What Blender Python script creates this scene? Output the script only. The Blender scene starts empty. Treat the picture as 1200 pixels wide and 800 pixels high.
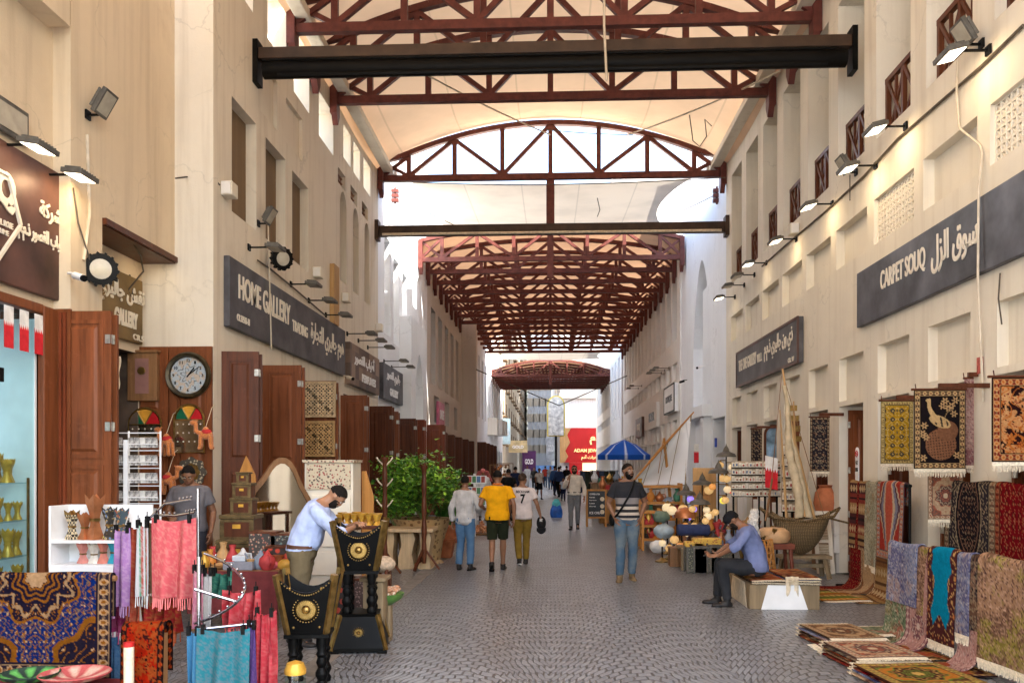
import bpy, bmesh, math, random
import numpy as np
from mathutils import Vector, Matrix, noise as mnoise
from mathutils.bvhtree import BVHTree
scene = bpy.context.scene
COL = scene.collection
R = math.radians
PI = math.pi
rnd = random.Random(7)
# ---------------------------------------------------------------- camera
EYE = 1.75
YAW = math.atan(0.045)
cam_d = bpy.data.cameras.new('street_camera')
cam = bpy.data.objects.new('street_camera', cam_d)
COL.objects.link(cam)
cam.location = (0, 0, EYE)
cam.rotation_euler = (PI / 2, 0, YAW)
cam_d.sensor_width = 36
cam_d.lens = 30
cam_d.shift_y = 145 / 1200
cam_d.clip_start = 0.1
cam_d.clip_end = 2000
scene.camera = cam
# ---------------------------------------------------------------- daylight
SUN_EL, SUN_AZ = 54, -37          # azimuth: degrees from +X towards +Y
world = bpy.data.worlds.new('World')
scene.world = world
world.use_nodes = True
wn = world.node_tree
bg = wn.nodes['Background']
sky = wn.nodes.new('ShaderNodeTexSky')
sky.sky_type = 'NISHITA'
sky.sun_disc = False
sky.sun_elevation = R(SUN_EL)
sky.sun_rotation = R(90 - SUN_AZ)
sky.air_density = 1.3
sky.dust_density = 3.0
wn.links.new(sky.outputs[0], bg.inputs[0])
bg.inputs[1].default_value = 0.15
sun_d = bpy.data.lights.new('sun', 'SUN')
sun_d.energy = 4.0
sun_d.angle = R(0.5)
sun_d.color = (1.0, 0.96, 0.90)
sun = bpy.data.objects.new('sun', sun_d)
COL.objects.link(sun)
sdir = Vector((math.cos(R(SUN_EL)) * math.cos(R(SUN_AZ)), math.cos(R(SUN_EL)) * math.sin(R(SUN_AZ)), math.sin(R(SUN_EL))))
sun.rotation_euler = sdir.to_track_quat('Z', 'Y').to_euler()
sun.location = (20, -15, 40)
vs = scene.view_settings
vs.view_transform = 'Standard'
vs.look = 'None'
vs.gamma = 1
vs.use_curve_mapping = False
vs.exposure = 2.85
scene.render.engine = 'CYCLES'
scene.cycles.max_bounces = 8
scene.cycles.diffuse_bounces = 5
scene.cycles.glossy_bounces = 3
scene.cycles.transmission_bounces = 6
scene.cycles.transparent_max_bounces = 6
scene.cycles.sample_clamp_indirect = 6
scene.cycles.caustics_reflective = False
scene.cycles.caustics_refractive = False
# ---------------------------------------------------------------- geometry from the street's measures
_s, _c = math.sin(YAW), math.cos(YAW)
def _ray(px, py):
 u = (px - 600) / 1000
 return Vector((-_s + u * _c, _c + u * _s, (545 - py) / 1000))
def aty(px, py, Y):
 d = _ray(px, py)
 return Vector((0, 0, EYE)) + d * (Y / d.y)
def atx(px, py, X):
 d = _ray(px, py)
 return Vector((0, 0, EYE)) + d * (X / d.x)
def atz(px, py, Z=0.0):
 d = _ray(px, py)
 return Vector((0, 0, EYE)) + d * ((Z - EYE) / d.z)
# ---------------------------------------------------------------- things and parts
def world_m(o):
 m = o.matrix_basis.copy()
 while o.parent:
  o = o.parent
  m = o.matrix_basis @ m
 return m
def thing(name, label, cat, loc=(0, 0, 0), rz=0.0, group=None):
 o = bpy.data.objects.new(name, None)
 COL.objects.link(o)
 o.empty_display_size = 0.2
 o.location = loc
 o.rotation_euler = (0, 0, rz)
 o['label'] = label
 o['category'] = cat
 if group:
  o['group'] = group
 return o
def tag(o, label, cat, group=None):
 o['label'] = label
 o['category'] = cat
 if group:
  o['group'] = group
 return o
def kind(o, k):
 o['kind'] = k
 return o
def dup(root, loc, rz=None, label=None, group=None, scale=None):
 r = root.copy()
 COL.objects.link(r)
 r.location = loc
 if rz is not None:
  r.rotation_euler = (0, 0, rz)
 if scale is not None:
  r.scale = (scale, scale, scale) if not hasattr(scale, '__len__') else scale
 if label:
  r['label'] = label
 if group:
  r['group'] = group
 for ch in list(root.children):
  cc = ch.copy()
  COL.objects.link(cc)
  cc.parent = r
  for g in list(ch.children):
   d = g.copy()
   COL.objects.link(d)
   d.parent = cc
 return r
def frame_from(d, up=(0, 0, 1)):
 d = Vector(d).normalized()
 up = Vector(up)
 if abs(d.dot(up)) > 0.99:
  up = Vector((0, 1, 0)) if abs(d.y) < 0.9 else Vector((1, 0, 0))
 a = d.cross(up).normalized()
 b = d.cross(a).normalized()
 return a, b, d
class MB:
 def __init__(s):
  s.v, s.f, s.mi, s.col = [], [], [], []
  s.m = 0
 def add(s, vs, fs):
  o = len(s.v)
  s.v.extend([tuple(p) for p in vs])
  s.f.extend([tuple(i + o for i in f) for f in fs])
  s.mi.extend([s.m] * len(fs))
  return s
 def box(s, x0, x1, y0, y1, z0, z1):
  vs = [(x0, y0, z0), (x1, y0, z0), (x1, y1, z0), (x0, y1, z0), (x0, y0, z1), (x1, y0, z1), (x1, y1, z1), (x0, y1, z1)]
  return s.add(vs, [(0, 3, 2, 1), (4, 5, 6, 7), (0, 1, 5, 4), (1, 2, 6, 5), (2, 3, 7, 6), (3, 0, 4, 7)])
 def obox(s, c, a, b, d):
  c, a, b, d = Vector(c), Vector(a), Vector(b), Vector(d)
  vs = [c + a * i + b * j + d * k for k in (-1, 1) for (i, j) in ((-1, -1), (1, -1), (1, 1), (-1, 1))]
  return s.add(vs, [(0, 3, 2, 1), (4, 5, 6, 7), (0, 1, 5, 4), (1, 2, 6, 5), (2, 3, 7, 6), (3, 0, 4, 7)])
 def bar(s, p, q, w, h=None, up=(0, 0, 1)):
  p, q = Vector(p), Vector(q)
  h = h or w
  a, b, d = frame_from(q - p, up)
  return s.obox((p + q) / 2, a * w / 2, b * h / 2, (q - p) / 2)
 def tube(s, pts, r, n=8, cap=True):
  pts = [Vector(p) for p in pts]
  m = len(pts)
  rs = r if hasattr(r, '__len__') else [r] * m
  vs, fs = [], []
  a = b = None
  for i, p in enumerate(pts):
   d = (pts[min(i + 1, m - 1)] - pts[max(i - 1, 0)])
   if d.length < 1e-9:
    d = Vector((0, 0, 1))
   d.normalize()
   if a is None:
    a, b, _ = frame_from(d)
   else:
    a = (a - d * a.dot(d))
    if a.length < 1e-6:
     a, b, _ = frame_from(d)
    a.normalize()
    b = d.cross(a)
   for k in range(n):
    t = 2 * PI * k / n
    vs.append(p + (a * math.cos(t) + b * math.sin(t)) * rs[i])
  for i in range(m - 1):
   for k in range(n):
    k2 = (k + 1) % n
    fs.append((i * n + k, i * n + k2, (i + 1) * n + k2, (i + 1) * n + k))
  if cap:
   fs.append(tuple(range(n - 1, -1, -1)))
   fs.append(tuple((m - 1) * n + k for k in range(n)))
  return s.add(vs, fs)
 def lathe(s, prof, c=(0, 0, 0), n=20, sx=1, sy=1, M=None):
  c = Vector(c)
  vs, fs = [], []
  m = len(prof)
  for (r, z) in prof:
   for k in range(n):
    t = 2 * PI * k / n
    p = Vector((r * math.cos(t) * sx, r * math.sin(t) * sy, z))
    vs.append(c + (M @ p if M else p))
  for i in range(m - 1):
   for k in range(n):
    k2 = (k + 1) % n
    fs.append((i * n + k, i * n + k2, (i + 1) * n + k2, (i + 1) * n + k))
  if prof[0][0] > 1e-4:
   fs.append(tuple(range(n - 1, -1, -1)))
  if prof[-1][0] > 1e-4:
   fs.append(tuple((m - 1) * n + k for k in range(n)))
  return s.add(vs, fs)
 def sphere(s, c, r, nu=12, nv=8, M=None):
  rx, ry, rz = r if hasattr(r, '__len__') else (r, r, r)
  c = Vector(c)
  vs, fs = [], []
  for j in range(nv + 1):
   ph = PI * j / nv - PI / 2
   cr, z = max(math.cos(ph), 1e-3), math.sin(ph)
   for k in range(nu):
    t = 2 * PI * k / nu
    p = Vector((rx * cr * math.cos(t), ry * cr * math.sin(t), rz * z))
    vs.append(c + (M @ p if M else p))
  for j in range(nv):
   for k in range(nu):
    k2 = (k + 1) % nu
    fs.append((j * nu + k, j * nu + k2, (j + 1) * nu + k2, (j + 1) * nu + k))
  fs.append(tuple(range(nu - 1, -1, -1)))
  fs.append(tuple(nv * nu + k for k in range(nu)))
  return s.add(vs, fs)
 def prism(s, poly, o, a, b, d):
  o, a, b, d = Vector(o), Vector(a), Vector(b), Vector(d)
  n = len(poly)
  vs = [o + a * x + b * y for (x, y) in poly] + [o + a * x + b * y + d for (x, y) in poly]
  fs = [tuple(range(n - 1, -1, -1)), tuple(range(n, 2 * n))]
  fs += [(i, (i + 1) % n, n + (i + 1) % n, n + i) for i in range(n)]
  return s.add(vs, fs)
 def loft(s, rings, cap=True):
  n = len(rings[0])
  vs = [p for r in rings for p in r]
  fs = []
  for i in range(len(rings) - 1):
   for k in range(n):
    k2 = (k + 1) % n
    fs.append((i * n + k, i * n + k2, (i + 1) * n + k2, (i + 1) * n + k))
  if cap:
   fs.append(tuple(range(n - 1, -1, -1)))
   fs.append(tuple((len(rings) - 1) * n + k for k in range(n)))
  return s.add(vs, fs)
 def sheet(s, fn, nu, nv, thick=0.0):
  P = [[Vector(fn(i / nu, j / nv)) for i in range(nu + 1)] for j in range(nv + 1)]
  w = nu + 1
  vs = [p for row in P for p in row]
  fs = [(j * w + i, j * w + i + 1, (j + 1) * w + i + 1, (j + 1) * w + i) for j in range(nv) for i in range(nu)]
  if thick:
   N = len(vs)
   back = []
   for j in range(nv + 1):
    for i in range(nu + 1):
     du = P[j][min(i + 1, nu)] - P[j][max(i - 1, 0)]
     dv = P[min(j + 1, nv)][i] - P[max(j - 1, 0)][i]
     n = du.cross(dv)
     n = n.normalized() if n.length > 1e-9 else Vector((0, 0, 1))
     back.append(P[j][i] - n * thick)
   vs += back
   fs += [(N + j * w + i, N + (j + 1) * w + i, N + (j + 1) * w + i + 1, N + j * w + i + 1) for j in range(nv) for i in range(nu)]
   edge = [i for i in range(w)] + [j * w + nu for j in range(1, nv + 1)] + [nv * w + i for i in range(nu - 1, -1, -1)] + [j * w for j in range(nv - 1, 0, -1)]
   for k in range(len(edge)):
    a, b = edge[k], edge[(k + 1) % len(edge)]
    fs.append((a, N + a, N + b, b))
  return s.add(vs, fs)
 def build(s, name, mat, parent=None, smooth=None, bevel=0.0, world=False, cols=None, remesh=0.0, smooth_it=0):
  me = bpy.data.meshes.new(name)
  vs = s.v
  if world and parent is not None:
   im = world_m(parent).inverted()
   vs = [tuple(im @ Vector(p)) for p in vs]
  me.from_pydata(vs, [], s.f)
  mats = mat if isinstance(mat, (list, tuple)) else [mat]
  for m in mats:
   me.materials.append(m)
  if len(mats) > 1:
   me.polygons.foreach_set('material_index', s.mi)
  if cols is not None:
   at = me.color_attributes.new('Col', 'FLOAT_COLOR', 'POINT')
   c4 = np.ones((len(vs), 4), dtype=np.float32)
   c4[:, :3] = np.asarray(cols, dtype=np.float32).reshape(-1, 3)
   at.data.foreach_set('color', c4.ravel())
  o = bpy.data.objects.new(name, me)
  COL.objects.link(o)
  if remesh or bevel or smooth_it:
   if remesh:
    md = o.modifiers.new('r', 'REMESH')
    md.mode = 'VOXEL'
    md.voxel_size = remesh
    md.use_smooth_shade = True
   if smooth_it:
    md = o.modifiers.new('s', 'SMOOTH')
    md.factor = 0.5
    md.iterations = smooth_it
   if bevel:
    md = o.modifiers.new('b', 'BEVEL')
    md.width = bevel
    md.segments = 2
    md.limit_method = 'ANGLE'
    md.angle_limit = R(40)
   dg = bpy.context.evaluated_depsgraph_get()
   me2 = bpy.data.meshes.new_from_object(o.evaluated_get(dg))
   o.modifiers.clear()
   o.data = me2
   bpy.data.meshes.remove(me)
   me = me2
   me.name = name
  if smooth is not None or remesh:
   me.polygons.foreach_set('use_smooth', [True] * len(me.polygons))
   if smooth is not None and smooth < 180:
    me.set_sharp_from_angle(angle=R(smooth))
  if parent is not None:
   o.parent = parent
  return o
# ---------------------------------------------------------------- materials
class NT:
 def __init__(s, name):
  s.m = bpy.data.materials.new(name)
  s.m.use_nodes = True
  s.t = s.m.node_tree
  s.b = s.t.nodes['Principled BSDF']
 def n(s, typ, **kw):
  x = s.t.nodes.new('ShaderNode' + typ)
  for k, v in kw.items():
   setattr(x, k, v)
  return x
 def l(s, a, b):
  s.t.links.new(a, b)
 def math(s, op, a, b=None, c=None):
  x = s.n('Math', operation=op)
  for i, v in enumerate((a, b, c)):
   if v is None:
    continue
   if isinstance(v, (int, float)):
    x.inputs[i].default_value = v
   else:
    s.l(v, x.inputs[i])
  return x.outputs[0]
 def mix(s, fac, a, b, blend='MIX'):
  x = s.n('Mix', data_type='RGBA', blend_type=blend)
  for sock, v in ((x.inputs[0], fac), (x.inputs[6], a), (x.inputs[7], b)):
   if isinstance(v, (int, float)):
    sock.default_value = v
   elif isinstance(v, (tuple, list)):
    sock.default_value = (*v[:3], 1)
   else:
    s.l(v, sock)
  return x.outputs[2]
 def noise(s, vec, scale, detail=4, rough=0.55, sc3=None):
  if sc3:
   mp = s.n('Mapping')
   mp.inputs['Scale'].default_value = sc3
   s.l(vec, mp.inputs[0])
   vec = mp.outputs[0]
  x = s.n('TexNoise')
  x.inputs['Scale'].default_value = scale
  x.inputs['Detail'].default_value = detail
  x.inputs['Roughness'].default_value = rough
  s.l(vec, x.inputs['Vector'])
  return x.outputs['Fac']
 def ramp(s, fac, stops, interp='LINEAR'):
  x = s.n('ValToRGB')
  cr = x.color_ramp
  cr.interpolation = interp
  while len(cr.elements) < len(stops):
   cr.elements.new(0.5)
  for e, (p, c) in zip(cr.elements, stops):
   e.position = p
   e.color = (*c[:3], 1) if hasattr(c, '__len__') else (c, c, c, 1)
  s.l(fac, x.inputs[0])
  return x.outputs[0]
 def bump(s, h, strength=0.3, dist=0.01):
  x = s.n('Bump')
  x.inputs['Strength'].default_value = strength
  x.inputs['Distance'].default_value = dist
  s.l(h, x.inputs['Height'])
  s.l(x.outputs[0], s.b.inputs['Normal'])
 def objco(s):
  return s.n('TexCoord').outputs['Object']
 def pos(s):
  return s.n('NewGeometry').outputs['Position']
def M(name, col, rough=0.6, metal=0.0, var=0.12, scale=3.0, bump=0.0, bscale=40.0, sheen=0.0, coat=0.0, world_co=False, spec=0.28):
 k = NT(name)
 co = k.pos() if world_co else k.objco()
 f = k.noise(co, scale)
 lo = tuple(c * (1 - 2 * var) for c in col)
 hi = tuple(min(1, c * (1 + 2 * var)) for c in col)
 k.l(k.ramp(f, [(0.25, lo), (0.75, hi)]), k.b.inputs['Base Color'])
 k.b.inputs['Roughness'].default_value = rough
 k.b.inputs['Metallic'].default_value = metal
 k.b.inputs['Specular IOR Level'].default_value = spec
 if sheen:
  k.b.inputs['Sheen Weight'].default_value = sheen
 if coat:
  k.b.inputs['Coat Weight'].default_value = coat
 if bump:
  k.bump(k.noise(co, bscale, 5), bump, 0.01)
 return k.m
def plaster(name, col, streak=0.35, dirt=(0.30, 0.20, 0.11), amount=0.5):
 k = NT(name)
 p = k.pos()
 big = k.noise(p, 0.55, 6, 0.6)
 st = k.noise(p, 1.0, 5, 0.6, sc3=(4.5, 4.5, 0.22))
 fine = k.noise(p, 9.0, 5)
 c1 = k.mix(k.ramp(big, [(0.35, 0), (0.7, 1)]), tuple(x * 0.90 for x in col), col)
 c2 = k.mix(k.math('MULTIPLY', k.ramp(st, [(0.50, 0), (0.72, 1)]), streak), c1, dirt)
 c3 = k.mix(k.math('MULTIPLY', k.ramp(k.noise(p, 0.9, 8, 0.7), [(0.56, 0), (0.74, 1)]), amount), c2, tuple(x * 0.55 + d * 0.45 for x, d in zip(col, dirt)))
 c4 = k.mix(k.math('MULTIPLY', fine, 0.14), c3, tuple(x * 0.6 for x in col))
 vo = k.n('TexVoronoi', feature='DISTANCE_TO_EDGE')
 vo.inputs['Scale'].default_value = 0.45
 wob = k.n('VectorMath', operation='ADD')
 nz = k.n('TexNoise')
 nz.inputs['Scale'].default_value = 2.2
 nz.inputs['Detail'].default_value = 6
 k.l(p, nz.inputs['Vector'])
 k.l(p, wob.inputs[0])
 k.l(nz.outputs['Color'], wob.inputs[1])
 k.l(wob.outputs[0], vo.inputs['Vector'])
 crack = k.math('MULTIPLY', k.ramp(vo.outputs['Distance'], [(0.0, 1), (0.009, 0)]), k.ramp(big, [(0.46, 0), (0.58, 0.3)]))
 k.l(k.mix(crack, c4, tuple(x * 0.35 for x in col)), k.b.inputs['Base Color'])
 k.b.inputs['Roughness'].default_value = 0.85
 k.b.inputs['Specular IOR Level'].default_value = 0.25
 k.bump(k.math('ADD', k.math('MULTIPLY', fine, 0.5), k.noise(p, 45, 3)), 0.22, 0.012)
 return k.m
def wood(name, col, dark=0.45, rough=0.42, axis=2, sc=1.0):
 k = NT(name)
 co = k.objco()
 s3 = [14 * sc, 14 * sc, 14 * sc]
 s3[axis] = 0.9 * sc
 g = k.noise(co, 1.0, 6, 0.65, sc3=tuple(s3))
 b = k.noise(co, 1.6, 4)
 c = k.ramp(g, [(0.28, tuple(x * dark for x in col)), (0.55, col), (0.8, tuple(min(1, x * 1.45) for x in col))])
 c = k.mix(k.math('MULTIPLY', k.ramp(b, [(0.35, 0), (0.7, 1)]), 0.35), c, tuple(x * 0.5 for x in col))
 c = k.mix(k.math('MULTIPLY', k.n('ObjectInfo').outputs['Random'], 0.4), c, tuple(x * 0.45 for x in col))
 c = k.mix(k.math('MULTIPLY', k.ramp(k.noise(co, 5, 8, .75), [(.58, 0), (.72, 1)]), 0.3), c, tuple(min(1, x * 1.5 + .04) for x in col))
 k.l(c, k.b.inputs['Base Color'])
 k.l(k.math('ADD', k.math('MULTIPLY', g, 0.3), rough - 0.12), k.b.inputs['Roughness'])
 k.b.inputs['Specular IOR Level'].default_value = 0.22
 k.bump(g, 0.15, 0.01)
 return k.m
def emit(name, col, strength, base=(0.8, 0.8, 0.8)):
 k = NT(name)
 k.b.inputs['Base Color'].default_value = (*base, 1)
 k.b.inputs['Emission Color'].default_value = (*col, 1)
 k.b.inputs['Emission Strength'].default_value = strength
 return k.m
def attr_mat(name, rough=0.95, sheen=0.0, wv=260.0, bump=0.25):
 k = NT(name)
 a = k.n('VertexColor')
 a.layer_name = 'Col'
 co = k.objco()
 f = k.noise(co, wv, 2)
 c = k.mix(k.math('MULTIPLY', k.ramp(f, [(0.35, 0), (0.65, 1)]), 0.45), a.outputs['Color'], k.mix(1.0, a.outputs['Color'], (0.55, 0.5, 0.48), 'MULTIPLY'))
 k.l(c, k.b.inputs['Base Color'])
 k.b.inputs['Roughness'].default_value = rough
 k.b.inputs['Sheen Weight'].default_value = sheen
 k.b.inputs['Specular IOR Level'].default_value = 0.03
 k.bump(f, bump, 0.004)
 return k.m
MT = {}
MT['plaster_tan'] = plaster('plaster_tan', (0.74, 0.605, 0.43), 0.28, amount=0.7)
MT['plaster_cream'] = plaster('plaster_cream', (0.79, 0.71, 0.58), 0.30, amount=0.4)
MT['plaster_right'] = plaster('plaster_right', (0.80, 0.735, 0.61), 0.22, amount=0.25)
MT['plaster_pale'] = plaster('plaster_pale', (0.83, 0.80, 0.75), 0.15, amount=0.15)
MT['plaster_white'] = plaster('plaster_white', (0.88, 0.90, 0.92), 0.08, (0.5, 0.47, 0.42), 0.12)
MT['plaster_grey'] = plaster('plaster_grey', (0.66, 0.62, 0.56), 0.2, amount=0.2)
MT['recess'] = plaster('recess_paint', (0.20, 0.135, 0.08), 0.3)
MT['door'] = wood('door_wood', (0.24, 0.073, 0.026), 0.4, 0.36)
MT['door_dark'] = wood('door_wood_dark', (0.125, 0.038, 0.016), 0.45, 0.38)
MT['door_red'] = wood('door_wood_red', (0.21, 0.048, 0.018), 0.5, 0.36)
MT['wood_pale'] = wood('pale_carved_wood', (0.66, 0.47, 0.27), 0.55, 0.6)
MT['wood_mid'] = wood('mid_brown_wood', (0.30, 0.15, 0.065), 0.5, 0.5)
MT['wood_old'] = wood('weathered_wood', (0.33, 0.24, 0.14), 0.5, 0.75)
MT['wood_light'] = wood('light_pine', (0.60, 0.36, 0.15), 0.65, 0.5)
MT['wood_orange'] = wood('orange_pine', (0.56, 0.25, 0.06), 0.65, 0.45)
MT['steel_red'] = M('truss_paint', (0.115, 0.030, 0.022), 0.5, 0, 0.2, 6, 0.1, 60)
MT['steel_brown'] = M('beam_paint_brown', (0.05, 0.028, 0.017), 0.5, 0, 0.2, 4)
MT['steel_dark'] = M('roller_housing_black', (0.004, 0.0035, 0.003), 0.5, 0, 0.2, 4, spec=.1)
MT['black'] = M('black_plastic', (0.006, 0.006, 0.006), 0.5, 0, 0.15, 8, spec=.1)
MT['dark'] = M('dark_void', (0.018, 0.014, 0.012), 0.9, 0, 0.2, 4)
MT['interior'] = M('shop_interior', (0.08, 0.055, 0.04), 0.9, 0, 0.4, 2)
MT['housing'] = M('lamp_housing', (0.11, 0.10, 0.085), 0.5, 0.2, 0.2, 9)
MT['brass'] = M('old_brass', (0.30, 0.19, 0.06), 0.36, 0.9, 0.25, 14, 0.2, 60)
MT['gold'] = M('bright_gold', (0.62, 0.34, 0.05), 0.3, 0.25, 0.15, 14)
MT['steel'] = M('chrome_tube', (0.40, 0.40, 0.43), 0.2, 1.0, 0.06, 10)
MT['galv'] = M('hinge_steel', (0.42, 0.40, 0.36), 0.4, 0.8, 0.2, 20)
MT['white'] = M('white_laminate', (0.80, 0.80, 0.80), 0.5, 0, 0.04, 4)
MT['cream'] = M('cream_cotton', (0.68, 0.58, 0.43), 0.95, 0, 0.12, 18, 0.4, 80)
MT['fringe'] = M('cotton_fringe', (0.72, 0.63, 0.48), 0.95, 0, 0.15, 50, 0.4, 120)
MT['sign_grey'] = M('sign_slate', (0.075, 0.072, 0.078), 0.45, 0, 0.3, 2.2, 0.08, 6)
MT['sign_slate'] = M('sign_marble', (0.062, 0.063, 0.075), 0.4, 0, 0.5, 1.8)
MT['sign_brown'] = M('sign_brown_panel', (0.09, 0.042, 0.032), 0.4, 0.2, 0.35, 1.6)
MT['sign_gold'] = M('sign_bronze_panel', (0.17, 0.105, 0.035), 0.4, 0.3, 0.2, 2)
MT['letter'] = M('raised_letters', (0.74, 0.67, 0.55), 0.5, 0, 0.04, 4)
MT['letter_white'] = M('white_letters', (0.85, 0.85, 0.85), 0.5, 0, 0.03, 4)
MT['cable'] = M('cable_sheath', (0.10, 0.08, 0.06), 0.6, 0, 0.2, 8)
MT['cable_pale'] = M('pale_cable', (0.55, 0.47, 0.36), 0.6, 0, 0.1, 8)
MT['terracotta'] = M('terracotta', (0.40, 0.13, 0.055), 0.8, 0, 0.15, 8)
MT['carpet'] = attr_mat('carpet_pile')
MT['shawl'] = attr_mat('shawl_weave', 0.85, 0.0, 420, 0.15)
MT['paint'] = attr_mat('painted_face', 0.5, 0.0, 60, 0.03)
def glass_mat():
 k = NT('clear_glass')
 tr, gl, mx = k.n('BsdfTransparent'), k.n('BsdfGlossy'), k.n('MixShader')
 tr.inputs[0].default_value = (.84, .95, .95, 1)
 gl.inputs['Roughness'].default_value = .04
 fr = k.n('LayerWeight')
 k.l(k.math('ADD', k.math('MULTIPLY', k.math('POWER', fr.outputs['Facing'], 4.0), .4), .05), mx.inputs[0])
 k.l(tr.outputs[0], mx.inputs[1])
 k.l(gl.outputs[0], mx.inputs[2])
 k.l(mx.outputs[0], k.t.nodes['Material Output'].inputs[0])
 return k.m
MT['glass'] = glass_mat()
# ---------------------------------------------------------------- lettering
_AR = {}
for _ch, _b, _n in (('ا', 0xFE8D, 2), ('ب', 0xFE8F, 4), ('ة', 0xFE93, 2), ('ت', 0xFE95, 4), ('ج', 0xFE9D, 4), ('ح', 0xFEA1, 4), ('د', 0xFEA9, 2), ('ذ', 0xFEAB, 2), ('ر', 0xFEAD, 2), ('ز', 0xFEAF, 2), ('س', 0xFEB1, 4), ('ش', 0xFEB5, 4), ('ص', 0xFEB9, 4), ('ط', 0xFEC1, 4), ('ف', 0xFED1, 4), ('ق', 0xFED5, 4), ('ك', 0xFED9, 4), ('ل', 0xFEDD, 4), ('م', 0xFEE1, 4), ('ن', 0xFEE5, 4), ('ه', 0xFEE9, 4), ('و', 0xFEED, 2), ('ي', 0xFEF1, 4), ('آ', 0xFE81, 2), ('أ', 0xFE83, 2)):
 _AR[_ch] = (_b, _n)
def arabic(t):
 out = []
 for i, ch in enumerate(t):
  if ch not in _AR:
   out.append(ch)
   continue
  b, n = _AR[ch]
  prev = i > 0 and t[i - 1] in _AR and _AR[t[i - 1]][1] == 4
  nxt = n == 4 and i + 1 < len(t) and t[i + 1] in _AR
  f = (3 if prev else 2) if nxt else (1 if prev else 0)
  out.append(chr(b + f))
 return ''.join(reversed(out))
def text_mesh(t, depth=0.02, bold=0.0):
 c = bpy.data.curves.new('lettering', 'FONT')
 c.body = t
 c.extrude = 0.5
 c.offset = bold
 c.resolution_u = 4
 o = bpy.data.objects.new('lettering', c)
 COL.objects.link(o)
 dg = bpy.context.evaluated_depsgraph_get()
 me = o.evaluated_get(dg).to_mesh()
 v = np.array([tuple(p.co) for p in me.vertices]) if len(me.vertices) else np.zeros((1, 3))
 f = [tuple(p.vertices) for p in me.polygons]
 o.evaluated_get(dg).to_mesh_clear()
 bpy.data.objects.remove(o)
 bpy.data.curves.remove(c)
 v[:, 0] -= v[:, 0].min()
 v[:, 1] -= v[:, 1].min()
 h = v[:, 1].max() or 1
 v[:, :2] /= h
 v[:, 2] = (v[:, 2] + 0.5) * depth
 return v, f, v[:, 0].max()
def letters(mb, t, p, right, up, h, w=None, depth=0.02, bold=0.0):
 v, f, tw = text_mesh(t, depth, bold)
 right, up = Vector(right).normalized(), Vector(up).normalized()
 n = right.cross(up)
 kx = (w / tw) if w else h
 p = Vector(p)
 mb.add([p + right * (a * kx) + up * (b * h) + n * c for a, b, c in v], f)
 return mb
# ================================================================ SETTING
def cobble_mat():
 k = NT('cobblestones')
 p = k.pos()
 sp = k.n('SeparateXYZ')
 k.l(p, sp.inputs[0])
 nz = k.n('TexNoise')
 nz.inputs['Scale'].default_value = 3.0
 nz.inputs['Detail'].default_value = 3
 k.l(p, nz.inputs['Vector'])
 wob = k.math('MULTIPLY', k.math('SUBTRACT', nz.outputs['Fac'], 0.5), 0.20)
 wx = k.math('ADD', sp.outputs[0], k.math('MULTIPLY', wob, 0.6))
 arc = k.math('ABSOLUTE', k.math('SINE', k.math('MULTIPLY', wx, PI / 1.55)))
 yy = k.math('ADD', k.math('ADD', sp.outputs[1], k.math('MULTIPLY', arc, -1.25)), wob)
 cb = k.n('CombineXYZ')
 k.l(wx, cb.inputs[0])
 k.l(yy, cb.inputs[1])
 br = k.n('TexBrick')
 br.inputs['Scale'].default_value = 1.0
 br.inputs['Brick Width'].default_value = 0.105
 br.inputs['Row Height'].default_value = 0.125
 br.inputs['Mortar Size'].default_value = 0.012
 br.inputs['Mortar Smooth'].default_value = 0.6
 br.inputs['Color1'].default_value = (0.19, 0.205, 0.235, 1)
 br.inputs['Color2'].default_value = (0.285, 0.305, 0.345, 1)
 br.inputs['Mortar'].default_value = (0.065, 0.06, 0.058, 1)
 k.l(cb.outputs[0], br.inputs['Vector'])
 f = k.noise(p, 35, 4)
 big = k.noise(p, 0.45, 5)
 col = k.mix(k.math('MULTIPLY', k.ramp(big, [(0.4, 0), (0.7, 1)]), 0.4), br.outputs['Color'], (0.11, 0.105, 0.10))
 col = k.mix(k.math('MULTIPLY', f, 0.35), col, (0.08, 0.075, 0.07))
 k.l(col, k.b.inputs['Base Color'])
 k.l(k.math('ADD', k.math('MULTIPLY', k.noise(p, 1.3, 4), 0.10), 0.27), k.b.inputs['Roughness'])
 h = k.math('ADD', k.math('MULTIPLY', k.math('SUBTRACT', 1.0, br.outputs['Fac']), 1.0), k.math('MULTIPLY', k.noise(p, 22, 3), 0.55))
 k.bump(h, 0.6, 0.014)
 return k.m
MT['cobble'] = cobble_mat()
MT['drain'] = M('drain_stone', (0.20, 0.185, 0.17), 0.6, 0, 0.2, 5, 0.3, 30, world_co=True)
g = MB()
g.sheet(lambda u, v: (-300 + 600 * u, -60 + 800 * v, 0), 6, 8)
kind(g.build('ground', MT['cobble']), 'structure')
g = MB()
for i in range(60):
 y = 3 + i * 1.0
 g.box(-2.14, -1.94, y + 0.006, y + 0.994, -0.05, 0.004)
kind(g.build('drain_channel_path', MT['drain']), 'structure')
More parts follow.
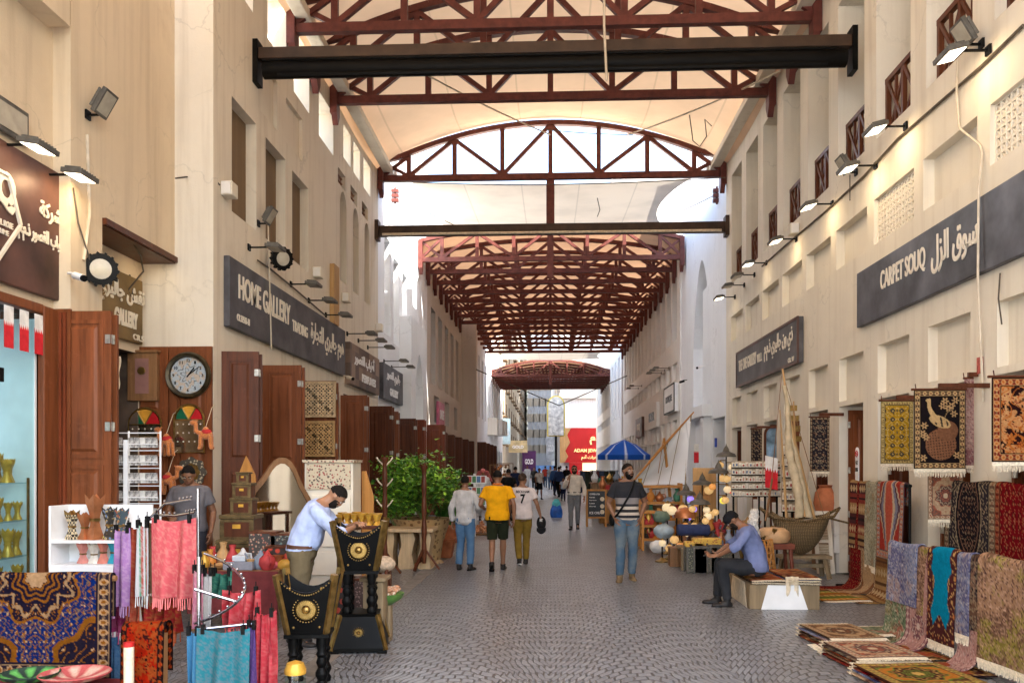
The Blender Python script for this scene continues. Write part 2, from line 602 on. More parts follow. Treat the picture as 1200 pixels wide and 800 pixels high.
def wall_cells(mb, X, side, y0, y1, z0, z1, recs, flat='x'):
 ys = sorted({y0, y1, *[r[0] for r in recs], *[r[1] for r in recs]})
 zs = sorted({z0, z1, *[r[2] for r in recs], *[r[3] for r in recs]})
 ys = [y for y in ys if y0 - 1e-6 <= y <= y1 + 1e-6]
 zs = [z for z in zs if z0 - 1e-6 <= z <= z1 + 1e-6]
 mb.m = 0
 for i in range(len(ys) - 1):
  for j in range(len(zs) - 1):
   yc, zc = (ys[i] + ys[i + 1]) / 2, (zs[j] + zs[j + 1]) / 2
   if any(r[0] < yc < r[1] and r[2] < zc < r[3] for r in recs):
    continue
   mb.add([(X, ys[i], zs[j]), (X, ys[i + 1], zs[j]), (X, ys[i + 1], zs[j + 1]), (X, ys[i], zs[j + 1])], [(0, 1, 2, 3)])
 for r in recs:
  ya, yb, za, zb, d = r[:5]
  b = X + side * d
  mb.m = r[5] if (d > 1.2 and za < 1) else 0
  mb.add([(X, ya, za), (X, yb, za), (X, yb, zb), (X, ya, zb), (b, ya, za), (b, yb, za), (b, yb, zb), (b, ya, zb)],
               [(0, 1, 5, 4), (1, 2, 6, 5), (2, 3, 7, 6), (3, 0, 4, 7)])
  if len(r) > 5 and r[5] is not None:
   mb.m = r[5]
   mb.add([(b, ya, za), (b, yb, za), (b, yb, zb), (b, ya, zb)], [(0, 1, 2, 3)])
 mb.m = 0
 return mb
def shell(mb, X, side, y0, y1, z0, z1, T):
 b = X + side * T
 mb.m = 0
 mb.add([(X, y0, z0), (b, y0, z0), (b, y0, z1), (X, y0, z1)], [(0, 1, 2, 3)])
 mb.add([(X, y1, z0), (b, y1, z0), (b, y1, z1), (X, y1, z1)], [(0, 1, 2, 3)])
 mb.add([(X, y0, z1), (X, y1, z1), (b, y1, z1), (b, y0, z1)], [(0, 1, 2, 3)])
 mb.add([(b, y0, z0), (b, y1, z0), (b, y1, z1), (b, y0, z1)], [(0, 1, 2, 3)])
 return mb
def parapet(mb, X, side, y0, y1, z0, z1, T, holes):
 wall_cells(mb, X, side, y0, y1, z0, z1, [(*h, T) for h in holes])
 wall_cells(mb, X + side * T, side, y0, y1, z0, z1, [(*h, 0.0) for h in holes])
 b = X + side * T
 for yy in (y0, y1):
  mb.add([(X, yy, z0), (b, yy, z0), (b, yy, z1), (X, yy, z1)], [(0, 1, 2, 3)])
 mb.add([(X, y0, z1), (X, y1, z1), (b, y1, z1), (b, y0, z1)], [(0, 1, 2, 3)])
def arch_spandrel(mb, X, side, ya, yb, zs, zt, d, pointed=False, n=10):
 ym, hw = (ya + yb) / 2, (yb - ya) / 2
 for sg in (-1, 1):
  pts = []
  for i in range(n + 1):
   t = i / n
   if pointed:
    y = hw * (1 - t)
    z = (zt - zs) * (1 - (1 - t) ** 1.7) ** 0.75 if t < 1 else (zt - zs)
   else:
    y = hw * math.cos(t * PI / 2)
    z = (zt - zs) * math.sin(t * PI / 2)
   pts.append((sg * y, zs + z))
  poly = pts + [(0, zt + 0.0005), (sg * hw, zt + 0.0005)]
  mb.prism(poly, (X, ym, 0), (0, 1, 0), (0, 0, 1), (side * d, 0, 0))
W = 4.7
# ---------------------------------------------------------------- left: brown-sign shop and the tan wall beyond it
bA = thing('shop_building', 'tan rendered shop house with the brown hexagon sign over its glass display', 'building', (-5.45, 4, 0))
m = MB()
wall_cells(m, -5.45, -1, 1.0, 9.12, 0, 10.4, [(6.3, 8.85, 0, 3.42, 1.3, 1)])
shell(m, -5.45, -1, 1.0, 9.12, 0, 10.4, 6)
m.m = 0
m.box(-5.449, -5.2, 5, 9.02, 6.5, 8.2)
wall_cells(m, -5.25, -1, 9.12, 11.71, 4.62, 10.4, [])
m.add([(-5.25, 9.12, 4.62), (-6.2, 9.12, 4.62), (-6.2, 11.71, 4.62), (-5.25, 11.71, 4.62)], [(0, 1, 2, 3)])
shell(m, -5.25, -1, 9.12, 11.71, 4.62, 10.4, 5)
wall_cells(m, -5.25, -1, 9.12, 9.78, 0, 4.62, [])
m.add([(-5.25, 9.78, 0), (-5.72, 9.78, 0), (-5.72, 9.78, 4.62), (-5.25, 9.78, 4.62)], [(0, 1, 2, 3)])
m.add([(-5.25, 9.12, 0), (-6, 9.12, 0), (-6, 9.12, 4.62), (-5.25, 9.12, 4.62)], [(0, 1, 2, 3)])
wall_cells(m, -5.72, -1, 9.78, 11.71, 0, 4.62, [(10.7, 11.6, 0, 3.3, 1.21, 1)])
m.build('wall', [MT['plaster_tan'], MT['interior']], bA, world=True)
m = MB()
m.box(-5.5, -5.38, 8.85, 9.12, 0, 3.45)
m.box(-5.5, -5.385, 6.3, 8.85, 3.36, 3.46)
m.build('door_frame', MT['door'], bA, world=True, bevel=0.01)
m = MB()
m.box(-5.46, -5.242, 9.10, 9.135, 0, 3.46)
m.build('door_jamb', MT['door'], bA, world=True)
m = MB()
m.box(-5.36, -5.33, 9.08, 9.099, 0, 3.42)
m.box(-5.31, -5.28, 9.07, 9.099, 0, 3.42)
m.build('door_edge', MT['door_red'], bA, world=True)
m = MB()
m.box(-5.70, -5.23, 9.80, 11.69, 4.56, 4.615)
m.box(-5.27, -5.20, 9.78, 11.70, 4.575, 4.65)
m.build('soffit_board', MT['door_dark'], bA, world=True)
# ---------------------------------------------------------------- left: long building with the window row
bB = thing('gallery_building', 'long cream building with three tall blind windows and arched windows above dark shop sign', 'building', (-4.7, 17, 0))
m = MB()
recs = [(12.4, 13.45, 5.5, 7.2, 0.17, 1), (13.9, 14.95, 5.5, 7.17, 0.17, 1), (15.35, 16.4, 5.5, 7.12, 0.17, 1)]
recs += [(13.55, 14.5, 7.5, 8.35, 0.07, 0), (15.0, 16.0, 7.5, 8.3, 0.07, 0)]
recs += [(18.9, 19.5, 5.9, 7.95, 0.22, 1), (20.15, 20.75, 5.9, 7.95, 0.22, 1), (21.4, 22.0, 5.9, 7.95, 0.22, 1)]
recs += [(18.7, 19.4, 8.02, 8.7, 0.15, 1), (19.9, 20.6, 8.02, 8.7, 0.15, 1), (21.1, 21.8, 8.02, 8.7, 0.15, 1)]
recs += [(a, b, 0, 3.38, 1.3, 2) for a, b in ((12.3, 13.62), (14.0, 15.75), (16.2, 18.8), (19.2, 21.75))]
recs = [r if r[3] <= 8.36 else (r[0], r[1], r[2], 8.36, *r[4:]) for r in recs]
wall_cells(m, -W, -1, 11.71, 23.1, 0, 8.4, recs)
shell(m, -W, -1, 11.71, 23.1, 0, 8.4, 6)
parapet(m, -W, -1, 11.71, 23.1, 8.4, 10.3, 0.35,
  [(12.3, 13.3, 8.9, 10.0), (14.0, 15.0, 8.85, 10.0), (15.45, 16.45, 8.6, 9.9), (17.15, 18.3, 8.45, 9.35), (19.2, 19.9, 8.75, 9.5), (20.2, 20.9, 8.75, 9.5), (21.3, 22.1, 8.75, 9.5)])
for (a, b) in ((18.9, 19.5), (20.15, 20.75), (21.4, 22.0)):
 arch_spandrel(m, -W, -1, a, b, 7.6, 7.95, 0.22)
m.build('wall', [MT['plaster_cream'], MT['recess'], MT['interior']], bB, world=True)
for (a, b) in ((18.7, 19.4), (19.9, 20.6), (21.1, 21.8)):
 m = MB()
 for i in range(6):
  t = a + (b - a) * (i + 0.5) / 6
  m.box(-W - 0.12, -W - 0.09, t - 0.03, t + 0.03, 8.03, 8.35)
 for j in range(3):
  z = 8.08 + j * 0.11
  m.box(-W - 0.095, -W - 0.07, a, b, z - 0.015, z + 0.015)
 m.build('lattice_window', MT['wood_mid'], bB, world=True)
m = MB()
m.box(-W, -W + 0.10, 18.0, 18.42, 4.78, 6.05)
m.build('pilaster_panel', MT['wood_light'], bB, world=True)
# ---------------------------------------------------------------- left: white house in the daylight gap
bC = thing('white_house', 'sunlit white house with three tall slit windows and a pointed niche in its porch', 'building', (-4.7, 27.7, 0))
m = MB()
wall_cells(m, -W, -1, 23.1, 32.4, 0, 13, [(24.0, 24.9, 5.5, 8.3, 0.4, 0), (25.4, 26.3, 5.4, 8.0, 0.4, 0), (26.9, 27.8, 5.4, 7.9, 0.4, 0), (23.3, 25.6, 0, 3.2, 0.9, 1), (29.9, 31.6, 0, 3.2, 0.9, 1), (29.0, 29.8, 7.2, 10, .4, 0)])
shell(m, -W, -1, 23.1, 32.4, 0, 13, 6)
wall_cells(m, -4.32, -1, 26.4, 29.6, 0, 6.4, [(27.2, 28.8, 2.0, 5.4, 0.25, 0)])
shell(m, -4.32, -1, 26.4, 29.6, 0, 6.4, 0.379)
arch_spandrel(m, -4.32, -1, 27.2, 28.8, 4.1, 5.4, 0.25, True)
m.build('wall', [MT['plaster_white'], MT['interior']], bC, world=True)
bD = thing('tan_arcade', 'tan building with tall dark upper windows and pale square end pier', 'building', (-4.7, 39, 0))
m = MB()
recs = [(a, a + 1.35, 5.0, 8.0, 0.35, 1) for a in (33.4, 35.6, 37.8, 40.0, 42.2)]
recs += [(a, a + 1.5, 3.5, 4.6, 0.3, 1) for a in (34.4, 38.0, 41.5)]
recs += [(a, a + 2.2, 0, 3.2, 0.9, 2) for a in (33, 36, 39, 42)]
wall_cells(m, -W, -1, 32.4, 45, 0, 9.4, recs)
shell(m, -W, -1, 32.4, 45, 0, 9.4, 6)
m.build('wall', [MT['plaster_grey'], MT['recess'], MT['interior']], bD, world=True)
m = MB()
m.box(-W - .5, -3.93, 44.9, 45.8, 0, 9.5)
m.build('pier', MT['plaster_grey'], bD, world=True)
bE = thing('white_shop_row', 'white shop row with brown shutters between the two far canopies', 'building', (-4.3, 58, 0))
m = MB()
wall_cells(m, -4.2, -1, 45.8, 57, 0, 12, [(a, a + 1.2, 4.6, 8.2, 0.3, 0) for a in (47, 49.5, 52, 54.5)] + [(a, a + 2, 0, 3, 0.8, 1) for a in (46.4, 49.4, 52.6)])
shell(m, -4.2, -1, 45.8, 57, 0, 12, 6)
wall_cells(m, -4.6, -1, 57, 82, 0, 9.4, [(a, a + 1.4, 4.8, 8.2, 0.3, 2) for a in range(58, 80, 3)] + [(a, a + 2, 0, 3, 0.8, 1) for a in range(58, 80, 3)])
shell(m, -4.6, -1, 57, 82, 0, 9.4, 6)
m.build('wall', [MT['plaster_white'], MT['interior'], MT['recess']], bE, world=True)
m = MB()
for i, a in enumerate((60, 66, 72)):
 q = MB()
 q.box(-4.6, -3.75, a, a + 2.2, 3.9 + .2 * i, 5.1 + .2 * i)
 q.build('air_conditioner_cage', MT['plaster_grey'], bE, world=True)
# ---------------------------------------------------------------- right: carpet shops with the loggia above
def loggia_building(name, label, y0, y1, pitch0, n, mats, lattice=(), H=10.4, purple=()):
 b = thing(name, label, 'building', (W, (y0 + y1) / 2, 0))
 m = MB()
 recs = []
 a = pitch0
 for i in range(n):
  o0, o1 = a, a + 1.07
  if o1 > y1 - .1:
   break
  recs.append((o0, o1, 2.78, 3.47, 0.12, 0))
  recs.append((o0, o1, 0.0, 2.7, 0.75, 1))
  recs.append((o0 - 0.15, o1 + 0.14, 4.95, 5.6, 0.14, 0))
  recs.append((o0 - 0.05, o1 + 0.05, 6.45, 9.25, 1.5, 0))
  a += 1.64
 wall_cells(m, W, 1, y0, y1, 0, H, recs)
 shell(m, W, 1, y0, y1, 0, H, 6)
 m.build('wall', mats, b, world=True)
 return b, [(r[0], r[1]) for r in recs if r[2] == 0.0]
bR, shops_R = loggia_building('carpet_shop_building', 'long cream building of carpet shops with a brown railed loggia above', 1.0, 23.07, 1.58, 21, [MT['plaster_right'], MT['interior']])
SHOPS = [s for s in shops_R if 6 < s[0] < 23]
def lattice_panel(b, ya, yb, za, zb):
 m = MB()
 nx, nz = 13, 7
 dy, dz = (yb - ya) / nx, (zb - za) / nz
 x0, x1 = W + 0.05, W + 0.09
 for i in range(nx + 1):
  y = ya + i * dy
  m.box(x0, x1, y - 0.010, y + 0.010, za, zb)
 for j in range(nz + 1):
  z = za + j * dz
  m.box(x0 + 0.002, x1 - 0.002, ya, yb, z - 0.010, z + 0.010)
 for i in range(nx):
  for j in range(nz):
   c = (W + 0.072, ya + (i + .5) * dy, za + (j + .5) * dz)
   m.obox(c, (0.014, 0, 0), (0, dy * .36, dz * .36), (0, -dy * .07, dz * .07))
   m.obox((c[0] + .003, c[1], c[2]), (0.012, 0, 0), (0, -dy * .36, dz * .36), (0, dy * .07, dz * .07))
 m.build('lattice_screen', MT['plaster_right'], b, world=True)
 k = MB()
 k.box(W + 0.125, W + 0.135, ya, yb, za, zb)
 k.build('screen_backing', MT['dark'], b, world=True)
for a0, b0 in shops_R:
 if abs(a0 - 8.2) < .5 or abs(a0 - 11.5) < .5:
  lattice_panel(bR, a0 - .14, b0 + .13, 4.96, 5.59)
def balustrade(b, ya, yb, X=W + 0.12):
 m = MB()
 z0, z1 = 6.47, 7.3
 m.box(X, X + .07, ya, yb, z1 - .07, z1)
 m.box(X, X + .07, ya, yb, z0 + .02, z0 + .08)
 mid = (ya + yb) / 2
 for y in (ya + .035, mid, yb - .035):
  m.box(X + .004, X + .066, y - .035, y + .035, z0 + .08, z1 - .07)
 for (p, q) in ((ya + .07, mid - .035), (mid + .035, yb - .07)):
  m.bar((X + .02, p, z0 + .08), (X + .02, q, z1 - .07), .05, .03, (1, 0, 0))
  m.bar((X + .052, q, z0 + .08), (X + .052, p, z1 - .07), .05, .028, (1, 0, 0))
  m.box(X + .02, X + .06, (p + q) / 2 - .018, (p + q) / 2 + .018, z0 + .08, z1 - .07)
 m.build('balustrade', MT['door_dark'], b, world=True)
for a0, b0 in shops_R:
 if b0 > 6:
  balustrade(bR, a0 - .045, b0 + .045)
for i, ((a, b), (a2, b2)) in enumerate(zip(SHOPS[:-1], SHOPS[1:])):
 m = MB()
 m.box(W - 0.05, W + 0.002, b - .0, a2 + .0, 0, 0.32)
 m.build('plinth', MT['plaster_grey'], bR, world=True)
 if i > 2:
  m = MB()
  m.box(W - 0.09, W - 0.0, b - .03, a2 + .03, 0.323, 0.98)
  m.build('pier_base', MT['plaster_pale'], bR, world=True, bevel=0.01)
def moulded_leaf(m, p, ax, nrm, w, h, t=0.045, panels=((0.06, 0.50), (0.535, 0.965))):
 p, ax, nrm = Vector(p), Vector(ax).normalized(), Vector(nrm).normalized()
 up = Vector((0, 0, 1))
 m.obox(p + ax * w / 2 + up * h / 2, ax * w / 2, nrm * t / 2, up * h / 2)
 fr = 0.13 * w + 0.02
 for (a, b) in panels:
  z0, z1 = h * a, h * b
  for sg in (-1, 1):
   f = nrm * sg * (t / 2)
   c = p + ax * w / 2 + up * (z0 + z1) / 2 + f
   hw, hh = w / 2 - fr, (z1 - z0) / 2
   e = 0.022
   m.obox(c + up * hh, ax * (hw + e), nrm * 0.012, up * e)
   m.obox(c - up * hh, ax * (hw + e), nrm * 0.012, up * e)
   m.obox(c + ax * hw, ax * e, nrm * 0.0115, up * (hh - e))
   m.obox(c - ax * hw, ax * e, nrm * 0.0115, up * (hh - e))
   g1, g2 = hw - 0.05, hh - 0.05
   k = 0.02
   if g1 > .06:
    o = c
    q = [o - ax * g1 - up * g2, o + ax * g1 - up * g2, o + ax * g1 + up * g2, o - ax * g1 + up * g2]
    r = [o - ax * (g1 - .03) - up * (g2 - .03) + nrm * sg * k, o + ax * (g1 - .03) - up * (g2 - .03) + nrm * sg * k,
                     o + ax * (g1 - .03) + up * (g2 - .03) + nrm * sg * k, o - ax * (g1 - .03) + up * (g2 - .03) + nrm * sg * k]
    m.add(q + r, [(4, 5, 6, 7), (0, 1, 5, 4), (1, 2, 6, 5), (2, 3, 7, 6), (3, 0, 4, 7)])
def shutter(b, p, ang, w, h, mat, ring=True, hinges=True, second=True, name='door'):
 ax = Vector((math.cos(R(ang)), math.sin(R(ang)), 0))
 nr = Vector((0, 0, 1)).cross(ax)
 m = MB()
 moulded_leaf(m, p, ax, nr, w, h)
 d = m.build(name, mat, b, world=True)
 tip = Vector(p) + ax * w
 if second:
  m = MB()
  moulded_leaf(m, Vector(p) + nr * 0.075 + ax * .03, ax, nr, w, h - .03)
  m.build(name, mat, b, world=True)
 if hinges:
  for f in (0.09, 0.36, 0.63, 0.91):
   q = MB()
   c = tip + nr * 0.035 + Vector((0, 0, h * f))
   q.obox(c, ax * .006, nr * .045, Vector((0, 0, .05)))
   q.obox(c - nr * .065 - ax * .03, ax * .028, nr * .006, Vector((0, 0, .048)))
   q.tube([c + ax * .01 - Vector((0, 0, .05)), c + ax * .01 + Vector((0, 0, .05))], .009, 6)
   q.build('hinge', MT['galv'], b, world=True).parent = d
 if ring:
  q = MB()
  c = Vector(p) + ax * w * .62 - nr * .035 + Vector((0, 0, h * .36))
  pts = [c - nr * .01 + ax * (.05 * math.cos(t)) + Vector((0, 0, .05 * math.sin(t) - .03)) for t in [2 * PI * i / 16 for i in range(17)]]
  q.tube(pts, .008, 6, False)
  q.sphere(c + Vector((0, 0, .025)), .02, 8, 6)
  q.build('handle', MT['black'], b, world=True).parent = d
 return d
MT['doors'] = [MT['door'], MT['door_dark'], MT['door_red']]
shutter(bA, (-5.41, 9.15, 0.02), 1, 0.60, 3.42, MT['door'])
shutter(bB, (-4.7, 12.02, 0.02), 8, 0.52, 3.36, MT['door_dark'])
shutter(bB, (-4.7, 13.74, 0.02), 0, 0.65, 3.36, MT['door'])
shutter(bB, (-4.7, 15.92, 0.02), 0, 0.66, 3.32, MT['door'], ring=False)
shutter(bB, (-4.7, 18.95, 0.02), 0, 0.60, 3.30, MT['door'])
shutter(bB, (-4.7, 21.92, 0.02), -4, 0.62, 3.26, MT['door_dark'])
shutter(bC, (-4.7, 23.15, 0.02), 4, 0.55, 3.2, MT['door'])
shutter(bC, (-4.7, 25.75, 0.02), 0, 0.62, 3.15, MT['door_dark'])
shutter(bC, (-4.32, 26.38, 0.02), -2, 0.42, 3.15, MT['door_red'])
shutter(bC, (-4.32, 29.7, 0.02), 0, 0.62, 3.15, MT['door_red'])
shutter(bC, (-4.7, 31.8, 0.02), 0, 0.75, 3.0, MT['door'])
for y in (32.8, 35.4, 38.4, 41.4, 44.4):
 shutter(bD, (-4.7, y, 0.02), 0, 0.7, 3.0, MT['door_dark'], ring=False, hinges=False)
for y in (46.2, 49.1, 52.2, 55.2):
 shutter(bE, (-4.2, y, 0.02), 0, 0.7, 3.0, MT['door_dark'], ring=False, hinges=False)
mm = MB()
moulded_leaf(mm, (-5.86, 11.66, 0.02), (1, 0, 0), (0, 1, 0), 0.55, 3.38, 0.04, ((.06, .42), (.46, .70), (.73, .96)))
mm.build('door', MT['door'], bB, world=True)
mm = MB()
moulded_leaf(mm, (-5.295, 11.66, 0.02), (1, 0, 0), (0, 1, 0), 0.60, 3.38, 0.04, ((.06, .42), (.46, .70), (.73, .96)))
mm.build('door', MT['door'], bB, world=True)
for i, (a, b) in enumerate(SHOPS):
 if b < 22.6:
  shutter(bR, (W + 0.70, a + .06, 0.02), 180, 0.58, 2.62, MT['doors'][i % 2], ring=False, hinges=False, second=False)
  shutter(bR, (W + 0.72, b - .06, 0.02), 182, 0.60, 2.62, MT['doors'][i % 2], ring=False, hinges=i < 6, second=False)
bX = thing('white_corner_house', 'white house in the daylight gap behind the photographer', 'building', (-4.7, -10, 0))  # house out of view, added to bounce sunlight onto the right side
m = MB()
wall_cells(m, -W, -1, -24, .9, 0, 12, [(a, a + 1.2, 5, 8, .3, 0) for a in (-20, -16, -12, -8, -4)])
shell(m, -W, -1, -24, .9, 0, 12, 6)
m.build('wall', MT['plaster_white'], bX, world=True)
# ---------------------------------------------------------------- right: white gap house, further loggia and beyond
bS = thing('white_tower_house', 'tall white house with a pointed blind arch beside the daylight gap', 'building', (4.6, 27, 0))
m = MB()
wall_cells(m, 4.75, 1, 23.07, 31.2, 0, 12.6, [(25.6, 28.6, 3.6, 8.2, 0.3, 0), (23.5, 25.2, 0, 3.1, .8, 1), (29.2, 30.8, 0, 3.1, .8, 1)])
shell(m, 4.75, 1, 23.07, 31.2, 0, 12.6, 8)
arch_spandrel(m, 4.75, 1, 25.6, 28.6, 5.6, 8.2, 0.3, True)
wall_cells(m, 4.95, 1, 26.2, 28.0, 3.8, 7.4, [])
m.m = 0
m.box(4.45, 4.749, 25.3, 28.9, 3.2, 3.55)
m.box(4.52, 4.749, 25.5, 26.0, 0, 3.199)
m.box(4.52, 4.749, 28.2, 28.7, 0, 3.199)
m.build('wall', [MT['plaster_white'], MT['interior']], bS, world=True)
bT, shops_T = loggia_building('far_loggia_building', 'pale grey building with loggia piers under the middle canopy', 31.2, 55.5, 32.0, 14, [MT['plaster_pale'], MT['interior']], H=9.9)
bU = thing('white_corner_house', 'white corner house on the sunny gap before the last canopy', 'building', (4.6, 60, 0))
m = MB()
wall_cells(m, 4.6, 1, 55.5, 66, 0, 13, [(57, 58.2, 5, 9, .3, 0), (60, 61.2, 5, 9, .3, 0), (63, 64.2, 5, 9, .3, 0), (56.5, 58.8, 0, 3, .8, 1), (61, 63.5, 0, 3, .8, 1)])
shell(m, 4.6, 1, 55.5, 66, 0, 13, 6)
m.build('wall', [MT['plaster_white'], MT['interior']], bU, world=True)
bV, _ = loggia_building('last_loggia_building', 'grey shop building with loggia beneath the last canopy', 66.0, 88.0, 66.6, 12, [MT['plaster_pale'], MT['interior']], H=24)  # unseen upper wall made taller to keep sun off the far end
MT['far_tan'] = plaster('hotel_render', (.72, .63, .50))
MT['far_grey'] = plaster('far_render', (.80, .81, .82))
# ---------------------------------------------------------------- the open street beyond the canopies
def far_block(name, label, x0, x1, y0, y1, h, mat, win=None, face='x', nfl=5, nw=10, winmat=None):
 b = thing(name, label, 'building', ((x0 + x1) / 2, (y0 + y1) / 2, 0))
 m = MB()
 m.box(x0, x1, y0, y1, 0, h)
 m.build('wall', mat, b, world=True)
 winmat = winmat or MT['recess']
 for f in range(nfl):
  z = 4.2 + f * 3.1
  if z + 1.7 > h:
   break
  for i in range(nw):
   q = MB()
   if face == 'x':
    y = y0 + (i + .5) * (y1 - y0) / nw
    q.box(x1 - .02, x1 + .05, y - .9, y + .9, z, z + 1.6)
    q.box(x1 + .002, x1 + .45, y - 1.1, y + 1.1, z - .28, z - .1)
   else:
    x = x0 + (i + .5) * (x1 - x0) / nw
    q.box(x - .7, x + .7, y0 - .05, y0 + .02, z, z + 1.6)
   q.build('window', winmat, b, world=True)
 return b
far_block('hotel_block', 'cream hotel block with rows of windows and ledges down the open street', -14, -5.2, 84, 190, 26, MT['far_tan'], nfl=7, nw=16, winmat=MT['recess'])
bRed = far_block('jewellery_house', 'white corner house behind the big red shop sign', 1.1, 16, 92, 136, 30, MT['far_grey'], face='y', nfl=1, nw=4, winmat=MT['far_tan'])  # height raised beyond view to shade the hotel side
m = MB()
m.box(0.9, 13, 91.4, 91.99, 8.9, 9.5)
m.box(3.1, 13, 91.2, 91.99, 10.8, 11.4)
m.build('cornice', MT['plaster_grey'], bRed, world=True)
far_block('pale_tower', 'pale tower closing the view far down the street', -4.6, 0.2, 170, 190, 30, MT['far_grey'], face='y', nfl=6, nw=4, winmat=MT['far_tan'])
far_block('street_end_block', 'low white block at the very end of the street', 0.3, 9, 140, 175, 34, MT['far_grey'], face='y', nfl=4, nw=4, winmat=MT['far_tan'])
# ================================================================ CANOPIES
def fabric_mat(name, col, tfrac=0.3):
 k = NT(name)
 p = k.pos()
 f = k.noise(p, 0.8, 4)
 sx = k.n('SeparateXYZ')
 k.l(p, sx.inputs[0])
 seam = k.math('LESS_THAN', k.math('ABSOLUTE', k.math('SUBTRACT', k.math('FRACT', k.math('MULTIPLY', sx.outputs[0], .62)), 0.5)), 0.012)
 c = k.mix(k.math('MULTIPLY', seam, .35), k.ramp(f, [(0.3, tuple(x * 0.86 for x in col)), (0.6, col)]), tuple(x * .5 for x in col))
 tr = k.n('BsdfTranslucent')
 di = k.n('BsdfDiffuse')
 ms = k.n('MixShader')
 ms.inputs[0].default_value = tfrac
 k.l(c, tr.inputs[0])
 k.l(c, di.inputs[0])
 k.l(di.outputs[0], ms.inputs[1])
 k.l(tr.outputs[0], ms.inputs[2])
 k.l(ms.outputs[0], k.t.nodes['Material Output'].inputs[0])
 return k.m
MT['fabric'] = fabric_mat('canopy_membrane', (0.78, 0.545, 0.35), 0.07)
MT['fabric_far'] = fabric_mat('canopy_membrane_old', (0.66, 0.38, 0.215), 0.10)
MT['sail'] = fabric_mat('pale_membrane', (0.80, 0.70, 0.58), 0.075)
def arch_z(x, z_e, z_t, hw):
 t = min(1.0, abs(x) / hw)
 return z_t - (z_t - z_e) * t * t
def canopy(name, label, y0, y1, trs, z_e, z_t, hw=4.1, mat='fabric'):
 o = MB()
 tr = sorted(set([y0, y1] + [t for t in trs if y0 < t < y1]))
 def fn(u, v):
  x = -W * 1.0 + 2 * W * u
  y = y0 + (y1 - y0) * v
  k = max(i for i in range(len(tr)) if tr[i] <= y + 1e-6)
  k = min(k, len(tr) - 2)
  L = tr[k + 1] - tr[k]
  t = (y - tr[k]) / L
  dip = 4 * t * (1 - t) * min(0.42, 0.075 * L)
  z = arch_z(x, z_e, z_t, hw) if abs(x) < hw else z_e - (abs(x) - hw) * 0.75
  edge = max(0.0, 1 - (abs(x) / hw) ** 2)
  return (x, y, z + 0.05 - dip * (0.35 + 0.65 * edge))
 o.sheet(fn, 28, max(12, int((y1 - y0) * 2.2)))
 ob = o.build(name, MT[mat], smooth=180)
 return tag(ob, label, 'canopy')
T1 = [-1, 1.5, 3.5, 6, 9, 12, 13.6, 15.1, 16.55, 18.1, 23.1]
T2 = [30.2 + 1.9 * i for i in range(14)]
T3 = [66.5 + 1.9 * i for i in range(7)]
canopy('street_canopy', 'peach fabric canopy arching over the near shops', -3.0, 23.17, T1, 10.2, 11.1)
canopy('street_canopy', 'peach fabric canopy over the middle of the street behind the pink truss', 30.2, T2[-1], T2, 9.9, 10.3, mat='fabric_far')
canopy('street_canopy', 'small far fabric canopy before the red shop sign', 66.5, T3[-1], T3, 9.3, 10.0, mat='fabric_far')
def gap_sail(label, y0, y1, z0, z1, wid):
 def fn(u, v):
  pinch = 1 - 0.13 * math.sin(PI * v) ** 0.8
  x = (u - .5) * 2 * wid * pinch
  y = y0 + (y1 - y0) * v
  return (x, y, z0 + (z1 - z0) * v - 0.04 * math.sin(PI * v) + 0.1 * (2 * u - 1) ** 2)
 o = MB()
 o.sheet(fn, 20, 14)
 return tag(o.build('shade_sail', MT['sail'], smooth=180), label, 'shade sail')
gap_sail('pale shade sail with curved edges stretched across the near daylight gap', 23.7, 29.9, 9.55, 10.0, 3.9)
gap_sail('small pale shade sail strung across the far daylight gap', 56.5, 66.2, 9.3, 9.9, 3.9)
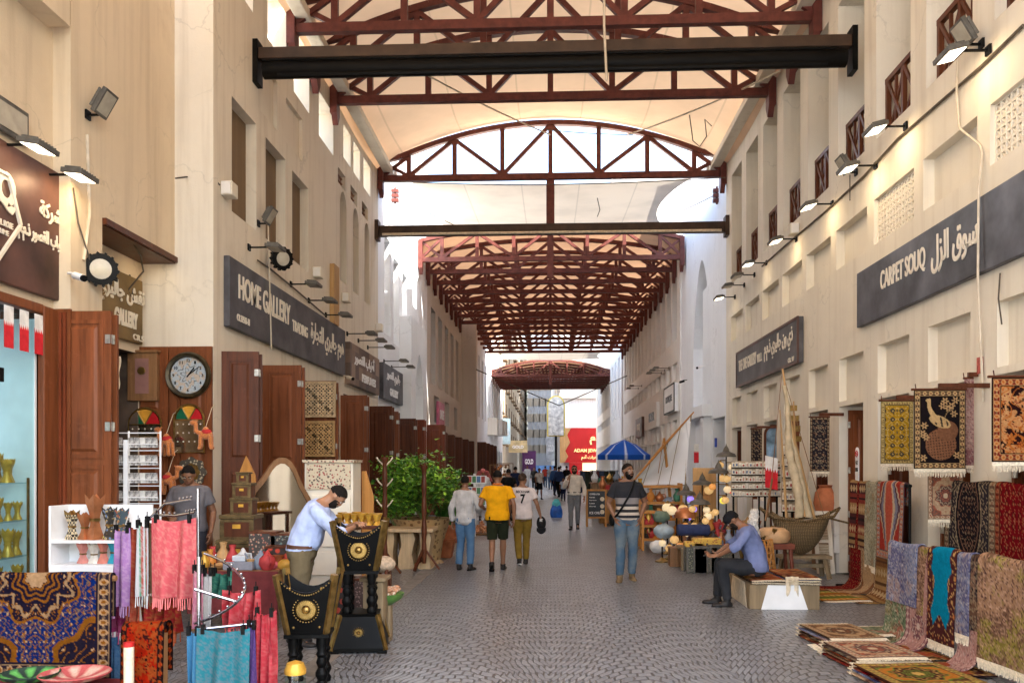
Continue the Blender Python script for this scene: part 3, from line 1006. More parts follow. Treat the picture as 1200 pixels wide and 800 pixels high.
def make_truss(label, Y, zb, ze, zt, group=None, arch_hw=4.05):
 t = thing('roof_truss', label, 'truss', (0, Y, 0), 0, group)
 mt = MT['steel_red']
 s = 0.13
 def az(x):
  return arch_z(x, ze, zt, arch_hw)
 m = MB()
 n = 24
 pts = [(-arch_hw + 2 * arch_hw * i / n) for i in range(n + 1)]
 for a, b in zip(pts[:-1], pts[1:]):
  m.bar((a, 0, az(a)), (b, 0, az(b)), .15, s)
 m.bar((-W + .06, 0, ze - .12), (-arch_hw, 0, az(-arch_hw)), .15, s)
 m.bar((W - .06, 0, ze - .12), (arch_hw, 0, az(arch_hw)), .15, s)
 m.build('top_chord', mt, t)
 m = MB()
 m.box(-W + .03, W - .03, -.075, .075, zb - .085, zb + .085)
 m.build('bottom_chord', mt, t, bevel=.01)
 for sg in (-1, 1):
  m = MB()
  m.box(min(sg * (W - .16), sg * (W - .01)), max(sg * (W - .16), sg * (W - .01)), -.14, .14, zb - .3, ze - .1)
  m.prism([(-.14, 0), (.14, 0), (0, -.22)], (sg * (W - .16), 0, zb - .3), (0, 1, 0), (0, 0, 1), (sg * .12, 0, 0))
  m.build('end_post', mt, t)
 xs = [-3.85, -2.6, -1.3, 0, 1.3, 2.6, 3.85]
 for x in xs:
  m = MB()
  top = az(x) - .06
  m.box(x - .06, x + .06, -.055, .055, zb + .085, top)
  m.build('web_member', mt, t)
 for a, b, up in ((-3.85, -2.6, 1), (-2.6, -1.3, 0), (-1.3, 0, 1), (0, 1.3, 0), (1.3, 2.6, 1), (2.6, 3.85, 0)):
  m = MB()
  if up:
   m.bar((a + .05, 0, zb + .1), (b - .05, 0, az(b) - .1), .1, .1, (0, 1, 0))
  else:
   m.bar((a + .05, 0, az(a) - .1), (b - .05, 0, zb + .1), .1, .1, (0, 1, 0))
  m.build('web_member', mt, t)
 for sg in (-1, 1):
  xa, xb = sg * 3.9, sg * 4.55
  m = MB()
  m.bar((xa, .012, zb + .1), (xb, .012, ze - .16), .09, .08, (0, 1, 0))
  m.bar((xb, -.012, zb + .1), (xa, -.012, az(3.85) - .12), .09, .08, (0, 1, 0))
  m.build('cross_brace', mt, t)
 return t
tr0 = make_truss('dark red roof truss above the black roller housing, nearest the top edge', 15.1, 9.55, 10.15, 11.0, 'roof trusses of the near canopy')
dup(tr0, (0, 16.55, 0), None, 'roof truss half hidden behind the black roller housing')
dup(tr0, (0, 18.1, 0), None, 'roof truss showing its lower chord right below the black roller housing')
dup(tr0, (0, 23.1, 0), None, 'arched roof truss framing bright sky at the end of the near canopy')
tr2 = make_truss('first truss of the middle canopy, bleached pink by sunlight', T2[0], 9.05, 9.85, 10.22)
for y in T2[1:]:
 dup(tr2, (0, y, 0), None, 'red roof truss in the dense rows behind the pink sunlit truss', 'roof trusses of the middle canopy')
tr3 = make_truss('pink sunlit first truss of the small far canopy', T3[0], 8.75, 9.25, 9.9)
for y in T3[1:]:
 dup(tr3, (0, y, 0), None, 'tiny red roof truss under the far canopy', 'roof trusses of the far canopy')
for nm, lb, x, y0, y1, z in (('eaves_gutter', 'cream gutter under the near canopy on the side of the three blind windows', -4.42, 11.9, 23.3, 9.72),
                             ('eaves_gutter', 'cream gutter under the near canopy above the railed loggia', 4.42, 8, 23.3, 9.72)):
 m = MB()
 m.box(x - .13, x + .13, y0, y1, z, z + .17)
 m.box(x - .2, x + .2, y1, y1 + .25, z - .08, z + .25)
 tag(m.build(nm, MT['plaster_right'], bevel=.02), lb, 'gutter')
t = thing('roller_housing', 'long black roller blind housing spanning the street below the trusses', 'roller blind', (0, 13.4, 8.06))
m = MB()
m.box(-4.62, 4.62, -.1, .1, .12, .30)
m.build('beam', MT['steel_brown'], t, bevel=.012)
m = MB()
m.tube([(-4.55, -.02, -.04), (4.55, -.02, -.04)], .135, 14)
m.tube([(-4.3, -.1, -.16), (4.25, -.1, -.16)], .045, 8)
m.tube([(-4.55, -.14, .07), (4.4, -.14, .07)], .018, 6)
m.build('roll', MT['steel_dark'], t, smooth=40)
for sg in (-1, 1):
 m = MB()
 m.box(min(sg * 4.62, sg * 4.70), max(sg * 4.62, sg * 4.70), -.13, .13, -.26, .42)
 m.build('mounting_plate', MT['steel_dark'], t)
t = thing('cross_beam', 'slim brown beam crossing the street under the arched sky truss', 'beam', (0, 22.8, 8.02))
m = MB()
m.box(-4.6, 4.6, -.09, .09, -.12, .16)
m.build('beam', MT['steel_brown'], t, bevel=.012)
m = MB()
m.tube([(-4.5, -.12, -.09), (4.5, -.12, -.09)], .035, 8)
m.build('rail', MT['cream'], t)
for sg in (-1, 1):
 m = MB()
 m.box(min(sg * 4.6, sg * 4.7), max(sg * 4.6, sg * 4.7), -.16, .16, -.22, .3)
 m.build('mounting_plate', MT['steel_brown'], t)
for (y, za, zb_, lb) in ((23.1, 8.2, 9.46, 'red steel hanger between arched sky truss and slim brown beam'), (29.95, 8.3, 10.2, 'rust stained hanger post in front of the pink truss'), (66.2, 8.0, 9.6, 'tiny hanger post before the far canopy')):
 m = MB()
 m.box(-.11, .11, y - .07, y + .07, za, zb_)
 tag(m.build('hanger_post', MT['steel_red'], bevel=.01), lb, 'post')
def cable(pts_or_ends, label, r=.012, sag=None, mat=None, name='overhead_cable', n=16):
 if sag is not None:
  p, q = Vector(pts_or_ends[0]), Vector(pts_or_ends[1])
  pts = [p.lerp(q, i / n) - Vector((0, 0, sag * 4 * (i / n) * (1 - i / n))) for i in range(n + 1)]
 else:
  pts = pts_or_ends
 m = MB()
 m.tube(pts, r, 6)
 return tag(m.build(name, mat or MT['cable'], smooth=60), label, 'cable')
cable([aty(500, 88, 17.5), aty(645, 158, 22)], 'taut cable slanting from the truss down to the arched sky truss', .018, 0.05, MT['cable_pale'])
cable([aty(735, 158, 22), aty(915, 83, 17)], 'taut cable slanting up to the loggia side of the canopy', .018, 0.08, MT['cable_pale'])
cable([aty(640, 152, 22), aty(742, 158, 22)], 'short level cable across the crown of the arched truss', .012, 0.03)
cable([aty(445, 212, 22.7), aty(850, 208, 22.7)], 'thin wavy cable strung along the arched truss chord', .012, 0.14)
cable([aty(468, 231, 24.5), aty(535, 265, 24.5)], 'stay cable of the pale sail by the white house', .012, 0.02)
cable([aty(845, 225, 24.5), aty(760, 265, 24.5)], 'stay cable of the pale sail by the tower house', .012, 0.02)
cable([aty(708, 0, 13.0), aty(708, 30, 13.0), aty(711, 95, 13.0)], 'pale hanging pull rod in front of the roller housing', .02, None, MT['cable_pale'], 'hanging_cable')
cable([aty(808, 135, 19), aty(812, 165, 19), aty(820, 172, 19), aty(828, 160, 19), aty(826, 140, 19), aty(834, 148, 19)], 'loop of loose cable dangling under the pale fabric', .012, None, None, 'hanging_cable')
cable([aty(700, 232, 23.4), aty(703, 246, 23.4), aty(700, 254, 23.4)], 'short cable tail dangling below the sail', .012, None, None, 'hanging_cable')
cable([aty(540, 425, 45), aty(655, 475, 45), aty(735, 440, 45)], 'long sagging wire far down the street', .03, None)
for x, lb in ((463, 'red insulator on the sail stay by the white house'), (840, 'red insulator on the sail stay by the tower house')):
 q = MB()
 c = aty(x, 229, 24.4)
 for i in range(3):
  q.box(c.x - .11, c.x + .11, c.y - .06, c.y + .06, c.z - .2 + i * .14, c.z - .1 + i * .14)
 q.tube([c - Vector((0, 0, .25)), c + Vector((0, 0, .25))], .03, 6)
 tag(q.build('insulator', MT['steel_red']), lb, 'insulator')
# ================================================================ SIGNS
def wall_sign(name, label, X, side, y0, y1, z0, z1, t, board, texts, frame=None, lmat=None, cols=None):
 c = Vector((X, (y0 + y1) / 2, (z0 + z1) / 2))
 o = thing(name, label, 'shop sign', c)
 m = MB()
 m.box(min(X, X + side * t), max(X, X + side * t), y0, y1, z0, z1)
 m.build('board', board, o, world=True, bevel=0.012)
 if frame:
  m = MB()
  f = X + side * t
  e = 0.05
  for (a, b, q, r) in ((y0 - .003, y1 + .003, z0 - .003, z0 + e), (y0 - .003, y1 + .003, z1 - e, z1 + .003), (y0 - .003, y0 + e, z0 + e, z1 - e), (y1 - e, y1 + .003, z0 + e, z1 - e)):
   m.box(min(f - side * .02, f + side * .012), max(f - side * .02, f + side * .012), a, b, q, r)
  m.build('frame', frame, o, world=True)
 right = Vector((0, side, 0))
 L = y1 - y0
 for (txt, u, v, h, w, *rest) in texts:
  m = MB()
  start = (y0 + u * L) if side > 0 else (y1 - u * L)
  p = Vector((X + side * (t + 0.001), start, z0 + v * (z1 - z0)))
  letters(m, txt, p, right, (0, 0, 1), h, w, 0.012, rest[0] if rest else 0.012)
  m.build('lettering', rest[1] if len(rest) > 1 else (lmat or MT['letter']), o, world=True)
 return o
wall_sign('shop_sign', 'long slate sign with raised English and Arabic gallery lettering below three blind windows', -4.7, 1, 12.08, 19.01, 3.75, 4.77, 0.09, MT['sign_grey'],
          [('HOME GALLERY', .05, .46, .36, 2.5, .02), ('TRADING', .43, .40, .20, .95, .012), (arabic('هوم جاليري للتجارة'), .60, .26, .52, 2.6, .014), ('CR.37565-11', .04, .13, .10, .52, .01)])
wall_sign('shop_sign', 'slate grey marbled sign reading carpet souq in English and Arabic', 4.7, -1, 8.35, 13.11, 3.82, 4.64, 0.08, MT['sign_slate'],
          [('CARPET SOUQ', .20, .40, .31, 1.42, .012), (arabic('سوق الزل'), .535, .28, .46, 1.12, .015)])
wall_sign('shop_sign', 'brown sign with white English and Arabic letters behind the bare dhow mast', 4.7, -1, 16.07, 21.33, 3.66, 4.52, 0.11, MT['sign_grey'],
          [('THE ONE GALLERY', .06, .42, .27, 1.75, .012), ('W.L.L', .41, .42, .18, .42, .02), (arabic('ذي ون جاليري ذ.م.م'), .53, .34, .46, 2.15, .015), ('CR. 97', .88, .07, .09, .4, .01)], frame=MT['sign_brown'])
def mottled_board():
 k = NT('plank_sign_board')
 co = k.objco()
 sp = k.n('SeparateXYZ')
 k.l(co, sp.inputs[0])
 w = k.n('TexWhiteNoise', noise_dimensions='2D')
 cb = k.n('CombineXYZ')
 k.l(k.math('FLOOR', k.math('MULTIPLY', sp.outputs[1], 2.6)), cb.inputs[0])
 k.l(k.math('FLOOR', k.math('MULTIPLY', sp.outputs[2], 3.2)), cb.inputs[1])
 k.l(cb.outputs[0], w.inputs['Vector'])
 k.l(k.ramp(w.outputs['Value'], [(0.0, (.055, .032, .022)), (0.4, (.13, .075, .05)), (0.7, (.30, .20, .14)), (1, (.10, .06, .045))]), k.b.inputs['Base Color'])
 return k.m
wall_sign('shop_sign', 'brown patchwork plank sign with white lettering between two slate signs', -4.7, 1, 19.33, 22.65, 3.62, 4.58, 0.13, mottled_board(),
          [(arabic('أطياب القصور'), .12, .5, .38, 2.3, .03, MT['letter_white']), ('PERFUMES', .36, .16, .2, 1.6, .03, MT['letter_white'])])
wall_sign('shop_sign', 'small slate sign with pale letters on the white house beyond the plank sign', -4.7, 1, 23.2, 26.3, 3.6, 4.58, 0.13, MT['sign_slate'],
          [(arabic('جاليري القصور'), .15, .5, .36, 2.1, .03, MT['letter_white']), ('GALLERY', .3, .14, .22, 1.3, .04, MT['letter_white'])])
o = wall_sign('shop_sign', 'rust brown sign with a hexagon emblem and raised Arabic over the glass display', -5.45, 1, 6.98, 9.33, 3.55, 4.95, 0.07, MT['sign_brown'],
              [(arabic('شركة'), .755, .56, .22, .40, .03), (arabic('أطياب القصور ذ.م.م'), .60, .35, .25, .86, .03), ('Q', .455, .50, .40, .30, .05), ('ROYAL ROSE', .415, .395, .06, .35, .02), ('PERFUME', .42, .335, .05, .27, .02)])
m = MB()
hexa = [(7.80, 4.62), (8.22, 4.62), (8.42, 4.18), (8.02, 3.70), (7.62, 4.20)]
for (a, b), (c, d) in zip(hexa, hexa[1:] + hexa[:1]):
 m.bar((-5.365, a, b), (-5.365, c, d), .03, .03, (1, 0, 0))
m.build('hexagon_emblem', MT['letter'], o, world=True)
wall_sign('shop_sign', 'bronze brown gallery sign deep inside the recess, lit by a floodlight', -5.72, 1, 10.3, 11.6, 3.42, 4.30, 0.07, MT['sign_gold'],
          [(arabic('نقش جاليري'), .10, .48, .33, 1.2, .03), ('GALLERY', .40, .20, .22, .62, .05), ('CR.5', .78, .04, .08, .3, .02)])
wall_sign('shop_sign', 'white box sign on the far loggia building nearest the white tower house', 4.7, -1, 31.6, 34.4, 3.75, 4.8, 0.16, MT['white'], [('BOUTIQUE', .2, .35, .3, 1.7, .03, MT['sign_slate'])], frame=MT['black'])
wall_sign('shop_sign', 'grey letter sign on the far loggia building behind the blue umbrella', 4.7, -1, 37, 40.5, 3.4, 4.5, 0.14, MT['plaster_pale'], [('SILVER', .2, .3, .4, 2.1, .05, MT['sign_slate'])])
wall_sign('shop_sign', 'small dark sign far along the loggia building', 4.7, -1, 43, 46, 3.2, 4.2, 0.14, MT['sign_brown'], [('SOUQ', .25, .3, .4, 1.5, .05)])
wall_sign('shop_sign', 'purple and pink poster sign on the tan arcade', -4.7, 1, 35, 37, 3.3, 4.4, 0.1, M('poster_pink', (.5, .12, .2), .5), [('SALE', .2, .35, .4, 1.3, .05, MT['letter_white'])])
RED = M('red_sign_panel', (0.45, 0.02, 0.02), 0.45, 0, 0.06, 1)
o = thing('shop_sign', 'big red shop front sign with gold Arabic emblem closing the street', 'shop sign', (5, 91.6, 4))
m = MB()
m.box(1.12, 12, 91.55, 91.95, 2.05, 5.75)
m.prism([(5.4, 5.75), (8.6, 5.75), (8.3, 6.6), (7.2, 7.4), (6.6, 6.7), (5.9, 6.5)], (0, 91.6, 0), (1, 0, 0), (0, 0, 1), (0, .3, 0))
m.build('board', RED, o, world=True)
m = MB()
m.prism([(1.0, 2.05), (1.5, 2.05), (1.9, 2.7), (1.6, 3.3), (2.1, 4.2), (1.8, 5.0), (2.2, 5.75), (1.0, 5.75)], (0, 91.5, 0), (1, 0, 0), (0, 0, 1), (0, .04, 0))
m.build('gold_edge', MT['wood_light'], o, world=True)
LG = emit('lit_gold_letters', (1, .75, .35), 0.12, (.8, .55, .2))
for (t_, x_, z_, h_, w_) in ((arabic('آدم'), 4.2, 3.95, 1.35, 1.6), ('ADAM JEWELLERY', 2.5, 3.05, .48, 4.0), (arabic('مجوهرات آدم'), 3.3, 2.3, .55, 2.4)):
 m = MB()
 letters(m, t_, (x_, 91.5, z_), (1, 0, 0), (0, 0, 1), h_, w_, .05, .03)
 m.build('lettering', LG, o, world=True)
o = thing('shop_window', 'warmly lit shop window with red pillar below the big red sign', 'shop window', (4, 91.6, 0))
m = MB()
m.box(2.0, 3.4, 91.4, 91.95, 0, 2.04)
m.build('pillar', RED, o, world=True)
m = MB()
m.box(3.45, 8, 91.8, 91.9, .3, 2.0)
m.build('window_pane', emit('lit_window', (1, .7, .35), .25), o, world=True)
o = thing('arch_sign', 'tall round topped shop sign with yellow rim standing before the red shop front', 'shop sign', (.55, 84, 0))
m = MB()
pts = [(-.75, 0), (.75, 0), (.75, 2.9)] + [(.75 * math.cos(t), 2.9 + .9 * math.sin(t)) for t in [PI * i / 10 for i in range(1, 10)]] + [(-.75, 2.9)]
m.prism([(x * 1.18, z * 1.06 - .1) for x, z in pts], (0, .1, 4.7), (1, 0, 0), (0, 0, 1), (0, .2, 0))
m.build('rim', M('yellow_rim', (.65, .5, .1), .5), o)
m = MB()
m.prism(pts, (0, .02, 4.7), (1, 0, 0), (0, 0, 1), (0, .07, 0))
m.build('panel', M('pale_blue_panel', (.60, .56, .50), .5, 0, .3, 2.5), o)
m = MB()
m.tube([(0, .2, 0), (0, .2, 4.7)], .12, 8)
m.build('pole', MT['black'], o)
for (x0, y0, x1, y1, Y, col, lb) in ((612, 528, 628, 552, 90, (.07, .02, .08), 'purple hanging shop sign far down the street'), (596, 516, 618, 530, 88, (.55, .42, .22), 'tan awning sign box on the hotel side of the street'), (640, 508, 651, 540, 110, (.5, .52, .55), 'grey vertical blade sign far down the street'), (626, 545, 650, 560, 105, (.15, .3, .6), 'blue and white shop fascia at the end of the street'), (589, 490, 598, 520, 86, (.45, .62, .75), 'pale blue vertical sign on the hotel side')):
 a, b = aty(x0, y1, Y), aty(x1, y0, Y)
 q = MB()
 q.box(a.x, b.x, Y, Y + .25, a.z, b.z)
 o = thing('street_sign', lb, 'shop sign', ((a.x + b.x) / 2, Y, a.z))
 q.build('panel', M('far_sign_colour', col, .5, 0, .25, 1.5), o, world=True)
 q = MB()
 letters(q, 'GOLD', ((a.x * .8 + b.x * .2), Y - .001, a.z + .35 * (b.z - a.z)), (1, 0, 0), (0, 0, 1), (b.z - a.z) * .25, (b.x - a.x) * .6, .03, .03)
 q.build('lettering', MT['letter_white'], o, world=True)
# ================================================================ LIGHTS AND FIXTURES ON THE WALLS
LENS_ON = emit('lit_lens', (1.0, 0.84, 0.58), 1.6)
LENS_OFF = M('unlit_lens', (.42, .38, .30), .15, 0, .1, 6)
def floodlight(label, p, out, lit=True, tilt=10, arm=.35, power=26, size=(.36, .23), up=False, cat='floodlight', group=None, name='floodlight'):
 o = thing(name, label, cat, p, 0, group)
 out = Vector(out).normalized()
 side = Vector((0, 0, 1)).cross(out)
 m = MB()
 m.obox((0, 0, 0), out * .012, side * .05, Vector((0, 0, .05)))
 end = out * arm
 m.bar((0, 0, 0), end, .03, .02)
 m.build('bracket', MT['black'], o)
 if up:
  ax = (out * .5 + Vector((0, 0, .85))).normalized()
 else:
  ax = (out * math.cos(R(tilt)) + Vector((0, 0, -math.sin(R(tilt))))).normalized()
 nrm = side.cross(ax).normalized()
 if not up and nrm.z > 0:
  nrm = -nrm
 if up and nrm.dot(out) < 0:
  nrm = -nrm
 c = end + ax * size[1] / 2
 m = MB()
 m.obox(c, ax * size[1] / 2, side * size[0] / 2, nrm * .026)
 for i in range(-3, 4):
  m.obox(c - nrm * .035 + side * (i * .05), ax * size[1] * .38, side * .006, nrm * .016)
 m.build('housing', MT['housing'], o, bevel=.006)
 m = MB()
 m.obox(c + nrm * .0275, ax * (size[1] / 2 - .028), side * (size[0] / 2 - .028), nrm * .002)
 m.build('lens', LENS_ON if lit else LENS_OFF, o)
 if lit and power:
  ld = bpy.data.lights.new('floodlight_lamp', 'AREA')
  ld.energy = power * .042
  ld.size = .22
  ld.color = (1, .72, .40)
  lo = bpy.data.objects.new('floodlight_lamp', ld)
  COL.objects.link(lo)
  lo.parent = o
  lo.location = c + nrm * .05
  aim = (nrm * 1.0 - out * .35).normalized()
  lo.rotation_euler = aim.to_track_quat('-Z', 'Y').to_euler()
 return o
GR = 'warm floodlights above the carpet shop signs'
for (px, py, lb, pw) in ((1140, 67, 'lit floodlight over the lattice screen nearest the camera', 22), (1043, 156, 'lit floodlight over the blind panel between both lattice screens', 22), (1008, 202, 'lit floodlight right above the farther lattice screen', 22),
                         (957, 247, 'lit floodlight over the second plain panel beyond the lattice screens', 18), (915, 288, 'lit floodlight next to the small cream junction box', 14)):
 q = atx(px + 18, py - 8, 4.68)
 floodlight(lb, q, (-1, 0, 0), True, 14, .28, pw)
for (px, py, lb) in ((890, 312, 'dim floodlight with a looped wire over the violet lit panel'), (876, 326, 'flat floodlight over the second last plain panel'), (864, 338, 'flat floodlight over the last plain panel'), (853, 352, 'flat floodlight at the corner by the white tower house')):
 q = atx(px + 8, py - 4, 4.68)
 floodlight(lb, q, (-1, 0, 0), lb.startswith('dim') or 'corner' in lb, 8, .28, 5 if 'dim' in lb else 0)
ld = None
for (px, py, lb) in ((1150, 40, 'dark tilted spotlight pointing up beside the nearest lit floodlight'), (1003, 190, 'dark tilted spotlight beside the lit floodlight of the farther lattice screen')):
 floodlight(lb, atx(px, py + 12, 4.68), (-1, 0, 0), False, 0, .12, 0, (.28, .28), True, 'spotlight', None, 'spotlight')
floodlight('lit floodlight shining down on the brown hexagon sign', atx(52, 205, -5.44), (1, 0, 0), True, 6, .28, 24)
floodlight('lit floodlight above the hexagon emblem at the photo edge', atx(2, 170, -5.44), (1, 0, 0), True, 10, .26, 14)
floodlight('lit floodlight hanging under the recess soffit', aty(138, 288, 10.4) + Vector((-.1, 0, .14)), (.3, -1, 0), True, 0, .1, 16)
floodlight('lit floodlight on a curved arm before the recess wall with the clocks', aty(165, 305, 11.5) + Vector((-.1, 0.1, .08)), (.8, -.6, 0), True, 4, .25, 22)
floodlight('black spotlight tilted up high on the tan wall', atx(103, 135, -5.24), (1, 0, 0), False, 0, .12, 0, (.27, .30), True, 'spotlight', None, 'spotlight')
floodlight('black spotlight tilted up below the three blind windows', atx(303, 262, -4.69), (1, 0, 0), False, 0, .12, 0, (.26, .28), True, 'spotlight', None, 'spotlight')
for (px, py, lb) in ((292, 290, 'unlit flat floodlight at the near end of the slate sign'), (341, 333, 'unlit flat floodlight over the middle of the slate gallery sign'), (362, 352, 'second unlit flat floodlight right of the round spotlight'), (382, 369, 'unlit flat floodlight at the far end of the slate gallery sign')):
 floodlight(lb, atx(px, py, -4.69), (1, 0, 0), False, 4, .3, 0)
for i, (px, py, lb) in enumerate(((407, 391, 'flat floodlight at the near end of the plank sign'), (420, 399, 'flat floodlight over the middle of the plank sign'), (431, 407, 'flat floodlight at the far end of the plank sign'), (450, 423, 'black floodlight over the near part of the small slate sign'), (459, 430, 'black floodlight over the far part of the small slate sign'))):
 floodlight(lb, atx(px, py, -4.69), (1, 0, 0), False, 2, .45, 0)
for i, (px, py) in enumerate(((775, 437), (779, 434), (784, 431), (748, 455), (752, 452))):
 floodlight('tiny flat floodlight along the far loggia building', atx(px, py, 4.68), (-1, 0, 0), False, 2, .4, 0, group='tiny floodlights on the far loggia building')
o = thing('floodlight', 'grey framed floodlight standing upright above the hexagon sign', 'floodlight', atx(12, 140, -5.4))
m = MB()
m.obox((0, 0, 0), (.02, 0, 0), (0, .28, 0), (0, 0, .17))
m.build('housing', MT['housing'], o, bevel=.01)
m = MB()
m.obox((.024, 0, 0.0), (.003, 0, 0), (0, .24, 0), (0, 0, .12))
m.build('lens', LENS_OFF, o)
def round_spot(label, p, look):
 o = thing('round_spotlight', label, 'spotlight', p)
 d = Vector(look).normalized()
 q = Vector((0, 0, 1)).rotation_difference(d).to_matrix()
 m = MB()
 m.lathe([(.06, -.16), (.13, -.14), (.17, -.04), (.18, .05), (.155, .055)], (0, 0, 0), 20, M=q)
 for i in range(14):
  t = 2 * PI * i / 14
  m.obox(q @ Vector((.18 * math.cos(t), .18 * math.sin(t), 0)), q @ Vector((.014, 0, 0)), q @ Vector((0, .014, 0)), q @ Vector((0, 0, .05)))
 m.build('housing', MT['black'], o, smooth=40)
 m = MB()
 m.lathe([(.001, .06), (.10, .058), (.15, .048)], (0, 0, 0), 20, M=q)
 m.build('lens', LENS_OFF, o, smooth=40)
 m = MB()
 m.tube([q @ Vector((.19, 0, 0)), q @ Vector((.2, 0, -.12)), q @ Vector((0, 0, -.26)), q @ Vector((-.2, 0, -.12)), q @ Vector((-.19, 0, 0))], .012, 6)
 m.build('yoke', MT['black'], o)
 return o
round_spot('round black spotlight on the corner wall beside the recess', aty(118, 316, 9.55), (.55, -1, -.05))
round_spot('round black spotlight over the slate gallery sign', atx(330, 303, -4.45), (.8, -.8, -.25))
def wall_box(label, px, py, X, s=.16, name='junction_box'):
 side = 1 if X < 0 else -1
 p = atx(px, py, X)
 o = thing(name, label, 'box', p)
 m = MB()
 m.box(min(0, side * s), max(0, side * s), -s * .7, s * .7, -s * .6, s * .6)
 m.build('body', MT['plaster_right'], o, bevel=.015)
 m = MB()
 m.box(min(side * .02, side * (s - .02)), max(side * .02, side * (s - .02)), -s * .8, -s * .7, -s * .5, s * .5)
 m.build('lid', MT['plaster_pale'], o)
for (px, py, lb, X) in ((262, 223, 'cream junction box on the wall corner by the first blind window', -4.7), (368, 320, 'cream junction box above the floodlights near the third blind window', -4.7), (402, 349, 'cream junction box beside the wooden panel strip', -4.7), (441, 384, 'cream junction box at the corner of the white house', -4.7), (935, 269, 'cream junction box among the carpet shop floodlights', 4.7)):
 wall_box(lb, px, py, X, .17)
def cctv(label, p, d, mat):
 o = thing('security_camera', label, 'camera', p)
 d = Vector(d).normalized()
 m = MB()
 m.tube([(0, 0, 0), d * .12 + Vector((0, 0, -.02))], .015, 6)
 m.build('bracket', mat, o)
 m = MB()
 c = d * .12 + Vector((0, 0, -.04))
 e = (d + Vector((0, 0, -.3))).normalized()
 m.tube([c, c + e * .16], .04, 10)
 m.build('body', mat, o, smooth=40)
 m = MB()
 m.tube([c + e * .161, c + e * .19], .036, 10)
 m.build('lens', MT['black'], o)
cctv('white security camera under the corner of the brown hexagon sign', atx(80, 320, -5.25), (.9, -.5, 0), MT['white'])
cctv('white security camera on an arm between the slate and plank signs', atx(403, 440, -4.6), (.9, -.6, 0), MT['cream'])
cctv('white security camera on the white tower house ledge', atx(826, 428, 4.6), (-.9, -.5, 0), MT['white'])
cctv('dark security camera far back on the tower house corner', atx(805, 445, 4.6), (-.9, -.5, 0), MT['black'])
cable([atx(86, 220, -5.235), atx(92, 262, -5.235), atx(104, 300, -5.22), atx(108, 318, -5.22)], 'thin wire running down from the hexagon sign floodlight', .01)
cable([atx(102, 158, -5.24), atx(105, 250, -5.24), atx(98, 305, -5.24)], 'pale conduit running down the tan wall from the tilted spotlight', .02, None, MT['cable_pale'], 'conduit')
cable([atx(206, 209, -4.98), aty(222, 207, 11.83), aty(249, 209, 11.83), atx(258, 217, -4.68)], 'thin wire crossing the corner to the junction box', .012, None)
cable([aty(120, 255, 10.0), aty(150, 275, 10.4), aty(165, 300, 11.0), aty(168, 318, 11.2), aty(150, 340, 11.2), aty(156, 352, 11.3), aty(152, 322, 11.3)], 'tangled wire hanging under the recess soffit', .012)
cable([atx(302, 305, -4.67), atx(318, 316, -4.67), atx(345, 338, -4.67), atx(382, 370, -4.67)], 'cable linking the unlit floodlights over the slate sign', .014)
cable([atx(314, 255, -4.68), atx(316, 330, -4.6), atx(318, 410, -4.58)], 'pale cable hanging down across the slate gallery sign', .012, None, MT['cable_pale'])
cable([atx(1199, 30, 4.67), atx(1150, 78, 4.67), atx(1052, 163, 4.67), atx(1012, 207, 4.67), atx(965, 250, 4.67), atx(920, 288, 4.67), atx(893, 312, 4.67)], 'long dark cable linking the lit floodlights under the loggia', .018)
cable([atx(1122, 70, 4.6), atx(1121, 110, 4.62), atx(1124, 150, 4.66), atx(1148, 170, 4.67), atx(1151, 180, 4.66), atx(1147, 220, 4.60), atx(1146, 330, 4.58), atx(1150, 420, 4.66), atx(1152, 470, 4.66)], 'pale wire hanging from the nearest floodlight across the carpet sign', .013, None, MT['cable_pale'])
cable([atx(996, 205, 4.6), atx(996, 235, 4.6)], 'short wire with a green plug below a lit floodlight', .01)
cable([atx(1172, 320, 4.66), atx(1170, 350, 4.64), atx(1174, 380, 4.66)], 'short loose wire hook below the carpet sign', .009)
o = thing('no_smoking_sign', 'small white no smoking plate on the pier beside the hanging olive carpet', 'sign', atx(1005, 543, 4.695))
m = MB()
m.prism([(-.07, -.27), (.07, -.27), (.07, .18)] + [(.07 * math.cos(t), .18 + .07 * math.sin(t)) for t in [PI * i / 8 for i in range(1, 8)]] + [(-.07, .18)], (0, 0, 0), (0, -1, 0), (0, 0, 1), (-.012, 0, 0))
m.build('plate', MT['white'], o)
m = MB()
m.tube([(-.016, .045 * math.cos(t), .15 + .045 * math.sin(t)) for t in [2 * PI * i / 16 for i in range(17)]], .007, 5, False)
m.bar((-.016, .03, .18), (-.016, -.03, .12), .01, .006)
m.build('red_ring', RED, o)
m = MB()
letters(m, 'NO', (-.014, .045, -.02), (0, -1, 0), (0, 0, 1), .07, .09, .002, .02)
letters(m, 'SMOKING', (-.014, .055, -.12), (0, -1, 0), (0, 0, 1), .06, .11, .002, .02)
m.build('lettering', MT['black'], o)
o = thing('notice', 'small faded red notice on the pier above the carpet rail', 'sign', atx(1149, 428, 4.695))
m = MB()
m.box(-.012, 0, -.06, .06, -.09, .09)
m.build('plate', M('faded_red_notice', (.4, .09, .07), .6, 0, .3, 30), o)
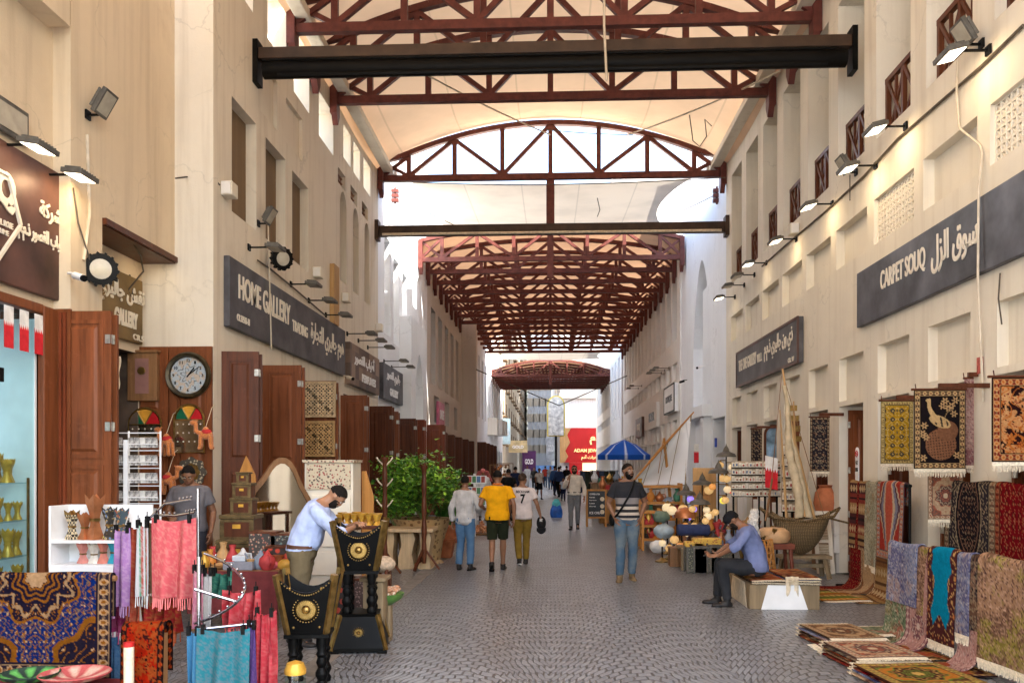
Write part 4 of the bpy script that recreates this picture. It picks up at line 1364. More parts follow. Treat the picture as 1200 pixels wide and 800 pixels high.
# ================================================================ CARPET DESIGNS
def _n2(x, y, s, seed=0.0):
 xs, ys = x * s + seed * 17.13, y * s + seed * 7.7
 xi, yi = np.floor(xs), np.floor(ys)
 xf, yf = xs - xi, ys - yi
 xf, yf = xf * xf * (3 - 2 * xf), yf * yf * (3 - 2 * yf)
 def h(a, b):
  v = np.sin(a * 127.1 + b * 311.7 + seed * 74.7) * 43758.5453
  return v - np.floor(v)
 return (h(xi, yi) * (1 - xf) + h(xi + 1, yi) * xf) * (1 - yf) + (h(xi, yi + 1) * (1 - xf) + h(xi + 1, yi + 1) * xf) * yf
def _put(c, mask, col):
 m = np.clip(mask, 0, 1)[..., None]
 return c * (1 - m) + np.array(col, dtype=float) * m
def design(w, h, nu, nv, style, pal, seed=1, v0=0.0, v1=1.0):
 u = np.linspace(0, 1, nu + 1)[None, :].repeat(nv + 1, 0)
 v = np.linspace(v0, v1, nv + 1)[:, None].repeat(nu + 1, 1)
 x, y = (u - .5) * w, (v - .5) * h
 fld, brd, acc, lig, drk = [np.array(p, dtype=float) for p in pal]
 c = np.ones(u.shape + (3,)) * fld
 ax, ay = np.abs(x), np.abs(y)
 def floral(c, sc, cols, x, y, den=0.5):
  for k, (cl, s) in enumerate(cols):
   gx, gy = x * sc * s, y * sc * s
   ang = np.arctan2(np.sin(2 * PI * gy), np.sin(2 * PI * gx))
   rr = np.hypot(np.sin(PI * gx + k), np.sin(PI * gy + k * .5))
   pet = rr < (.34 + .17 * np.cos(5 * ang + k))
   c = _put(c, pet * (_n2(x, y, sc * s * .9, seed + k) > 1 - den), cl)
  vine = np.abs(np.sin(sc * 4 * x + 2.2 * np.sin(sc * 3 * y + seed)) + .6 * np.sin(sc * 5.5 * y + 1.7 * np.cos(sc * 3.1 * x))) < .16
  return _put(c, vine, cols[-1][0])
 if style in ('medallion', 'blue'):
  c = floral(c, 11.0 if style == 'blue' else 12, [(acc, 1), (lig, 1.6), (brd * .6 + lig * .4, 1.3)], ax, ay, .5)
  r = np.hypot(ax / .34, ay / .36) * (1 + .10 * np.cos(8 * np.arctan2(ay, ax)))
  s = min(w, h)
  rr = r / (s * 1.0)
  c = _put(c, rr < .85, acc)
  c = _put(c, rr < .80, drk)
  c = _put(c, (rr < .80) * (np.abs(np.cos(14 * np.arctan2(ay, ax)) * .07 + .66 - rr) < .035), lig * .8)
  c = floral(c, 14, [(lig, 1), (acc, 1.3)], ax, ay, .55) if style == 'blue' else c
  c = _put(c, rr < .52, drk)
  c = _put(c, (rr < .5) * (np.sin(rr * 60) > .2), acc)
  c = _put(c, rr < .2, lig)
  cx, cy = w / 2 - ax, h / 2 - ay
  q = np.hypot(cx / (w * .40), cy / (h * .30)) + .07 * np.sin(9 * np.arctan2(cy, cx + 1e-6))
  c = _put(c, q < 1, acc * .9)
  c = _put(c, q < .90, drk * .7 + brd * .3)
  inn = (q < .88)
  d = floral(c, 9, [(lig, 1), (acc, 1.5)], ax, ay, .6)
  c = np.where(inn[..., None], d, c)
 elif style == 'allover':
  c = floral(c, 11, [(acc, 1), (drk, 1.5), (lig, 2.0)], ax, ay, .62)
  k = np.hypot((np.mod(ax * 9.2, 1) - .5), (np.mod(ay * 9.2, 1) - .5))
  c = _put(c, (k < .26), drk)
  c = _put(c, (k < .17), acc)
  c = _put(c, (k < .08), lig)
 elif style == 'hunt':
  for i in range(95):
   rr = random.Random(seed * 100 + i)
   ex, ey = (rr.random() - .5) * w * .9, (rr.random() - .5) * h * .92
   sx, sy = .03 + rr.random() * .05, .016 + rr.random() * .024
   tt = rr.random() * 3
   xx, yy = (x - ex) * math.cos(tt) + (y - ey) * math.sin(tt), -(x - ex) * math.sin(tt) + (y - ey) * math.cos(tt)
   body = np.hypot(xx / sx, yy / sy) + .35 * np.sin(7 * np.arctan2(yy, xx) + i)
   c = _put(c, body < 1, (acc, lig, lig * .7 + acc * .3)[i % 3])
   c = _put(c, (body < .5) * (_n2(x, y, 60, i) > .6), brd)
  c = floral(c, 8, [(lig * .8, 1.2), (acc, 2)], x, y, .3)
 elif style == 'kilim':
  k = np.mod(y * 7, 1)
  b = np.floor(y * 7)
  c = _put(c, (np.mod(b, 3) == 0), brd)
  c = _put(c, (np.mod(b, 3) == 1) * 1.0, acc)
  z = np.abs(np.mod(x * 12, 1) - .5) * 2
  c = _put(c, (np.abs(k - .5) * 2 < z * .8) * (np.mod(b, 2) == 0), lig)
  c = _put(c, (np.abs(k - .5) < .12) * (np.mod(b, 2) == 1), drk)
 elif style == 'medal_kilim':
  for f, cl in ((.46, lig), (.40, drk), (.33, acc), (.24, lig), (.16, brd)):
   q = ax / (w * f) + np.mod(np.abs(y), .75) / .75 * 1.0 + .10 * np.abs(np.mod(y * 14, 1) - .5)
   c = _put(c, q < .95, cl)
 elif style == 'faded':
  a = _n2(x, y, 5, seed) + .5 * _n2(x, y, 13, seed + 1) + .3 * _n2(x, y, 40, seed + 2)
  c = _put(c, np.clip((a - .75) * 3, 0, 1), brd)
  b = _n2(x, y, 7, seed + 5) + .6 * _n2(x, y, 30, seed + 3)
  c = _put(c, np.clip((b - .95) * 4, 0, 1) * .8, acc)
  c = floral(c, 12, [(lig, 1), (drk, 1.5)], ax, ay, .42)
  c = _put(c, (_n2(x, y, 90, seed) > .62) * .5, lig)
 elif style == 'plain':
  c = _put(c, (_n2(x, y, 4, seed)) * .35, brd)
  lace = np.hypot(np.abs(x) - w * .5, 0) < w * (.20 + .05 * np.sin(y * 14) + .03 * np.sin(y * 33))
  tip = ay > h * .5 - w * (.42 + .12 * np.cos(x * 22))
  both = np.logical_or(lace, tip)
  d = floral(np.ones_like(c) * drk, 9, [(acc, 1), (lig, 1.6)], ax, ay, .7)
  c = np.where(both[..., None], d, c)
 elif style == 'peacock':
  c = np.ones_like(c) * drk
  def ell(ex, ey, sx, sy, t=0):
   xx, yy = (x - ex) * math.cos(t) + (y - ey) * math.sin(t), -(x - ex) * math.sin(t) + (y - ey) * math.cos(t)
   return np.hypot(xx / sx, yy / sy), xx, yy
  W2, H2 = w, h
  q, xx, yy = ell(.02 * W2, -.19 * H2, .30 * W2, .20 * H2, .12)
  c = _put(c, q < 1, acc)
  sc_ = np.abs(np.mod(xx * 34, 1) - .5) + np.abs(np.mod(yy * 34, 1) - .5) < .33
  c = _put(c, (q < .98) * sc_, brd)
  q, xx, yy = ell(.15 * W2, -.02 * H2, .20 * W2, .13 * H2, -.5)
  c = _put(c, q < 1, acc * .9)
  q, xx, yy = ell(.0, .10 * H2, .22 * W2, .07 * H2, -.42)
  c = _put(c, q < 1, lig * .9)
  c = _put(c, (q < .8) * (np.sin(xx * 90 + yy * 60) > .5), fld)
  for t in np.linspace(0, 1, 40):
   nx = -.06 * W2 - .15 * W2 * math.sin(t * 2.0)
   ny = .12 * H2 + .26 * H2 * t
   c = _put(c, np.hypot(x - nx, y - ny) < (.055 - .030 * t) * W2, lig)
  c = _put(c, np.hypot((x + .23 * W2) / 1.3, y - .37 * H2) < .032 * W2, lig)
  for (fx, fy) in ((.1, .36), (.22, .30), (.3, .37), (.27, .2), (-.3, .05), (-.33, -.05), (-.27, -.1), (.33, -.33), (-.32, -.36), (.16, .27), (.05, .30)):
   q = np.hypot(x - fx * W2, y - fy * H2)
   a = np.arctan2(y - fy * H2, x - fx * W2)
   c = _put(c, q < .055 * W2 * (1 + .4 * np.cos(6 * a)), (lig * .7 + acc * .3))
   c = _put(c, q < .02 * W2, brd)
  for t in np.linspace(0, 1, 30):
   c = _put(c, np.hypot(x - (.08 + .2 * t) * W2, y - (.12 + .22 * t + .03 * math.sin(6 * t)) * H2) < .008 * W2, lig * .6)
 elif style == 'arch':
  c = floral(c, 11, [(acc, 1.3), (lig, 1.8)], ax, ay, .45)
  q = np.hypot(ax / (w * .26), ay / (h * .40))
  for f, cl in ((1.0, lig), (.95, drk), (.80, acc), (.76, drk)):
   c = _put(c, q < f, cl)
  d = floral(np.ones_like(c) * drk, 13, [(lig, 1.2), (acc, 1.7)], ax, ay, .5)
  c = np.where((q < .74)[..., None], d, c)
 if style not in ('kilim', 'faded', 'plain', 'stripe'):
  bw = min(w, h) * (.13 if style != 'blue' else .10)
  e = np.minimum(w / 2 - ax, h / 2 - ay)
  bd = np.ones_like(c) * brd
  al = np.where(w / 2 - ax < h / 2 - ay, y, x)
  t = np.mod(al * (13 if style == 'blue' else 16), 1)
  ee = e / bw
  bd = _put(bd, np.hypot((t - .5) * 1.0, (ee - .5) * 1.1) < .33, lig)
  bd = _put(bd, np.hypot((t - .5) * 1.0, (ee - .5) * 1.1) < .18, acc)
  bd = _put(bd, np.hypot((np.mod(t + .5, 1) - .5), (ee - .5) * 1.4) < .15, drk * .6 + lig * .4)
  bd = _put(bd, (ee < .12) + (ee > .9), drk)
  bd = _put(bd, (np.abs(ee - .16) < .04) + (np.abs(ee - .85) < .04), lig * .7)
  c = np.where((e < bw)[..., None], bd, c)
 g = .82 + .36 * _n2(x, y, 70, seed + 9)
 c = np.clip(c * g[..., None], 0, 1) ** 1.06
 l = c.mean(-1, keepdims=True)
 return np.clip(l + (c - l) * 1.12, 0.002, 1)
P_BLUE = ((.006, .018, .085), (.02, .014, .02), (.17, .07, .018), (.30, .20, .12), (.010, .008, .018))
P_YEL = ((.36, .22, .04), (.22, .16, .07), (.10, .08, .05), (.52, .40, .18), (.055, .05, .045))
P_PEA = ((.05, .04, .03), (.06, .035, .025), (.19, .095, .055), (.46, .32, .17), (.012, .009, .010))
P_RED = ((.020, .008, .008), (.16, .020, .016), (.34, .12, .04), (.42, .24, .12), (.015, .008, .008))
P_CRM = ((.42, .30, .20), (.30, .15, .10), (.34, .12, .08), (.52, .42, .30), (.12, .07, .06))
P_DRK = ((.030, .026, .032), (.11, .065, .045), (.22, .13, .09), (.32, .26, .18), (.014, .012, .016))
P_WINE = ((.15, .012, .016), (.09, .008, .012), (.24, .05, .03), (.28, .12, .07), (.04, .006, .01))
P_GRYB = ((.19, .21, .30), (.12, .12, .20), (.30, .22, .20), (.42, .40, .40), (.06, .06, .12))
P_TURQ = ((.006, .19, .30), (.01, .14, .24), (.36, .14, .06), (.42, .26, .12), (.06, .02, .02))
P_OLV = ((.27, .17, .11), (.15, .09, .06), (.22, .20, .05), (.46, .31, .23), (.06, .03, .03))
P_PNK = ((.34, .20, .18), (.24, .12, .12), (.40, .26, .22), (.48, .38, .33), (.15, .07, .08))
P_RST = ((.26, .07, .04), (.10, .03, .02), (.36, .20, .06), (.48, .34, .18), (.03, .015, .015))
P_ORG = ((.38, .16, .045), (.16, .10, .05), (.14, .20, .05), (.48, .32, .12), (.07, .03, .02))
P_TAN = ((.36, .25, .15), (.26, .16, .09), (.20, .09, .05), (.46, .36, .24), (.10, .06, .04))
P_KIL = ((.20, .05, .04), (.30, .19, .10), (.07, .03, .03), (.45, .33, .2), (.03, .02, .02))
P_GRN = ((.12, .16, .10), (.20, .17, .10), (.28, .10, .08), (.42, .38, .28), (.05, .05, .04))
def carpet(label, path, wdir, width, style, pal, seed=1, fringe=True, cat='carpet', group=None, name='carpet', dens=55, thick=.009, ripple=.008, flip=False, dlen=None, fmat=None, v0=0.0):
 path = [Vector(p) for p in path]
 seg = [0.0]
 for a, b in zip(path[:-1], path[1:]):
  seg.append(seg[-1] + (b - a).length)
 L = seg[-1]
 wd = Vector(wdir).normalized()
 nu = max(8, int(width * dens))
 nv = max(8, int(L * dens))
 def at(s):
  for i in range(len(path) - 1):
   if s <= seg[i + 1] + 1e-9:
    t = (s - seg[i]) / max(seg[i + 1] - seg[i], 1e-9)
    return path[i].lerp(path[i + 1], t)
  return path[-1]
 base = at(0)
 o = thing(name, label, cat, base, 0, group)
 def fn(u, v):
  p = at(v * L)
  k = ripple * (math.sin(u * width * 9 + seed) + .6 * math.sin(v * L * 5 + u * 3 + seed * 2))
  d = (at(min(v * L + .02, L)) - at(max(v * L - .02, 0)))
  n = wd.cross(d)
  n = n.normalized() if n.length > 1e-9 else Vector((0, 0, 1))
  return p + wd * ((u - .5) * width) + n * k - base
 m = MB()
 m.sheet(fn, nu, nv, thick)
 cols = design(width, dlen or L, nu, nv, style, pal, seed, v0)
 if flip:
  cols = cols[::-1]
 back = cols
 m.build('pile', MT['carpet'], o, smooth=50, cols=np.concatenate([cols.reshape(-1, 3), back.reshape(-1, 3)]))
 if fringe:
  for end in ((0, 1) if fringe == 'both' else ((1,) if fringe is True else (0,))):
   q = MB()
   n = int(width / .012)
   e = fn(.5, end) if end else fn(.5, 0)
   d = (at(L) - at(L - .03)) if end else (at(0) - at(.03))
   d = d.normalized() if d.length > 1e-9 else Vector((0, 0, -1))
   rr = random.Random(seed)
   q.sheet(lambda u, v: fn(u, end) + d * (.035 * v), max(8, n // 4), 2, .006)
   for i in range(n):
    u = (i + .5) / n
    a = fn(u, end) + d * .03
    b = a + d * (.045 + .02 * rr.random()) + wd * (rr.random() - .5) * .02
    q.bar(a, b, .006, .005, wd)
   q.build('fringe', fmat or MT['fringe'], o)
 return o
def drape(top, out, back=.25, front=.6, r=.03, floor=None, sweep=0.0):
 top, out = Vector(top), Vector(out).normalized()
 pts = [top - out * r - Vector((0, 0, back))]
 for i in range(7):
  t = PI - PI * i / 6
  pts.append(top + out * r * math.cos(t) + Vector((0, 0, r * math.sin(t))))
 if floor is None:
  pts.append(top + out * (r + .02) - Vector((0, 0, front)))
 else:
  zf = floor
  rad = .16
  drop = top.z - zf - rad
  pts.append(top + out * (r + .03) - Vector((0, 0, drop)))
  c = top + out * (r + .03 + rad) - Vector((0, 0, drop))
  for i in range(1, 7):
   t = PI + (PI / 2) * i / 6
   pts.append(c + out * rad * math.cos(t) + Vector((0, 0, rad * math.sin(t))))
  pts.append(pts[-1] + out * sweep)
 return pts
# ================================================================ PEOPLE
def skin_mat(name, col):
 k = NT(name)
 co = k.objco()
 f = k.noise(co, 14, 4)
 k.l(k.ramp(f, [(0.3, tuple(c * .85 for c in col)), (.7, col)]), k.b.inputs['Base Color'])
 k.b.inputs['Roughness'].default_value = .5
 k.b.inputs['Subsurface Weight'].default_value = .08
 k.b.inputs['Subsurface Radius'].default_value = (.02, .008, .004)
 return k.m
SKIN = skin_mat('skin_brown', (.25, .115, .06))
SKIN2 = skin_mat('skin_tan', (.36, .18, .10))
HAIR = M('dark_hair', (.010, .0075, .006), .8, 0, .3, 60, .6, 120, spec=.15)
EYEW = M('eye_white', (.7, .68, .64), .3, 0, .02, 5)
LIP = M('lips', (.26, .10, .075), .5, 0, .1, 30)
def cloth(name, col, var=.1, rough=.9, bump=.3, sc=9):
 return M(name, col, rough, 0, var, sc, bump, 130, spec=.12)
def capsule(m, pts, rs, n=12):
 pts = [Vector(p) for p in pts]
 m.tube(pts, rs, n)
 for p, r in zip(pts, rs):
  m.sphere(p, r * 1.0, n, 8)
def hand(m, wrist, d, thumb, curl, s=1.0):
 wrist, d = Vector(wrist), Vector(d).normalized()
 th = (Vector(thumb) - d * Vector(thumb).dot(d)).normalized()
 nr = d.cross(th)
 if nr.dot(Vector(curl)) < 0:
  nr = -nr
 pc = wrist + d * .055 * s
 R3 = Matrix((th, d, nr)).transposed()
 m.sphere(pc, (.040 * s, .056 * s, .017 * s), 10, 8, R3)
 for i, L in enumerate((.070, .080, .075, .058)):
  off = th * (.030 - .0205 * i) * s
  fan = (th * (.16 - .10 * i) + d).normalized()
  b = pc + d * .035 * s + off
  p1 = b + (fan + nr * .25).normalized() * L * .45 * s
  p2 = p1 + (fan + nr * .75).normalized() * L * .33 * s
  p3 = p2 + (fan * .7 + nr * 1.0).normalized() * L * .28 * s
  capsule(m, [b, p1, p2, p3], [.0095 * s, .009 * s, .0085 * s, .0075 * s], 6)
 b = wrist + d * .03 * s + th * .028 * s
 p1 = b + (th * .8 + d * .7 + nr * .2).normalized() * .04 * s
 p2 = p1 + (d + th * .15 + nr * .45).normalized() * .034 * s
 capsule(m, [b, p1, p2], [.013 * s, .011 * s, .009 * s], 6)
def wrinkle(o, amp, f=(9, 9, 5), seed=0, mask=None):
 me = o.data
 n = len(me.vertices)
 co = np.empty(n * 3, dtype=np.float32)
 no = np.empty(n * 3, dtype=np.float32)
 me.vertices.foreach_get('co', co)
 me.vertices.foreach_get('normal', no)
 co, no = co.reshape(-1, 3), no.reshape(-1, 3)
 d = np.empty(n, dtype=np.float32)
 for i, (x, y, z) in enumerate(co):
  p = Vector((x * f[0] + seed, y * f[1], z * f[2]))
  d[i] = mnoise.noise(p) + .55 * mnoise.noise(p * 2.3 + Vector((3, 1, 7))) - .9 * max(0, .22 - abs(mnoise.noise(p * 1.3 + Vector((9, seed, 4)))))
 co += no * (d * amp)[:, None]
 me.vertices.foreach_set('co', co.ravel())
 me.update()
class Fig:
 def __init__(s, name_label, loc, rz, H=1.72, hipz=.92, lean=0.0, bulk=1.0, belly=0.0, hyaw=0.0, hpitch=0.0, twist=0.0, skin=None, vox=.009, group=None, shy=0.0):
  s.o = thing('person', name_label, 'person', loc, rz, group)
  k = H / 1.75
  s.o.scale = (k, k, k)
  s.hipz, s.lean, s.bulk, s.belly = hipz, R(lean), bulk, belly
  s.hy, s.hp = R(hyaw), R(hpitch)
  s.skin = skin or SKIN
  s.vox = vox
  s.shy = shy
  s.zs = [.82 + .02 * i for i in range(50)]
  s.spine = {}
  p = Vector((0, 0, hipz))
  a0 = 0.0
  s.tab = []
  z = .92
  while z < 1.8:
   t = min(1, max(0, (z - .94) / .32))
   a = s.lean * t * t * (3 - 2 * t)
   s.tab.append((z, p.copy(), a))
   p = p + Vector((0, -math.sin(a), math.cos(a))) * .02
   z += .02
 def B(s, x, y, z):
  if z <= .92:
   return Vector((x, y, s.hipz + (z - .92)))
  i = min(len(s.tab) - 2, int((z - .92) / .02))
  z0, p, a = s.tab[i]
  r = z - z0
  d = Vector((0, -math.sin(a), math.cos(a)))
  b = Vector((0, math.cos(a), math.sin(a)))
  return p + d * r + b * y + Vector((x, 0, 0))
 def ring(s, z, rx, ry, off=0.0, yo=0.0, n=18):
  out = []
  for k in range(n):
   t = 2 * PI * k / n
   cx, sy = math.cos(t), math.sin(t)
   e = .82
   x = math.copysign(abs(cx) ** e, cx) * (rx + off)
   y = math.copysign(abs(sy) ** e, sy) * (ry + off) + yo
   out.append(s.B(x, y, z))
  return out
 def torso_rings(s, z0, z1, off):
  b = s.bulk
  prof = [(.82, .12, .085, 0), (.88, .165 * b, .115 * b, .01), (.95, .172 * b, .122 * b, .008), (1.04, .155 * b, .108 * b + s.belly * .5, -s.belly * .5), (1.12, .150 * b, .108 * b + s.belly * .6, -s.belly * .6),
    (1.22, .160 * b, .114 * b + s.belly * .3, -s.belly * .3), (1.32, .178 * b, .118 * b, 0), (1.40, .182 * b, .104 * b, .008), (1.445, .150 * b, .085, .014), (1.475, .095, .070, .014), (1.50, .062, .062, .010)]
  out = []
  zz = sorted(set([z0, z1] + [p[0] for p in prof if z0 < p[0] < z1]))
  for z in zz:
   for a, c in zip(prof[:-1], prof[1:]):
    if a[0] <= z <= c[0]:
     t = (z - a[0]) / (c[0] - a[0])
     v = [a[i] + (c[i] - a[i]) * t for i in range(4)]
     out.append(s.ring(z, v[1], v[2], off, v[3]))
     break
  return out
 def sh(s, sg):
  return s.B(sg * .170 * s.bulk, .008, 1.388)
 def pose(s, arms, legs):
  s.arms = {k: [Vector(v[0]), Vector(v[1]), Vector(v[2]), Vector(v[3])] for k, v in arms.items()}
  s.legs = {k: [Vector((k * .088 * s.bulk, 0, s.hipz - .02)), Vector(v[0]), Vector(v[1]), Vector(v[2])] for k, v in legs.items()}
  return s
 def head_frame(s):
  c = s.B(0, -.008, 1.615)
  a = s.lean + s.hp
  f = Vector((math.sin(s.hy) * math.cos(a) * -1, -math.cos(s.hy) * math.cos(a), -math.sin(a)))
  u = Vector((0, -math.sin(a), math.cos(a)))
  sd = f.cross(u).normalized()
  u = sd.cross(f).normalized()
  base = s.B(0, .0, 1.52)
  c = base + u * .095 + f * .018
  return c, f, u, sd
 def body(s):
  m = MB()
  m.loft(s.torso_rings(.82, 1.50, 0))
  c, f, u, sd = s.head_frame()
  s.hf = (c, f, u, sd)
  R3 = Matrix((sd, f, u)).transposed()
  capsule(m, [s.B(0, .012, 1.44), s.B(0, .008, 1.50), c - u * .05 - f * .02], [.060, .055, .052])
  m.sphere(c + u * .022 - f * .010, (.074, .094, .092), 16, 12, R3)
  m.sphere(c - u * .040 + f * .030, (.056, .060, .066), 14, 10, R3)
  m.sphere(c - u * .083 + f * .058, (.026, .022, .020), 10, 8, R3)
  m.sphere(c - u * .012 + f * .086, (.012, .020, .022), 8, 6, R3)
  m.sphere(c + u * .006 + f * .078, (.009, .016, .030), 8, 6, R3)
  for sg in (-1, 1):
   m.sphere(c - u * .005 + sd * sg * .077 - f * .008, (.011, .020, .032), 8, 6, R3)
   m.sphere(c + u * .030 + sd * sg * .030 + f * .074, (.026, .012, .009), 8, 6, R3)
   m.sphere(c - u * .022 + sd * sg * .040 + f * .056, (.022, .020, .018), 8, 6, R3)
  for sg, (e, w, hd, cu) in s.arms.items():
   S = s.sh(sg)
   capsule(m, [S, S.lerp(e, .35), S.lerp(e, .75), e, e.lerp(w, .3), e.lerp(w, .75), w], [.052, .050, .043, .039, .040, .030, .026])
   hand(m, w, hd, Vector((-sg * .3, -.9, .2)) if abs(hd.y) < .7 else Vector((-sg * .9, 0, .5)), cu)
  for sg, (h, k, a, td) in s.legs.items():
   capsule(m, [h, h.lerp(k, .4), h.lerp(k, .8), k, k.lerp(a, .28), k.lerp(a, .7), a], [.088, .082, .062, .055, .057, .042, .036])
   t = td.normalized()
   capsule(m, [a - Vector((0, 0, .035)), a - Vector((0, 0, .05)) + t * .10], [.030, .018])
  b = m.build('body', s.skin, s.o, remesh=s.vox, smooth_it=3)
  return s
 def face(s, beard=False, brows=True):
  c, f, u, sd = s.hf
  R3 = Matrix((sd, f, u)).transposed()
  for sg in (-1, 1):
   m = MB()
   m.sphere(c + u * .010 + sd * sg * .031 + f * .075, (.013, .008, .007), 8, 6, R3)
   e = m.build('eye', EYEW, s.o, smooth=180)
   m = MB()
   m.sphere(c + u * .010 + sd * sg * .031 + f * .0815, (.006, .004, .006), 8, 6, R3)
   m.build('iris', HAIR, s.o, smooth=180).parent = e
   m = MB()
   m.tube([c + u * .034 + sd * sg * .014 + f * .089, c + u * .040 + sd * sg * .033 + f * .085, c + u * .032 + sd * sg * .052 + f * .070], [.004, .0055, .003], 6)
   m.build('eyebrow', HAIR, s.o, smooth=180)
  m = MB()
  m.sphere(c - u * .053 + f * .084, (.024, .008, .008), 10, 6, R3)
  m.build('mouth', LIP, s.o, smooth=180)
  if beard:
   m = MB()
   J = c - u * .042 + f * .030
   nu, nv = 26, 18
   def pt(a, b):
    d = Vector((math.sin(a) * math.cos(b), math.cos(a) * math.cos(b), math.sin(b)))
    return J + sd * d.x * .066 + f * d.y * .068 + u * d.z * .082, d
   fs = []
   P = {}
   for i in range(nu + 1):
    for j in range(nv + 1):
     a = (i / nu - .5) * 2 * 1.75
     b = -PI / 2 + j / nv * (PI / 2 + .75)
     P[i, j] = pt(a, b)
   vs = [P[i, j][0] for i in range(nu + 1) for j in range(nv + 1)]
   for i in range(nu):
    for j in range(nv):
     d = (P[i, j][1] + P[i + 1, j + 1][1]) / 2
     side = abs(d.x) > .72
     mouth = abs(d.x) < .36 and -.28 < d.z < -.02 and d.y > 0
     if d.y > -.15 and (d.z < -.06 or (side and d.z < .62) or (abs(d.x) < .45 and d.z < .12)) and not mouth:
      a, b = i * (nv + 1) + j, (i + 1) * (nv + 1) + j
      fs.append((a, b, b + 1, a + 1))
   m.add(vs, fs)
   m.build('beard', HAIR, s.o, smooth=180)
  return s
 def hair(s, mat=None, grow=1.055, low=-.42, front=.60, long=False):
  c, f, u, sd = s.hf
  m = MB()
  C = c + u * .022 - f * .010
  nu, nv = 36, 26
  vs, fs, dd = [], [], []
  rr = random.Random(int(abs(c.x * 999)) + 3)
  for j in range(nv + 1):
   for i in range(nu):
    a = 2 * PI * i / nu
    b = -1.2 + j / nv * (PI / 2 + 1.2)
    d = Vector((math.sin(a) * math.cos(b), math.cos(a) * math.cos(b), math.sin(b)))
    k = grow * (1 + .035 * (rr.random() - .5))
    vs.append(C + sd * d.x * .075 * k + f * d.y * .094 * k + u * d.z * .094 * k)
    dd.append(d)
  for j in range(nv):
   for i in range(nu):
    i2 = (i + 1) % nu
    d = (dd[j * nu + i] + dd[(j + 1) * nu + i2]) / 2
    t = (d.y + 1) / 2
    thr = low + (front - low) * max(0, (t - .38) / .52) ** 1.1 if t > .38 else low
    if d.z > thr and not (.30 < t < .62 and d.z < -.05 and abs(d.x) > .7 and not long):
     fs.append((j * nu + i, j * nu + i2, (j + 1) * nu + i2, (j + 1) * nu + i))
  m.add(vs, fs)
  m.build('hair', mat or HAIR, s.o, smooth=180)
  return s
 def top(s, mat, hem=.90, sleeve='tee', off=.016, amp=.006, name='shirt', neck=1.465, seed=1, vox=None):
  m = MB()
  m.loft(s.torso_rings(hem, neck, off))
  for sg, (e, w, hd, cu) in s.arms.items():
   S = s.sh(sg)
   ctr = s.B(sg * .09, .010, 1.388)
   o2 = off * .8
   if sleeve == 'tee':
    q = S.lerp(e, .62)
    capsule(m, [ctr, S], [.072, .053 + o2])
    m.tube([S, S.lerp(e, .3), q], [.053 + o2, .056 + o2, .061 + o2], 14)
   elif sleeve in ('long', 'rolled'):
    capsule(m, [ctr, S, S.lerp(e, .5), e], [.072, .053 + o2, .050 + o2, .046 + o2])
    q = e.lerp(w, .92 if sleeve == 'long' else .30)
    m.tube([e, e.lerp(q, .5), q], [.046 + o2, .044 + o2, .036 + o2 if sleeve == 'long' else .050 + o2], 14)
  o = m.build(name, mat, s.o, remesh=vox or s.vox * 1.25, smooth_it=2)
  if amp:
   wrinkle(o, amp, seed=seed)
  s.shirt = o
  return s
 def trousers(s, mat, waist=1.0, length=1.0, off=.012, amp=.006, name='trousers', shorts=False, seed=4, flare=0.0):
  m = MB()
  m.loft(s.torso_rings(.83, waist, off * .7))
  for sg, (h, k, a, td) in s.legs.items():
   if shorts:
    q = h.lerp(k, .88)
    m.tube([h + Vector((0, 0, .03)), h.lerp(k, .4), q], [.095, .098, .090], 16)
    m.sphere(h, .095, 14, 10)
   else:
    e = k.lerp(a, length * .98)
    m.sphere(h, .094, 14, 10)
    m.tube([h + Vector((0, 0, .03)), h.lerp(k, .4), h.lerp(k, .8), k], [.092 + off, .086 + off, .068 + off, .060 + off], 16)
    m.sphere(k, .060 + off, 14, 10)
    m.tube([k, k.lerp(e, .35), k.lerp(e, .75), e], [.060 + off, .060 + off, .050 + off + flare, .046 + off + flare], 16)
  o = m.build(name, mat, s.o, remesh=s.vox * 1.25, smooth_it=2)
  if amp:
   wrinkle(o, amp, seed=seed, f=(8, 8, 9))
  return s
 def shoes(s, mat, sole=None):
  for sg, (h, k, a, td) in s.legs.items():
   t = td.normalized()
   lat = t.cross(Vector((0, 0, 1)))
   lat = lat.normalized() if lat.length > .2 else Vector((1, 0, 0))
   up = lat.cross(t).normalized()
   R3 = Matrix((lat, t, up)).transposed()
   g = a - up * .062
   m = MB()
   m.sphere(g + t * .02, (.046, .088, .056), 14, 8, R3)
   m.sphere(g + t * .115 - up * .012, (.049, .088, .038), 14, 8, R3)
   m.tube([a + up * .015, g + t * .01], [.048, .046], 12)
   q = m.build('shoe', mat, s.o, remesh=.008, smooth_it=2)
   m = MB()
   pts = []
   for i in range(20):
    th = 2 * PI * i / 20
    pts.append((.047 * math.sin(th) * (1 - .12 * (math.cos(th) < 0)), .055 + .148 * math.cos(th)))
   m.prism(pts, g - up * .046, lat, t, up * .022)
   m.build('sole', sole or MT['black'], s.o).parent = q
  return s
def stand_arms(swing=0.0):
 a = {}
 for sg in (-1, 1):
  sw = swing * sg
  a[sg] = ((sg * .245, .02 + sw * .10, 1.135), (sg * .255, -.06 + sw * .24, .885), (0, -.12, -1), (-sg, .2, 0))
 return a
def walk_legs(front=1, st=1.0):
 L = {}
 L[front] = ((front * .09, -.13 * st, .50), (front * .085, -.20 * st, .085), (front * .12, -1, .02))
 L[-front] = ((-front * .09, .04 * st, .485), (-front * .085, .26 * st, .150), (-front * .1, -1, -.55))
 return L
def still_legs():
 return {sg: ((sg * .098, -.015, .485), (sg * .105, .01, .085), (sg * .25, -1, 0)) for sg in (-1, 1)}
